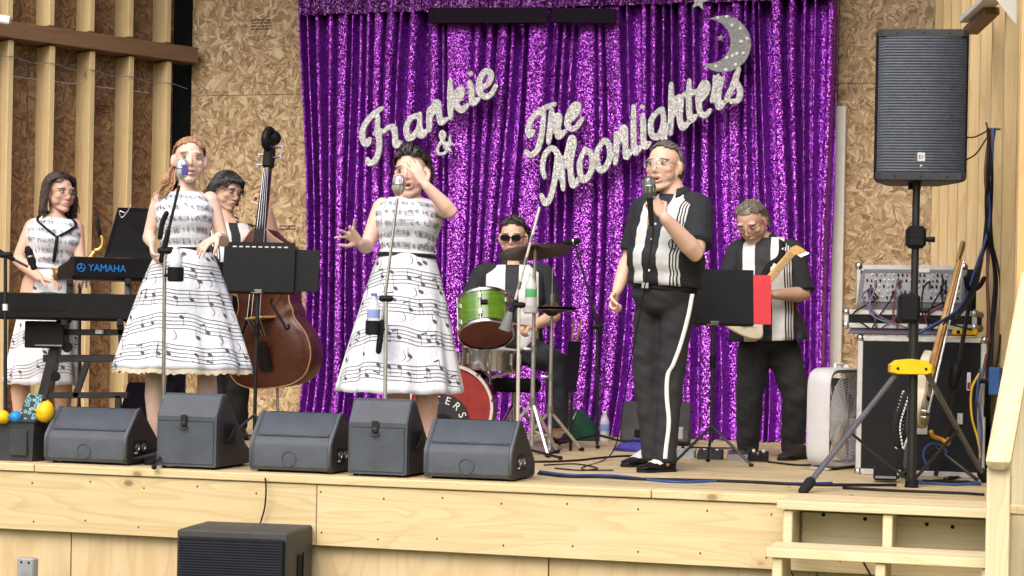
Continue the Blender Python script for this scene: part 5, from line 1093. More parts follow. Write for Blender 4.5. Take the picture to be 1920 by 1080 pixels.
    MB().loft(np.array([[q(1862, -8), q(1906, -8), q(1906, 46), q(1900, 40)], [q(1862, -8, .05), q(1906, -8, .05), q(1906, 46, .05), q(1900, 40, .05)]])).build('gable_cap', WHITEP, r); MB().bar(q(1868, -10, .2), q(1816, 38, .9), .10, .03, hint=A(0, 0, 1)).build('white_edge', WHITEP, r); MB().bar(q(1860, 20, .45), q(1820, 58, .9), .08, .04, hint=A(0, 0, 1)).build('brown_rafter', BROWN_BEAM, r)
    p0 = P(8, 36, 13.0); r = thing('tube_lamp', 'white lamp housing at the upper left frame edge', 'lamp', p0); MB().bar(P(-30, 30, 13.0), P(20, 38, 13.0), .06, .045).build('housing', WHITEP, r); MB().bar(P(-30, 37, 12.98), P(18, 45, 12.98), .03, .015).build('tube', GREY, r)
def cloth_green(): return pm('bag_green', (.012, .06, .035), .8, var=.3)
floor_things()
# ------------------------------------------------------------------ people
def skin(name, col, lip=(.42, .12, .11), brow=None, blush=.18):
    n = N(name); hp = n.attr('hp'); x, y, z = n.sep(hp)[:]; c = n.coord()
    col0 = n.ramp(n.noise(c, 22, 4), [(.3, tuple(q*.96 for q in col)), (.7, tuple(min(1, q*1.03) for q in col))])
    ax = n.math('ABSOLUTE', x)
    def ell(cx, cz, rx, rz, soft=.35, tilt=0.0, sym=True):
        dx = n.math('SUBTRACT', ax if sym else x, cx); dz = n.math('SUBTRACT', z, cz)
        if tilt: dz = n.math('ADD', dz, n.math('MULTIPLY', dx, tilt))
        r = n.math('ADD', n.math('POWER', n.math('DIVIDE', dx, rx), 2.0), n.math('POWER', n.math('DIVIDE', dz, rz), 2.0))
        m = n.math('MULTIPLY', n.math('SUBTRACT', 1.0+soft, r), 1/(2*soft), clamp=True)
        return n.math('MULTIPLY', m, n.math('GREATER_THAN', y, .035))
    col1 = n.mix(n.math('MULTIPLY', ell(.042, -.022, .024, .022, .9), blush), col0, tuple(a*b for a, b in zip(col, (1.0, .62, .58))))
    col1 = n.mix(n.math('MULTIPLY', ell(0, -.03, .016, .014, .9), blush*.8), col1, tuple(a*b for a, b in zip(col, (1.0, .66, .62))))
    col1 = n.mix(n.math('MULTIPLY', ell(0, -.0615, .025, .0085, .3), .85), col1, lip)
    col1 = n.mix(n.math('MULTIPLY', ell(.033, .0270, .020, .0045, .5, .12), .75), col1, brow or (.10, .06, .035))
    col1 = n.mix(n.math('MULTIPLY', ell(.0315, .0115, .0170, .0038, .5), .85), col1, tuple(q*.30 for q in col))
    n.set(Base_Color=col1, Roughness=.48); n.b.inputs['Subsurface Weight'].default_value = .06; n.b.inputs['Specular IOR Level'].default_value = .35
    n.b.inputs['Subsurface Radius'].default_value = (.01, .004, .002)
    n.bump(n.noise(c, 160, 3), .08, .002); return n.m
def cloth(name, col, rough=.85, var=.12, sheen=.0, wr=.35):
    n = N(name); c = n.coord(); col0 = n.ramp(n.noise(c, 12, 5), [(.3, tuple(q*(1-var) for q in col)), (.7, tuple(min(1, q*(1+var)) for q in col))])
    n.set(Base_Color=col0, Roughness=rough)
    h = n.math('ADD', n.noise(n.vm('MULTIPLY', c, (1, 1, .35)), 16, 3, .5, 1.2), n.math('MULTIPLY', n.noise(c, 700, 2), .05))
    n.bump(h, wr, .03); return n.m
def shirt_mat(name, center=.045, outer=.13, white=(.62, .63, .64), dark=(.011, .012, .017), stripes=3, side=0):
    n = N(name); x, y, z = n.sep(n.attr('tp'))[:]; c = n.coord(); ax = n.math('ABSOLUTE', x)
    if side: ax = n.math('MULTIPLY', x, float(side))
    band = lambda a, b: n.math('MULTIPLY', n.math('GREATER_THAN', ax, a), n.math('LESS_THAN', ax, b))
    w = n.math('MULTIPLY', n.math('GREATER_THAN', n.math('ABSOLUTE', x), center), n.math('LESS_THAN', n.math('ABSOLUTE', x), outer-.034))
    for i in range(stripes): w = n.math('MAXIMUM', w, band(outer-.026+i*.013, outer-.019+i*.013))
    w = n.math('MULTIPLY', w, n.math('GREATER_THAN', y, -.005))
    fold = n.noise(n.vm('MULTIPLY', c, (1, 1, .4)), 14, 3, .5, 1.0)
    n.set(Base_Color=n.mix(w, n.mix(fold, tuple(q*.7 for q in dark), tuple(q*1.5 for q in dark)), n.mix(fold, tuple(q*.93 for q in white), white)), Roughness=.75)
    n.bump(fold, .28, .03); return n.m
def hair_mat(name, c1, c2, rough=.42):
    n = N(name); c = n.attr('lk'); k = n.sep(c)
    st = n.noise(n.vm('MULTIPLY', n.coord(), (1, 1, .25)), 260, 3)
    n.set(Base_Color=n.mix(n.math('ADD', n.math('MULTIPLY', k[0], .7), n.math('MULTIPLY', st, .3)), c1, c2), Roughness=rough); n.bump(st, .4, .003); return n.m
class Head:
    def __init__(s, c, yaw=0, pitch=0, roll=0, k=1.0):
        y, p, r = map(math.radians, (yaw, pitch, roll)); s.c = np.asarray(c, float); s.k = k
        X = A(math.cos(y), math.sin(y), 0); Fw = A(math.sin(y), -math.cos(y), 0); Z = A(0, 0, 1)
        F2 = Fw*math.cos(p)-Z*math.sin(p); Z2 = Z*math.cos(p)+Fw*math.sin(p)
        X3 = X*math.cos(r)-Z2*math.sin(r); Z3 = Z2*math.cos(r)+X*math.sin(r)
        s.M = np.column_stack([X3, F2, Z3])               # columns: right, front, up
    def p(s, x, y, z): return s.c+s.M @ (A(x, y, z)*s.k)
    def pts(s, L): return s.c+(np.asarray(L, float)*s.k) @ s.M.T
    def inv(s, v): return ((v-s.c) @ s.M)/s.k
    def ax(s, a, b, c): return np.array([s.M[:, 0]*a, s.M[:, 1]*b, s.M[:, 2]*c])*s.k
    def solid(s, m, male=False, mouth=0.0):
        E = lambda x, y, z, a, b, c: m.ell(s.p(x, y, z), s.ax(a, b, c), 20, 14)
        j = 1.0 if male else .84
        E(0, -.012, .030, .075 if male else .071, .095, .084); E(0, .022, -.018, .065 if male else .058, .070, .080)
        E(0, .030, -.060-.25*mouth, .050*j, .055, .045); E(0, .060, -.096-mouth, .024*j, .026, .020)
        for q in (-1, 1):
            m.tube([s.p(.062*q*(.5+.5*j), -.012, -.020), s.p(.054*q*j, .0, -.058), s.p(.036*q*j, .038, -.086-.6*mouth), s.p(.011*q, .066, -.098-mouth)], np.array([.014, .016, .016, .015])*s.k, 10, round_ends=True)
            E(.042*q, .053, -.022, .025, .025, .020); E(.043*q, .030, -.044, .026, .037, .034); E(.030*q, .074, .027, .027, .015, .010)
            E(.080*q, -.014, -.006, .013, .021, .034); E(.0095*q, .092, -.035, .0068, .009, .0060)
        m.tube([s.p(0, .083, .022), s.p(0, .092, -.002), s.p(0, .104, -.024), s.p(0, .102, -.032)], np.array([.0065, .0070, .0092, .009])*s.k, 10, round_ends=True)
        m.tube(smooth_path([s.p(-.024, .077, -.062), s.p(-.011, .090, -.058), s.p(0, .092, -.060), s.p(.011, .090, -.058), s.p(.024, .077, -.062)], 4), .0065*s.k, 8, round_ends=True)
        m.tube(smooth_path([s.p(-.021, .076, -.067-mouth*.8), s.p(0, .090, -.072-mouth), s.p(.021, .076, -.067-mouth*.8)], 4), .0075*s.k, 8, round_ends=True)
EYEW = pm('eye_white', (.50, .47, .44), .3, var=.03); IRIS = pm('iris_brown', (.05, .03, .02), .15); IRISB = pm('iris_blue', (.10, .16, .20), .15)
MOUTH = pm('mouth_dark', (.06, .012, .012), .5); TEETH = pm('teeth', (.72, .68, .60), .3, var=.03)
def face_parts(root, h, iris, mouth=0.0, teeth=True, closed=False):
    for q in (-1, 1):
        if closed: continue
        e = MB().ell(h.p(.0315*q, .0765, .0050), h.ax(.0145, .0115, .0052), 14, 9).build('eye', EYEW, root, 180)
        MB().ell(h.p(.0315*q, .0858, .0052), h.ax(.0060, .004, .0060), 12, 8).build('iris', iris, e, 180)
    if mouth:
        mo = MB().ell(h.p(0, .0865, -.064-mouth*.5), h.ax(.0185, .0085, .004+mouth*.75), 16, 9).build('mouth', MOUTH, root, 180)
        if teeth: MB().ell(h.p(0, .0895, -.0615), h.ax(.014, .0065, .0035), 14, 7).build('teeth', TEETH, mo, 180)
def hand(m, w, d, pn, k=1.0, curl=.3, spread=.15, thumb=1, curls=None, thumb_curl=.3):
    d = nrm(d); pn = nrm(pn-d*np.dot(pn, d)); s = np.cross(d, pn)*thumb          # s points to the thumb side
    pl, hw = .088*k, .036*k
    for t0, t1, ww in ((-.2, .35, .8), (.15, .75, 1.0), (.55, 1.0, 1.02)):
        R = []
        for t in np.linspace(t0, t1, 4):
            a = np.linspace(0, 2*math.pi, 14, endpoint=False); R.append(w+d*pl*t+np.outer(np.cos(a), s)*hw*ww*(.78+.22*max(t, 0))+np.outer(np.sin(a), pn)*.0145*k)
        m.loft(np.array(R))
    for i, (L, off, r) in enumerate(((.072, 1.5, .0088), (.080, .5, .0090), (.074, -.5, .0086), (.058, -1.5, .0078))):
        c = curls[i] if curls else curl; p = w+d*pl*(.96-.03*abs(off-.4))+s*off*.0185*k
        fd = nrm(d+s*off*spread); seg = [.46, .30, .24]; ang = [c*1.1, c*1.45, c*.95]; pts = [p-fd*.02*k, p]; a = 0
        for sg, an in zip(seg, ang):
            a += an; p = p+(fd*math.cos(a)+pn*math.sin(a))*L*sg*k; pts.append(p)
        m.tube(pts, np.array([1.05, 1.05, 1.0, .92, .78])*r*k, 9, round_ends=True)
    b = w+d*pl*.22+s*hw*.72; t1 = nrm(d*.62+s*.72+pn*.25); p1 = b+t1*.042*k; t2 = nrm(d*(.8-thumb_curl*.3)+s*(.45-thumb_curl*.9)+pn*(.2+thumb_curl)); p2 = p1+t2*.030*k; p3 = p2+nrm(t2+pn*thumb_curl*.5-s*thumb_curl*.3)*.024*k
    m.tube([b-t1*.015*k, b, p1, p2, p3], np.array([.012, .0135, .0112, .0098, .0082])*k, 9, round_ends=True)
def limb(m, pts, rad, n=14): m.tube(pts, rad, n, round_ends=True)
def arm(m, sh, el, wr, k=1.0, male=False):
    sh, el, wr = map(np.asarray, (sh, el, wr)); g = 1.18 if male else 1.0
    L = lambda a, b, t: a+(b-a)*t
    limb(m, [sh, L(sh, el, .25), L(sh, el, .6), L(sh, el, .92)], np.array([.047, .046, .040, .034])*k*g)
    limb(m, [L(sh, el, .9), el, L(el, wr, .22), L(el, wr, .6), L(el, wr, .95)], np.array([.034, .0345, .038, .031, .0235])*k*g)
def leg(m, hip, kn, an, k=1.0):
    L = lambda a, b, t: a+(b-a)*t
    limb(m, [hip, L(hip, kn, .3), L(hip, kn, .7), kn], np.array([.085, .080, .062, .052])*k)
    limb(m, [kn, L(kn, an, .28), L(kn, an, .6), L(kn, an, .9), an], np.array([.050, .057, .044, .034, .035])*k)
class Torso:
    def __init__(s, hip, shc, sx, secs, n=48, yaw=None):
        """hip centre, shoulder centre, vector from image-left to image-right shoulder; secs: (t, half width, half depth, forward shift)"""
        s.hip, s.shc = np.asarray(hip, float), np.asarray(shc, float); s.U = nrm(s.shc-s.hip); s.X = nrm(sx-s.U*np.dot(sx, s.U)); s.F = np.cross(s.X, s.U)
        s.L = np.linalg.norm(s.shc-s.hip); s.secs = secs; s.n = n
    def ring(s, t, a, b, f=0, n=None, e=.85):
        th = np.linspace(0, 2*math.pi, n or s.n, endpoint=False); ct, st = np.cos(th), np.sin(th); pw = lambda q: np.sign(q)*np.abs(q)**e
        return s.hip+s.U*s.L*t+s.F*f+np.outer(pw(ct), s.X)*a+np.outer(pw(st), s.F)*b
    def interp(s, t, grow=0):
        S = np.array(s.secs); return [np.interp(t, S[:, 0], S[:, i])+(grow if i < 3 else 0) for i in (1, 2, 3)]
    def solid(s, m, grow=0, t0=None, t1=None, k=14):
        S = np.array(s.secs); ts = np.linspace(S[0, 0] if t0 is None else t0, S[-1, 0] if t1 is None else t1, k); m.loft(np.array([s.ring(t, *s.interp(t, grow)) for t in ts]))
    def surf(s, t, th, grow=0):
        a, b, f = s.interp(t, grow); pw = lambda q: math.copysign(abs(q)**.85, q)
        return s.hip+s.U*s.L*t+s.F*f+s.X*a*pw(math.cos(th))+s.F*b*pw(math.sin(th))
    def inv(s, v): q = v-s.hip; return np.column_stack([q @ s.X, q @ s.F, q @ s.U])
FEM = [(-.10, .15, .115, 0), (0, .165, .125, 0), (.18, .155, .115, 0), (.42, .118, .095, .005), (.58, .128, .105, .012), (.74, .148, .122, .022), (.88, .150, .098, .012), (.97, .125, .070, .002), (1.03, .085, .055, 0), (1.08, .055, .05, 0)]
MAL = [(-.10, .155, .12, 0), (0, .168, .13, 0), (.2, .170, .135, .01), (.42, .170, .14, .018), (.62, .178, .135, .018), (.8, .185, .122, .012), (.92, .175, .095, 0), (.99, .13, .072, -.004), (1.04, .085, .058, -.002), (1.09, .06, .055, 0)]
def finish_body(root, m, h, mat, vox=.0048):
    v, f = m.data(); v, f = remesh(v, f, vox, 8, .5); o = obj('body', v, f, mat, root, 180); set_attr(o, 'hp', h.inv(v)); return o
def neck(m, h, base, r=.052):
    limb(m, [np.asarray(base)-A(0, 0, .02), (np.asarray(base)+h.p(0, -.02, -.05))/2, h.p(0, -.022, -.045)], np.array([r*1.12, r, r*1.0]))
# hair made of tapered locks that follow the skull
def hair(root, h, mat, starts, flow, length, r=.010, vol=1.06, cap=None, seed=1, jitter=.25, name='hair', top=1.0):
    rng = np.random.default_rng(seed); C = A(0, -.012, .030); R = A(.078, .097, .086)*vol; m = MB(); lk = []
    for i, sd in enumerate(starts):
        d = nrm(np.asarray(sd, float)+rng.normal(0, .04, 3)); p = C+d*R*A(1, 1, top if d[2] > 0 else 1); pts = [p]; L = length*rng.uniform(.8, 1.15) if np.isscalar(length) else length(d)*rng.uniform(.85, 1.12); w = rng.normal(0, jitter, 3)*.4
        for _ in range(max(3, int(L/.016))):
            v = nrm(flow(p, d)+w*.3); p = p+v*.016; q = (p-C)/R; l = np.linalg.norm(q)
            if l < 1.0 and p[2] > -.09: p = C+q/l*R
            pts.append(p+rng.normal(0, .0012, 3))
        n = len(pts); rr = r*rng.uniform(.75, 1.2)*np.concatenate([np.linspace(.25, 1, max(1, n//3)), np.linspace(1, .25, n-max(1, n//3))]); b = m.n
        m.tube(h.pts(pts), rr*h.k, 6, flat=.7); lk += [rng.uniform(0, 1)]*(m.n-b)
    if cap:
        v = []; f = []; a, b = 36, 24
        for i in range(b+1):
            for j in range(a):
                t, q = math.pi*i/b, 2*math.pi*j/a; v.append(C+A(math.sin(t)*math.cos(q), math.sin(t)*math.sin(q), math.cos(t))*R*.985*A(1, 1, top if math.cos(t) > 0 else 1))
        v = np.array(v)
        for i in range(b):
            for j in range(a):
                q = [i*a+j, (i+1)*a+j, (i+1)*a+(j+1) % a, i*a+(j+1) % a]; c = v[q].mean(0)
                if cap(c): f.append(q)
        m.add(h.pts(v), f); lk += [.3]*len(v)
    V, Fc = m.data(); used = np.unique(np.concatenate([np.array(q) for q in Fc])); mp = -np.ones(len(V), int); mp[used] = np.arange(len(used))
    o = obj(name, V[used], [[mp[i] for i in q] for q in Fc], mat, root, 180); lk = np.array(lk)[used]; set_attr(o, 'lk', np.column_stack([lk, lk, lk])); return o
def scalp(n, cond, seed=0):
    rng = np.random.default_rng(seed); out = []
    while len(out) < n:
        d = nrm(rng.normal(0, 1, 3))
        if cond(d): out.append(d)
    return out
def glasses(root, h, mat, lens=None, r=.0016, w=.024, hgt=.017, y=.105):
    g = MB(); a = np.linspace(0, 2*math.pi, 21); sq = lambda t: math.copysign(abs(t)**.7, t)
    rim = lambda q: [h.p(.033*q+w*sq(math.cos(t)), y-.10*abs(.033*q+w*sq(math.cos(t)))**1.15, .001+hgt*sq(math.sin(t))) for t in a]
    for q in (-1, 1):
        g.tube(rim(q), r*h.k, 6); g.tube([h.p((.033+w)*q, y-.012, .006), h.p(.074*q, .06, .008), h.p(.081*q, -.005, .010), h.p(.079*q, -.03, -.004)], r*1.1*h.k, 6)
    g.tube([h.p(-.009, y, .004), h.p(0, y+.003, .006), h.p(.009, y, .004)], r*h.k, 6)
    o = g.build('glasses', mat, root, 180)
    if lens:
        for q in (-1, 1):
            R = np.array(rim(q)[:-1]); c = R.mean(0)+h.M[:, 1]*.002; MB().add(np.vstack([R, [c]]), [[i, (i+1) % 20, 20] for i in range(20)]).build('lens', lens, o, 180)
def glassmat():
    n = N('clear_lens'); n.set(Base_Color=(.9, .9, .9), Roughness=.05, Alpha=.04); return n.m
LENS = glassmat(); DARKLENS = pm('dark_lens', (.008, .008, .010), .12)
NOTE = pm('printed_ink', (.085, .085, .105), .8); NOTE_L = pm('printed_ink_fine', (.16, .16, .19), .8)
def music_print(parent, surf, rows, name, thr, spacing=.019, lw=.0016, seed=0, note=.0125):
    """staves and notes printed on the cloth; surf(t, theta) -> point, rows: (t, wave height, phase)"""
    rng = np.random.default_rng(seed); m = MB(); ctr = surf(.5, 0)*0
    def fr(t, th):
        p = surf(t, th); e = 1e-3; a = surf(t, th+e)-p; b = surf(t+e, th)-p; la, lb = np.linalg.norm(a)/e, np.linalg.norm(b)/e
        n = nrm(np.cross(a, b)); return p, nrm(a), nrm(b), n, la, lb
    c0 = np.mean([surf(.5, q) for q in np.linspace(0, 6.28, 9)[:-1]], 0)
    _, _, _, n0, _, _ = fr(.5, thr[0]); sg = 1 if np.dot(n0, surf(.5, thr[0])-c0) > 0 else -1
    def patch(t, th, poly):                                # poly in metres: x along theta, y up
        p, a, b, n, la, lb = fr(t, th); V = []
        for x, y in poly:
            q = surf(t+y/lb, th+x/la); V.append(q+n*sg*.0022)
        m.add(V, [list(range(len(V)))])
    def ribbon(path, w):
        V = []; F_ = []
        for t, th in path:
            p, a, b, n, la, lb = fr(t, th); V += [surf(t-w/lb, th)+n*sg*.0018, surf(t+w/lb, th)+n*sg*.0018]
        for i in range(len(path)-1): F_.append([2*i, 2*i+1, 2*i+3, 2*i+2])
        m.add(V, F_)
    oval = [(note*math.cos(q), note*.75*math.sin(q)+note*.3*math.cos(q)) for q in np.linspace(0, 2*math.pi, 9)[:-1]]
    for (t0, amp, ph) in rows:
        _, _, _, _, la, lb = fr(t0, sum(thr)/2); wave = lambda th: t0+(amp*(math.sin(th)-.8)*3.0+.5*amp*math.sin(th*3+ph)+.10*amp*math.sin(th*7+ph*2))/lb
        segs = [thr] if note > .008 else [(a, min(a+rng.uniform(.5, .9), thr[1])) for a in np.arange(thr[0]+rng.uniform(0, .3), thr[1]-.3, 1.1)]
        for sa, sb in segs:
            for k in range(-2, 3): ribbon([(wave(th)+k*spacing/lb, th) for th in np.linspace(sa, sb, 50 if note > .008 else 16)], lw)
        th = thr[0]
        while th < thr[1]:
            k = rng.integers(-3, 4); tt = wave(th)+k*spacing*.5/lb; patch(tt, th, oval); up = 1 if k < 0 or rng.random() < .4 else -1; st = spacing*2.3
            patch(tt, th, [(note*up*.85-.0012, 0), (note*up*.85+.0012, 0), (note*up*.85+.0012, st*up), (note*up*.85-.0012, st*up)])
            if rng.random() < .35: patch(tt, th, [(note*up*.85, st*up), (note*up*.85+note*2.6, st*up-.008*up), (note*up*.85+note*2.6, st*up-.014*up), (note*up*.85, st*up-.007*up)])
            if rng.random() < .3: patch(wave(th+.02), th+.02, [(-.0012, -2*spacing), (.0012, -2*spacing), (.0012, 2*spacing), (-.0012, 2*spacing)])
            th += rng.uniform(.045, .15)/la*(1 if note > .008 else .6)
        # loose marks between the staves
        for _ in range(6 if note > .008 else 1):
            th = rng.uniform(*thr); tt = wave(th)+spacing*rng.choice([4.0, 4.6])/lb
            if rng.random() < .5: patch(tt, th, [(x*1.1, y*1.1) for x, y in oval]); patch(tt, th, [(note-.001, 0), (note+.0015, 0), (note+.0015, .045), (note-.001, .045)])
            else:
                sp = [(q*.0036*math.cos(q*1.0), .022-q*.008+.010*math.sin(q)) for q in np.linspace(0, 6, 14)]
                for (x0, y0), (x1, y1) in zip(sp[:-1], sp[1:]): patch(tt, th, [(x0-.0018, y0), (x0+.0018, y0), (x1+.0018, y1), (x1-.0018, y1)])
    V, Fc = m.data(); return obj(name, V, Fc, NOTE if note > .008 else NOTE_L, parent, 0)
DRESS = cloth('dress_white', (.69, .715, .775), .8, .03, wr=.30); LACE = cloth('lace_beige', (.55, .48, .38), .9, .15); BELT = pm('belt_black', (.015, .015, .018), .35)
def skirt(root, waist, hem, U, X, Fd, r0, r1, seed, folds=11, bell=.75, tilt=0.0, dep=.9):
    rng = np.random.default_rng(seed); ph = rng.uniform(0, 6.28, 4); waist, hem = np.asarray(waist), np.asarray(hem)
    def S(t, th):                                         # t 0 at the hem, 1 at the waist
        q = 1-t; r = r0+(r1-r0)*(q**bell); fo = 1+.042*q**1.3*(math.sin(folds*th+ph[0])+.45*math.sin((folds*2-3)*th+ph[1]))+.03*q*math.sin(3*th+ph[2])
        c = waist+(hem-waist)*q; zz = .004*q*math.sin(folds*th+ph[0])
        return c+X*r*fo*math.cos(th)+Fd*r*dep*fo*math.sin(th)+U*zz
    n = 160; R = [[S(t, 2*math.pi*j/n) for j in range(n)] for t in np.linspace(0, 1, 26)]
    o = MB().loft(np.array(R), cap=False).build('skirt', DRESS, root, 180); md = o.modifiers.new('thick', 'SOLIDIFY'); md.thickness = .003
    return o, S
def shoe(root, heel, toe, w=.045, h=.07, mat=None, sole=None, tip=None, name='shoe'):
    heel, toe = np.asarray(heel, float), np.asarray(toe, float); d = nrm((toe-heel)*A(1, 1, 0)); s = A(-d[1], d[0], 0); L = np.linalg.norm((toe-heel)[:2]); R = []; z0 = heel[2]
    for t, ww, hh in ((0, .55, .75), (.03, .72, 1.0), (.12, .80, 1.12), (.28, .78, 1.1), (.42, .80, .92), (.58, .95, .68), (.75, 1.0, .54), (.9, .82, .45), (.98, .5, .32), (1.0, .2, .2)):
        a = np.linspace(0, 2*math.pi, 18, endpoint=False); c = heel+d*L*t
        R.append([c+s*w*ww*math.copysign(abs(math.cos(q))**.8, math.cos(q))+A(0, 0, .014+(h*hh-.014)*(.5+.5*math.sin(q)) if math.sin(q) > -.6 else .014) for q in a])
    o = MB().loft(np.array(R)).build(name, mat, root, 60)
    S2 = []
    for zz in (0, .014):
        S2.append([heel+d*L*t+s*w*1.04*k*g+A(0, 0, zz) for g in (1,) for t, k in ((-.01, .5), (.03, .74), (.25, .78), (.45, .75), (.75, 1.0), (.93, .75), (1.01, .2))]+[heel+d*L*t-s*w*1.04*k+A(0, 0, zz) for t, k in ((1.01, .2), (.93, .75), (.75, 1.0), (.45, .75), (.25, .78), (.03, .74), (-.01, .5))])
    MB().loft(np.array(S2)).build('sole', sole or RUBBER, o, 30)
    if tip:                                               # contrasting vamp panel
        T = []
        for t, ww, hh in ((.30, .72, 1.1), (.42, .78, .94), (.56, .90, .71), (.66, .80, .61)):
            c = heel+d*L*t; T.append([c+s*w*ww*1.03*math.cos(q)+A(0, 0, .014+(h*hh+.003-.014)*(.5+.5*math.sin(q))) for q in np.linspace(-.1, math.pi+.1, 10)])
        MB().loft(np.array(T), cap=False, close=False).build('vamp', tip, o, 60)
    return o
def bodice(root, T, mat, seed, neck_t=1.035, waist_t=.36, grow=.010, belt=None):
    ts = np.linspace(waist_t, neck_t, 22); R = [T.ring(t, *T.interp(t, grow+.004*math.sin(t*40)*(.5 if t < .7 else 0)), n=64) for t in ts]
    o = MB().loft(np.array(R), cap=False).build('bodice', mat, root, 180); md = o.modifiers.new('thick', 'SOLIDIFY'); md.thickness = .004; md.offset = 1
    S = lambda t, th: T.surf(waist_t+(neck_t-waist_t)*t, th, grow+.0045)
    music_print(o, S, [(.14, .006, seed), (.34, .008, seed+2), (.54, .008, seed+3), (.72, .007, seed+4), (.89, .004, seed+1)], 'music_print', (.25, math.pi-.25), .0075, .0008, seed, .0044)
    return o
def woman_red():
    d = 9.80; pt = lambda x, y, dd=0: P(x, y, d+dd); base = FL(345, 868)
    root = thing('person', 'red haired woman singing in white music-note dress behind a tall microphone', 'person', A(base[0], d, STG), 'performers on the stage')
    h = Head(pt(355, 301), 14, -4, 2, 1.02); T = Torso(pt(346, 530), pt(347, 367, -.0), A(1, .08, 0), [(t, a*.91, b*.95, f) for t, a, b, f in FEM])
    m = MB(); h.solid(m, mouth=.007); neck(m, h, pt(348, 360), .044); T.solid(m, -.004)
    eA, wA = pt(279, 443, .02), pt(284, 458, -.19); eB, wB = pt(419, 452, .0), pt(409, 442, -.20)
    arm(m, pt(300, 375), eA, wA, .92); arm(m, pt(394, 374), eB, wB, .92)
    hand(m, wA, nrm(pt(290, 490, -.26)-wA), A(1, -.1, .1), .95, .35, .1, -1)
    hand(m, wB, nrm(pt(378, 462, -.24)-wB), A(.1, .5, -1), .95, .25, .2, 1)
    for x0, x1, y1 in ((322, 291, 855), (370, 388, 855)): leg(m, pt(x0, 540), pt(x1, 700, -.02), pt(x1+2, y1), .96)
    sk = skin('skin_fair', (.72, .50, .41), (.55, .17, .16), (.22, .11, .05), .15); finish_body(root, m, h, sk); face_parts(root, h, IRISB, .007)
    bodice(root, T, DRESS, 3)
    so, S = skirt(root, pt(346, 466), pt(345, 690), A(0, 0, 1), A(1, 0, 0), A(0, -1, 0), .122, .345, 4)
    music_print(so, S, [(.12, .030, 1.0), (.36, .022, 2.5), (.58, .016, .6), (.80, .010, 1.9)], 'music_print', (.12, math.pi-.12), .0195, .0016, 5)
    n = 120; R = [[S(t, 2*math.pi*j/n)*A(1, 1, 0)+A(0, 0, S(t, 2*math.pi*j/n)[2]-z+.006*math.sin(j*2.7)*k)-A(0, 0, 0) for j in range(n)] for t, z, k in ((.03, .004, 0), (0, .012, 0), (0, .024, 1))]
    MB().loft(np.array(R), cap=False).build('lace_hem', LACE, root, 180)
    MB().loft(np.array([T.ring(t, *T.interp(t, .016)) for t in (.34, .345, .395, .40)])).build('belt', BELT, root)
    for x in (291, 389): shoe(root, FL(x, 868)+A(0, .06, 0), FL(x, 868)+A(0, -.16, 0), .038, .06, BELT)
    hm = hair_mat('hair_red_blonde', (.27, .13, .06), (.55, .33, .18)); back = lambda p, q: A(-.15-.3*np.sign(p[0])*0, -1, .25 if p[1] > .02 else -.35)
    hair(root, h, hm, scalp(950, lambda q: (q[2] > .30 and q[1] < .80) or (q[1] < .1 and q[2] > -.25), 1), lambda p, q: A(-p[0]*1.5, -1, .42 if p[1] > .03 else -.5), .13, .0032, 1.045, lambda c: (c[2] > .075-.3*max(0, -c[1]+.03)) and not (c[1] > .066), 2)
    rng = np.random.default_rng(3); m = MB(); lk = []                              # side ponytail over the shoulder
    for i in range(44):
        o = rng.normal(0, .012, 3); p = [h.p(-.060, -.05, -.03)+o*.5, h.p(-.085, -.02, -.075)+o, pt(318, 348, -.03)+o*1.3, pt(306, 356, -.06)+o*1.5, pt(303+rng.uniform(-5, 5), 366+rng.uniform(-4, 6), -.07)+o*1.5]; b = m.n
        q = smooth_path(p, 4); m.tube(q, np.linspace(.0055, .002, len(q)), 6); lk += [rng.uniform()]*(m.n-b)
    V, Fc = m.data(); o = obj('ponytail', V, Fc, hm, root, 180); set_attr(o, 'lk', np.column_stack([lk]*3))
woman_red()
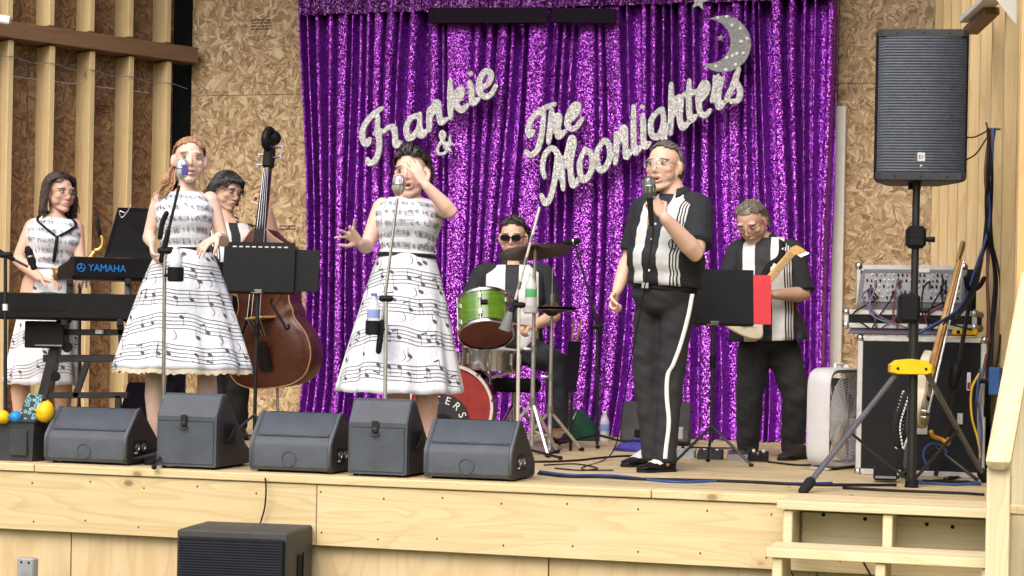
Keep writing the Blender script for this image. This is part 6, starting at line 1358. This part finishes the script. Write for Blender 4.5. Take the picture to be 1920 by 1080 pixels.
def woman_dark():
    d = 9.85; pt = lambda x, y, dd=0: P(x, y, d+dd); base = FL(760, 876)
    root = thing('person', 'dark haired woman in white music-note dress with hand raised beside her face', 'person', A(base[0], d, STG), 'performers on the stage')
    h = Head(pt(771, 325), -14, -2, -6, 1.07); F2 = [(t, a*1.06, b*1.05, f) for t, a, b, f in FEM]; T = Torso(pt(760, 535), pt(768, 378), A(1, .02, -.03), F2)
    m = MB(); h.solid(m, mouth=.010); neck(m, h, pt(769, 372), .048); T.solid(m, -.004)
    eA, wA = pt(687, 463, -.05), pt(674, 455, -.22); eB, wB = pt(846, 398, -.20), pt(797, 346, -.24)
    arm(m, pt(717, 388), eA, wA, 1.06); arm(m, pt(822, 388), eB, wB, 1.06)
    hand(m, wA, nrm(pt(655, 436, -.27)-wA), A(-.1, -1, .2), .98, .12, .55, -1, [.1, .2, .35, .1], 0)
    hand(m, wB, nrm(pt(772, 303, -.22)-wB), A(-.55, .8, .1), .98, .18, .1, -1)
    for x0, x1 in ((738, 748), (784, 801)): leg(m, pt(x0, 540), pt(x1, 705, -.02), pt(x1, 863), 1.04)
    sk = skin('skin_rosy', (.70, .46, .37), (.50, .13, .13), (.05, .03, .025), .16); finish_body(root, m, h, sk); face_parts(root, h, IRIS, .010)
    bodice(root, T, DRESS, 8, 1.03)
    so, S = skirt(root, pt(762, 476), pt(751, 735), A(0, 0, 1), A(1, 0, 0), A(0, -1, 0), .138, .325, 9, 10, .80)
    music_print(so, S, [(.14, .032, .4), (.40, .026, 1.3), (.62, .02, .9), (.82, .012, 2.2)], 'music_print', (.12, math.pi-.12), .0195, .0016, 12)
    MB().loft(np.array([T.ring(t, *T.interp(t, .016)) for t in (.335, .34, .375, .38)])).build('belt', BELT, root)
    for x in (748, 801): shoe(root, FL(x, 876)+A(0, .06, 0), FL(x, 876)+A(0, -.17, 0), .040, .06, WHITEP)
    hm = hair_mat('hair_black', (.008, .007, .007), (.035, .026, .022), .35)
    hair(root, h, hm, scalp(480, lambda q: (q[2] > .35 and q[1] < .86) or (q[1] < .15 and q[2] > -.35), 5), lambda p, q: A(-p[0]*3+.15, -.55, .9 if p[1] > .05 else -.25), .11, .0075, 1.10, lambda c: (c[2] > .070-.45*max(0, .02-c[1])) and c[1] < .075, 6, .5, top=1.16)
woman_dark()
def woman_keys():
    d = 11.5; pt = lambda x, y, dd=0: P(x, y, d+dd); base = FL(90, 823)
    root = thing('person', 'brown haired woman with black neck strap playing the keyboards at left', 'person', A(base[0], d, STG), 'performers on the stage')
    h = Head(pt(112, 362), 46, 2, 0, 1.0); T = Torso(pt(88, 555), pt(104, 414), A(1, .38, 0), FEM)
    m = MB(); h.solid(m); neck(m, h, pt(106, 408), .043); T.solid(m, -.004)
    eA, wA = pt(33, 487, -.05), pt(78, 524, -.25); eB, wB = pt(150, 485, -.05), pt(158, 520, -.24)
    arm(m, pt(62, 424), eA, wA, 1.02); arm(m, pt(141, 424, .04), eB, wB, 1.0)
    hand(m, wA, nrm(A(.9, -.35, -.12)), A(0, -.1, -1), .95, .35, .15, -1); hand(m, wB, nrm(A(.2, -.9, -.15)), A(0, 0, -1), .95, .35, .15, -1)
    for x0, x1 in ((70, 38), (105, 118)): leg(m, pt(x0, 560), pt(x1, 705, -.02), pt(x1, 808), 1.0)
    sk = skin('skin_tan_rose', (.62, .39, .30), (.42, .15, .13), (.07, .045, .03), .2); finish_body(root, m, h, sk); face_parts(root, h, IRIS)
    bodice(root, T, DRESS, 15)
    so, S = skirt(root, pt(95, 500), pt(82, 720), A(0, 0, 1), A(1, .3, 0)/1.044, A(.3, -1, 0)/1.044, .125, .235, 17, 9, .9)
    music_print(so, S, [(.13, .030, 4.4), (.42, .024, 3.3), (.70, .016, 2.9)], 'music_print', (.05, math.pi-.05), .0195, .0016, 19)
    for x in (38, 118): shoe(root, FL(x, 823)+A(-.02, .06, 0), FL(x, 823)+A(.04, -.15, 0), .038, .06, BELT)
    st = MB()                                                                    # neck strap: two bands meeting on the chest
    for q, x in ((-1, 1.25), (1, 1.95)):
        p = [h.p(.045*q, -.045, -.115), T.surf(.985, math.pi/2-q*.95, .016), T.surf(.90, math.pi/2-q*.42, .022), T.surf(.80, math.pi/2-q*.05, .020)]
        pp = smooth_path(p, 5); st.tube(pp, .015, 8, hint=T.F, flat=.5)
    st.tube(smooth_path([T.surf(.80, math.pi/2, .02), T.surf(.68, math.pi/2, .02), T.surf(.46, math.pi/2, .02)], 4), .011, 8)
    st.build('neck_strap', BELT, root, 180)
    hm = hair_mat('hair_brown', (.020, .013, .010), (.075, .05, .036))
    hair(root, h, hm, scalp(560, lambda q: (q[2] > .45 and q[1] < .72) or (q[1] < .2 and q[2] > -.05), 8), lambda p, q: A(np.sign(p[0])*(1.3 if p[1] > .0 and abs(p[0]) < .08 else .12), -.75 if p[1] > .02 else (.15 if p[2] < 0 else 0), -.25 if p[1] > .03 and abs(p[0]) < .07 else -1.0), lambda q: .235 if q[2] > .3 else .18, .0075, 1.15, lambda c: (c[2] > .072-.6*max(0, .04-c[1])) and c[1] < .072, 9, .3)
    glasses(root, h, pm('glasses_wire', (.25, .18, .12), .3, .8), LENS)
woman_keys()
DARKCLOTH = cloth('black_trousers', (.017, .018, .021), .9, .2, wr=.3); SHIRTB = cloth('shirt_black', (.011, .012, .017), .85, .2, wr=.4)
BROWNSHOE = pm('dark_shoe', (.03, .024, .02), .4)
def shirt(root, T, mat, t0=.0, t1=1.05, grow=.016, flare=.0, bulge=0.0):
    ts = np.linspace(t0, t1, 26); rng = np.random.default_rng(2); R = []
    for t in ts:
        a, b, f = T.interp(max(t, -.1), grow); k = max(0, .25-t)/.25; w = .006*math.sin(t*23)+.004*math.sin(t*51)
        ring = T.ring(t, a+flare*k+w*.6, b+flare*k+w+bulge*math.exp(-((t-.35)/.22)**2), f, n=72); th = np.linspace(0, 2*math.pi, 72, endpoint=False)
        R.append(ring+np.outer(np.sin(th*7+t*9)*.004*(1-t*.7)*(1+3*k), T.F)+np.outer(np.cos(th*5+t*6)*.003, T.X))
    o = MB().loft(np.array(R), cap=False).build('shirt', mat, root, 180); md = o.modifiers.new('thick', 'SOLIDIFY'); md.thickness = .003; md.offset = 1
    V = np.array([v.co for v in o.data.vertices])+BASE[o]; set_attr(o, 'tp', T.inv(V)); return o
def sleeve(T, par, sh, el, mat, frac=.85, r=.066, r2=.062):
    sh, el = np.asarray(sh), np.asarray(el); L = lambda t: sh+(el-sh)*t
    pts = [sh+(T.shc-T.U*.03-sh)*.45, sh+T.U*.0, L(frac*.35), L(frac*.7), L(frac)]; o = MB().tube(smooth_path(pts, 4), np.interp(np.linspace(0, 1, 17), [0, .2, .55, 1], [r*.98, r*1.04, r*1.0, r2]), 20).build('sleeve', mat, par, 180); return o
def collar(root, T, h, mat, nb, w=.085):
    nb = np.asarray(nb); R = []; n = 28
    for z, k, f in ((-.012, 1.10, 1.0), (.012, .98, 1.0), (.032, .90, .95), (.036, .95, 1.0), (.006, 1.22, 1.16), (-.010, 1.30, 1.22)):
        th = np.linspace(math.pi/2+.62, math.pi/2+2*math.pi-.62, n)
        R.append([nb+T.X*w*.74*k*math.cos(q)+T.F*(w*.66*f*k*math.sin(q)-.004)+T.U*(z-.028*(max(0, math.sin(q))**2)-(.022 if z < .01 and abs(math.sin(q)-1) < .12 else 0)) for q in th])
    o = MB().loft(np.array(R), cap=False, close=False).build('collar', mat, root, 180); md = o.modifiers.new('thick', 'SOLIDIFY'); md.thickness = .004; return o
def trousers(root, T, legs, mat, top_t=.06, k=1.0, hem=.058, cuff=None):
    m = MB(); m.loft(np.array([T.ring(t, a, b) for t, a, b in ((-.20, .10, .085), (-.14, .142, .118), (-.04, .164, .136), (.05, .168, .138), (top_t, .170, .138))]))
    for hp, kn, an in legs:
        L = lambda a, b, t: a+(b-a)*t
        p = [hp+T.U*.02, L(hp, kn, .3), L(hp, kn, .7), kn, L(kn, an, .3), L(kn, an, .7), an]; m.tube(p, np.array([.090, .090, .082, .075, .071, .066, hem])*k, 20)
    v, f = m.data(); v, f = remesh(v, f, .011, 5, .6)
    rng = np.random.default_rng(4); ph = rng.uniform(0, 6, 3); q = v-T.hip
    wr = .0035*np.sin(q[:, 2]*75+q[:, 0]*22+ph[0])*np.sin(q[:, 0]*30+q[:, 2]*13+ph[1])+.003*np.sin(q[:, 2]*38-q[:, 0]*30+ph[2])
    v = v+np.column_stack([wr*.6, wr, np.zeros(len(v))]); return obj('trousers', v, f, mat, root, 180)
STAGE_HAIR = {}
def man_singer():
    d = 9.80; pt = lambda x, y, dd=0: P(x, y, d+dd)
    root = thing('person', 'man in black and white shirt singing into a hand held microphone', 'person', A(pt(1230, 880)[0], d, STG), 'performers on the stage')
    h = Head(pt(1245, 313), -30, -3, 0, 1.07); T = Torso(pt(1246, 552), pt(1262, 372), A(1, -.62, .0), MAL)
    m = MB(); h.solid(m, True, .009); neck(m, h, pt(1264, 366, .01), .066); T.solid(m, -.012)
    shA, eA, wA = pt(1206, 392, .10), pt(1180, 485, .10), pt(1156, 548, .02); shB, eB, wB = pt(1308, 391, -.08), pt(1306, 476, -.24), pt(1243, 405, -.36)
    arm(m, shA, eA, wA, 1.0, True); arm(m, shB, eB, wB, 1.08, True)
    hand(m, wA, nrm(A(-.25, -.2, -1)), A(.8, -.5, .0), 1.02, .95, .02, 1, None, .6)
    hd = nrm(pt(1219, 372, -.36)-wB); hand(m, wB, nrm(hd+A(-.1, 0, .25)), A(-.55, .75, .2), 1.05, 1.0, .0, -1, None, .7)
    for a, b, c, q in (((1219, 580), (1211, 705), (1226, 862), .06), ((1271, 580), (1258, 705), (1246, 866), -.045)): limb(m, [pt(*a, q), pt(*b, q), pt(*c, q)], [.06, .045, .035])
    finish_body(root, m, h, skin('skin_ruddy', (.68, .44, .34), (.40, .13, .11), (.07, .06, .055), .15)); face_parts(root, h, IRIS, .009)
    mat = shirt_mat('band_shirt_singer', .040, .135, side=1); sh = shirt(root, T, mat, .085, 1.03, .014, bulge=.035)
    sleeve(T, sh, shA, eA, SHIRTB, .86); sleeve(T, sh, shB, eB, SHIRTB, .80, .075, .076); collar(root, T, h, SHIRTB, pt(1262, 362), .105)
    for t in (.86, .70, .54, .38, .22):                                          # buttons down the placket
        p = T.surf(t, math.pi/2, .017+.035*math.exp(-((t-.35)/.22)**2)); MB().lathe(p, T.F, [(.006, 0), (.006, .004), (.003, .006)], 10).build('button', WHITEP, sh)
    p = T.surf(.72, math.pi/2+.15, .024); MB().bar(p-T.U*.03+T.F*.006, p+T.U*.03+T.F*.006, .010, .006, hint=T.F).build('gold_pen', pm('gold', (.70, .42, .10), .3, .8), sh)
    c0 = T.surf(.60, math.pi/2+.0, 0); cl = []                                   # treble clef printed on the white panel
    for q in np.linspace(0, 9.5, 34):
        r = .006+.0042*q*.62; ang = math.pi/2-.52+r*math.cos(q)/.17; cl.append(T.surf(.50+.0*q+r*math.sin(q)*1.3/T.L*.9, ang, .020+.035*math.exp(-((.5-.35)/.22)**2)))
    for t in np.linspace(.62, .74, 8): cl.append(T.surf(t, math.pi/2-.52+.05*math.sin((t-.62)*40), .020+.035*math.exp(-((t-.35)/.22)**2)))
    MB().tube(cl, .0035, 6).build('printed_clef', NOTE, sh, 180)
    LG = [(pt(1219, 575, .06), pt(1211, 705, .06), pt(1226, 862, .05)), (pt(1271, 575, -.05), pt(1258, 705, -.04), pt(1246, 868, -.04))]
    tr = trousers(root, T, LG, DARKCLOTH, .07, .90, .070)
    pts = [(1300, 552), (1293, 590), (1280, 640), (1265, 682), (1255, 702), (1253, 740), (1257, 790), (1252, 838), (1250, 858)]
    V = np.array([v.co for v in tr.data.vertices])+BASE[tr]; S = []
    for x, y in pts:                                                             # side braid laid on the trouser surface
        t = pt(x-6, y); dd = np.abs(V[:, 2]-t[2])*1.0+np.abs(V[:, 0]-t[0]); c = V[np.argsort(dd)[:40]]; S.append(A(t[0], c[:, 1].min()-.004, t[2]))
    S = smooth_path(S, 6); MB().loft(np.array([[p+A(-.0105, 0, 0), p+A(.0105, 0, 0), p+A(.0105, .012, 0), p+A(-.0105, .012, 0)] for p in S])).build('side_stripe', WHITEP, tr, 180)
    MB().loft(np.array([T.ring(t, .178, .145) for t in (.045, .05, .085, .09)])).build('belt', BELT, root)
    bk = T.surf(.068, math.pi/2+.1, .03)
    MB().bar(bk-T.X*.02, bk+T.X*.02, .03, .006, hint=T.F).build('belt_buckle', CHROME, root)
    wv = pm('white_leather', (.72, .72, .72), .35, var=.04)
    shoe(root, FL(1222, 873)+A(.0, .05, 0), FL(1170, 876), .046, .078, pm('patent_black', (.012, .012, .014), .15), None, wv)
    shoe(root, FL(1262, 884)+A(0, .0, 0), FL(1197, 886)+A(0, 0, 0), .048, .080, pm('patent_black', (0, 0, 0)), None, wv)
    hm = hair_mat('hair_dark_grey', (.045, .040, .037), (.20, .18, .17)); STAGE_HAIR['grey'] = hm
    hair(root, h, hm, scalp(480, lambda q: (q[2] > .50 and q[1] < .62) or (q[1] < .05 and q[2] > -.42), 21), lambda p, q: A(-p[0]*1.0, -1, .35) if p[1] > .0 else A(0, -.25, -1), .055, .0050, 1.05, lambda c: (c[2] > .088-.9*max(0, .02-c[1])) and c[1] < .058, 22, .35, top=1.06)
    glasses(root, h, pm('silver_wire', (.5, .5, .5), .3, .9), LENS)
man_singer()
def man_bass():
    d = 12.1; pt = lambda x, y, dd=0: P(x, y, d+dd)
    root = thing('person', 'black haired bassist with fringe leaning over the upright bass', 'person', A(pt(430, 820)[0], d, STG), 'performers on the stage')
    h = Head(pt(426, 358), 48, 14, 6, 1.03); T = Torso(pt(428, 585), pt(430, 424), A(1, .5, -.10), MAL)
    m = MB(); h.solid(m, True); neck(m, h, pt(424, 412), .052); T.solid(m, -.012)
    shA, eA, wA = pt(388, 438, -.06), pt(402, 520, -.2), pt(468, 560, -.32); shB, eB, wB = pt(468, 440, .12), pt(514, 452, -.02), pt(502, 392, -.12)
    arm(m, shA, eA, wA, 1.0, True); arm(m, shB, eB, wB, .95, True)
    hand(m, wA, nrm(A(.8, -.1, -.4)), A(0, .6, -.4), 1.0, .6, .1, -1); hand(m, wB, nrm(pt(491, 366, -.14)-wB), A(-.8, .2, 0), 1.05, .85, .05, 1, None, .6)
    for x in (412, 446): limb(m, [pt(x, 590), pt(x-2, 700), pt(x-4, 806)], [.07, .05, .035])
    finish_body(root, m, h, skin('skin_warm', (.62, .39, .30), (.34, .13, .11), (.02, .015, .012), .15)); face_parts(root, h, IRIS)
    sh = shirt(root, T, shirt_mat('band_shirt_bass', .03, .14), -.05, 1.03, .014, .02); sleeve(T, sh, shA, eA, SHIRTB, .8); sleeve(T, sh, shB, eB, SHIRTB, .75); collar(root, T, h, SHIRTB, pt(426, 416), .09)
    trousers(root, T, [(pt(412, 610), pt(410, 710), pt(408, 806)), (pt(444, 610), pt(446, 710), pt(446, 806))], DARKCLOTH)
    for x in (408, 446): shoe(root, FL(x, 823)+A(0, .08, 0), FL(x, 823)+A(.05, -.17, 0), .045, .075, BROWNSHOE)
    hm = hair_mat('hair_jet', (.006, .006, .007), (.03, .026, .026), .35)
    hair(root, h, hm, scalp(560, lambda q: (q[2] > .25 and q[1] < .75) or (q[1] < .2 and q[2] > -.35), 31), lambda p, q: A(p[0]*3, .45 if q[1] > .15 and p[2] > .08 else -.1, -.75 if q[1] < .2 else -.35), lambda q: .11 if q[1] < .3 else .065, .0065, 1.09, lambda c: (c[2] > .060-.8*max(0, .03-c[1])), 32, .3)
    glasses(root, h, pm('black_rim', (.015, .015, .018), .4), LENS)
man_bass()
def man_drums():
    d = 12.0; pt = lambda x, y, dd=0: P(x, y, d+dd)
    root = thing('person', 'drummer in dark glasses seated behind the green tom', 'person', A(pt(965, 820)[0], d+.1, STG), 'performers on the stage')
    h = Head(pt(962, 446), -8, 4, 0, 1.03); T = Torso(pt(962, 655), pt(962, 502), A(1, -.05, 0), MAL)
    m = MB(); h.solid(m, True, .004); neck(m, h, pt(963, 496), .054); T.solid(m, -.012)
    shA, eA, wA = pt(906, 515), pt(868, 585, -.02), pt(872, 600, -.26); shB, eB, wB = pt(1018, 515), pt(1040, 592, -.02), pt(1000, 612, -.26)
    arm(m, shA, eA, wA, 1.0, True); arm(m, shB, eB, wB, 1.0, True)
    hand(m, wA, nrm(A(.2, -.9, .05)), A(.2, .1, -1), 1.0, .85, .05, -1, None, .6); hand(m, wB, nrm(A(-.6, -.7, -.1)), A(-.1, .1, -1), 1.0, .85, .05, 1, None, .6)
    for x, kx in ((935, 885), (990, 1046)): limb(m, [pt(x, 660), pt(kx, 680, -.40)], [.07, .05]); limb(m, [pt(kx, 680, -.40), pt(kx, 812, -.36)], [.05, .035])
    finish_body(root, m, h, skin('skin_olive', (.60, .38, .29), (.34, .14, .12), (.015, .012, .01), .2)); face_parts(root, h, IRIS, .004)
    sh = shirt(root, T, shirt_mat('band_shirt_drums', .042, .195, (.58, .59, .60), stripes=0), -.02, 1.03, .016); sleeve(T, sh, shA, eA, SHIRTB, .82); sleeve(T, sh, shB, eB, SHIRTB, .82); collar(root, T, h, SHIRTB, pt(963, 493), .09)
    MB().lathe(T.surf(.90, math.pi/2, .02), T.F, [(.006, 0), (.004, .005)], 10).build('button', WHITEP, sh)
    trousers(root, T, [(pt(935, 660), pt(885, 680, -.42), pt(884, 800, -.38)), (pt(990, 660), pt(1046, 680, -.42), pt(1046, 800, -.38))], cloth('navy_trousers', (.020, .024, .036), .8, .25))
    for x in (884, 1046): b = FL(x, 829); shoe(root, b+A(0, .06, 0), b+A(.01, -.19, 0), .045, .075, BROWNSHOE)
    hm = hair_mat('hair_dark_short', (.008, .007, .006), (.035, .028, .024), .4)
    hair(root, h, hm, scalp(460, lambda q: (q[2] > .42 and q[1] < .70) or (q[1] < .15 and q[2] > -.3), 41), lambda p, q: A(p[0]*1.5+.2, -.5, .6 if p[1] > .03 else -.4), .06, .0065, 1.08, lambda c: (c[2] > .078-.7*max(0, .03-c[1])) and c[1] < .066, 42, .5, top=1.12)
    glasses(root, h, pm('black_rim', (0, 0, 0)), DARKLENS, .003, .027, .017)
    for a, b in ((wA+A(.02, -.06, 0), A(.10, -.34, .06)), (wB+A(-.03, -.06, 0), A(-.24, -.26, .03))):
        MB().tube([a-b*.25, a+b*.8, a+b], [.0075, .006, .0045], 8, round_ends=True).build('drumstick', MAPLE, None, 180, label='wooden drumstick in the hand nearer the green tom' if b[0] > 0 else 'wooden drumstick in the hand nearer the hi-hat', cat='drumstick', group='drumsticks in use')
    st = thing('drum_throne', 'black round drum stool under the seated drummer', 'stool', A(pt(962, 820)[0], d+.06, STG)); c = A(pt(962, 820)[0], d+.06, STG)
    zt = pt(962, 690)[2]-STG-.06; MB().lathe(c+A(0, 0, zt-.09), A(0, 0, 1), [(.15, 0), (.17, .02), (.17, .06), (.14, .085)], 24).build('seat', MATTE, st); MB().cyl(c+A(0, 0, .1), c+A(0, 0, zt-.085), .02).build('post', CHROME, st)
    for q in range(3): MB().tube([c+A(0, 0, .25), c+A(.25*math.cos(q*2.1), .25*math.sin(q*2.1), .012)], .012, 8, round_ends=True).build('leg', CHROME, st)
man_drums()
def man_guitar():
    d = 11.15; pt = lambda x, y, dd=0: P(x, y, d+dd)
    root = thing('person', 'grey haired man in glasses looking down at his cream guitar', 'person', A(pt(1440, 855)[0], d, STG), 'performers on the stage')
    h = Head(pt(1409, 416, -.06), -28, 34, -4, 1.03); T = Torso(pt(1440, 622), pt(1434, 452), A(1, -.25, 0), [(t, a*.90, b*.95, f) for t, a, b, f in MAL])
    m = MB(); h.solid(m, True); neck(m, h, pt(1431, 450), .054); T.solid(m, -.012)
    shA, eA, wA = pt(1383, 470, .03), pt(1356, 548, -.05), pt(1398, 585, -.26); shB, eB, wB = pt(1488, 472, -.05), pt(1508, 552, -.12), pt(1448, 552, -.30)
    arm(m, shA, eA, wA, 1.0, True); arm(m, shB, eB, wB, 1.0, True)
    hand(m, wA, nrm(A(.7, -.3, -.3)), A(0, .8, -.3), 1.0, .6, .1, -1); hand(m, wB, nrm(A(-.7, -.2, .3)), A(0, -.2, 1), 1.0, .8, .05, 1)
    for a, b, c in (((1415, 650), (1405, 745), (1402, 846)), ((1468, 650), (1492, 745), (1484, 852))): limb(m, [pt(*a), pt(*b, -.05), pt(*c)], [.07, .05, .035])
    finish_body(root, m, h, skin('skin_weathered', (.60, .38, .29), (.33, .14, .12), (.10, .08, .07), .25)); face_parts(root, h, IRIS)
    sh = shirt(root, T, shirt_mat('band_shirt_guitar', .045, .150, side=1), -.10, 1.03, .018, .05); sleeve(T, sh, shA, eA, SHIRTB, .95, .060, .062); sleeve(T, sh, shB, eB, SHIRTB, .95, .062, .066); collar(root, T, h, SHIRTB, pt(1431, 447), .09)
    trousers(root, T, [(pt(1415, 652), pt(1405, 745, -.06), pt(1402, 846)), (pt(1468, 652), pt(1492, 745, -.06), pt(1484, 850))], DARKCLOTH, k=1.05)
    b = FL(1404, 857); shoe(root, b+A(.03, .06, 0), b+A(-.05, -.17, 0), .048, .08, BROWNSHOE); b = FL(1490, 861); shoe(root, b+A(.06, .05, 0), b+A(-.10, -.16, 0), .048, .08, BROWNSHOE)
    hm = hair_mat('hair_grey_brown', (.05, .042, .034), (.22, .19, .155))
    hair(root, h, hm, scalp(520, lambda q: (q[2] > .46 and q[1] < .66) or (q[1] < .1 and q[2] > -.40), 51), lambda p, q: A(p[0]*5+.1, -.9, .15) if p[1] > .0 else A(p[0]*2, -.1, -1), .075, .0052, 1.055, lambda c: (c[2] > .080-.8*max(0, .03-c[1])) and c[1] < .072, 52, .4)
    glasses(root, h, pm('brown_rim', (.10, .04, .03), .4), LENS)
    g = thing('electric_guitar', 'cream electric guitar held by the grey haired man', 'guitar', pt(1420, 560, -.3))
    guitar(g, pt(1497, 462, -.34), pt(1424, 540, -.30), pt(1378, 622, -.30), A(-.15, -1, .1), CREAM, .30, MAPLE)
    MB().loft(np.array([[q+A(-.02, 0, .012), q+A(.02, 0, -.012), q+A(.02, .004, -.012), q+A(-.02, .004, .012)] for q in smooth_path([pt(1425, 540, -.26), pt(1442, 500, -.16), T.surf(.80, math.pi/2-.5, .03), T.surf(.99, math.pi/2-.75, .035)], 6)])).build('strap', MATTE, g, 180)
man_guitar()
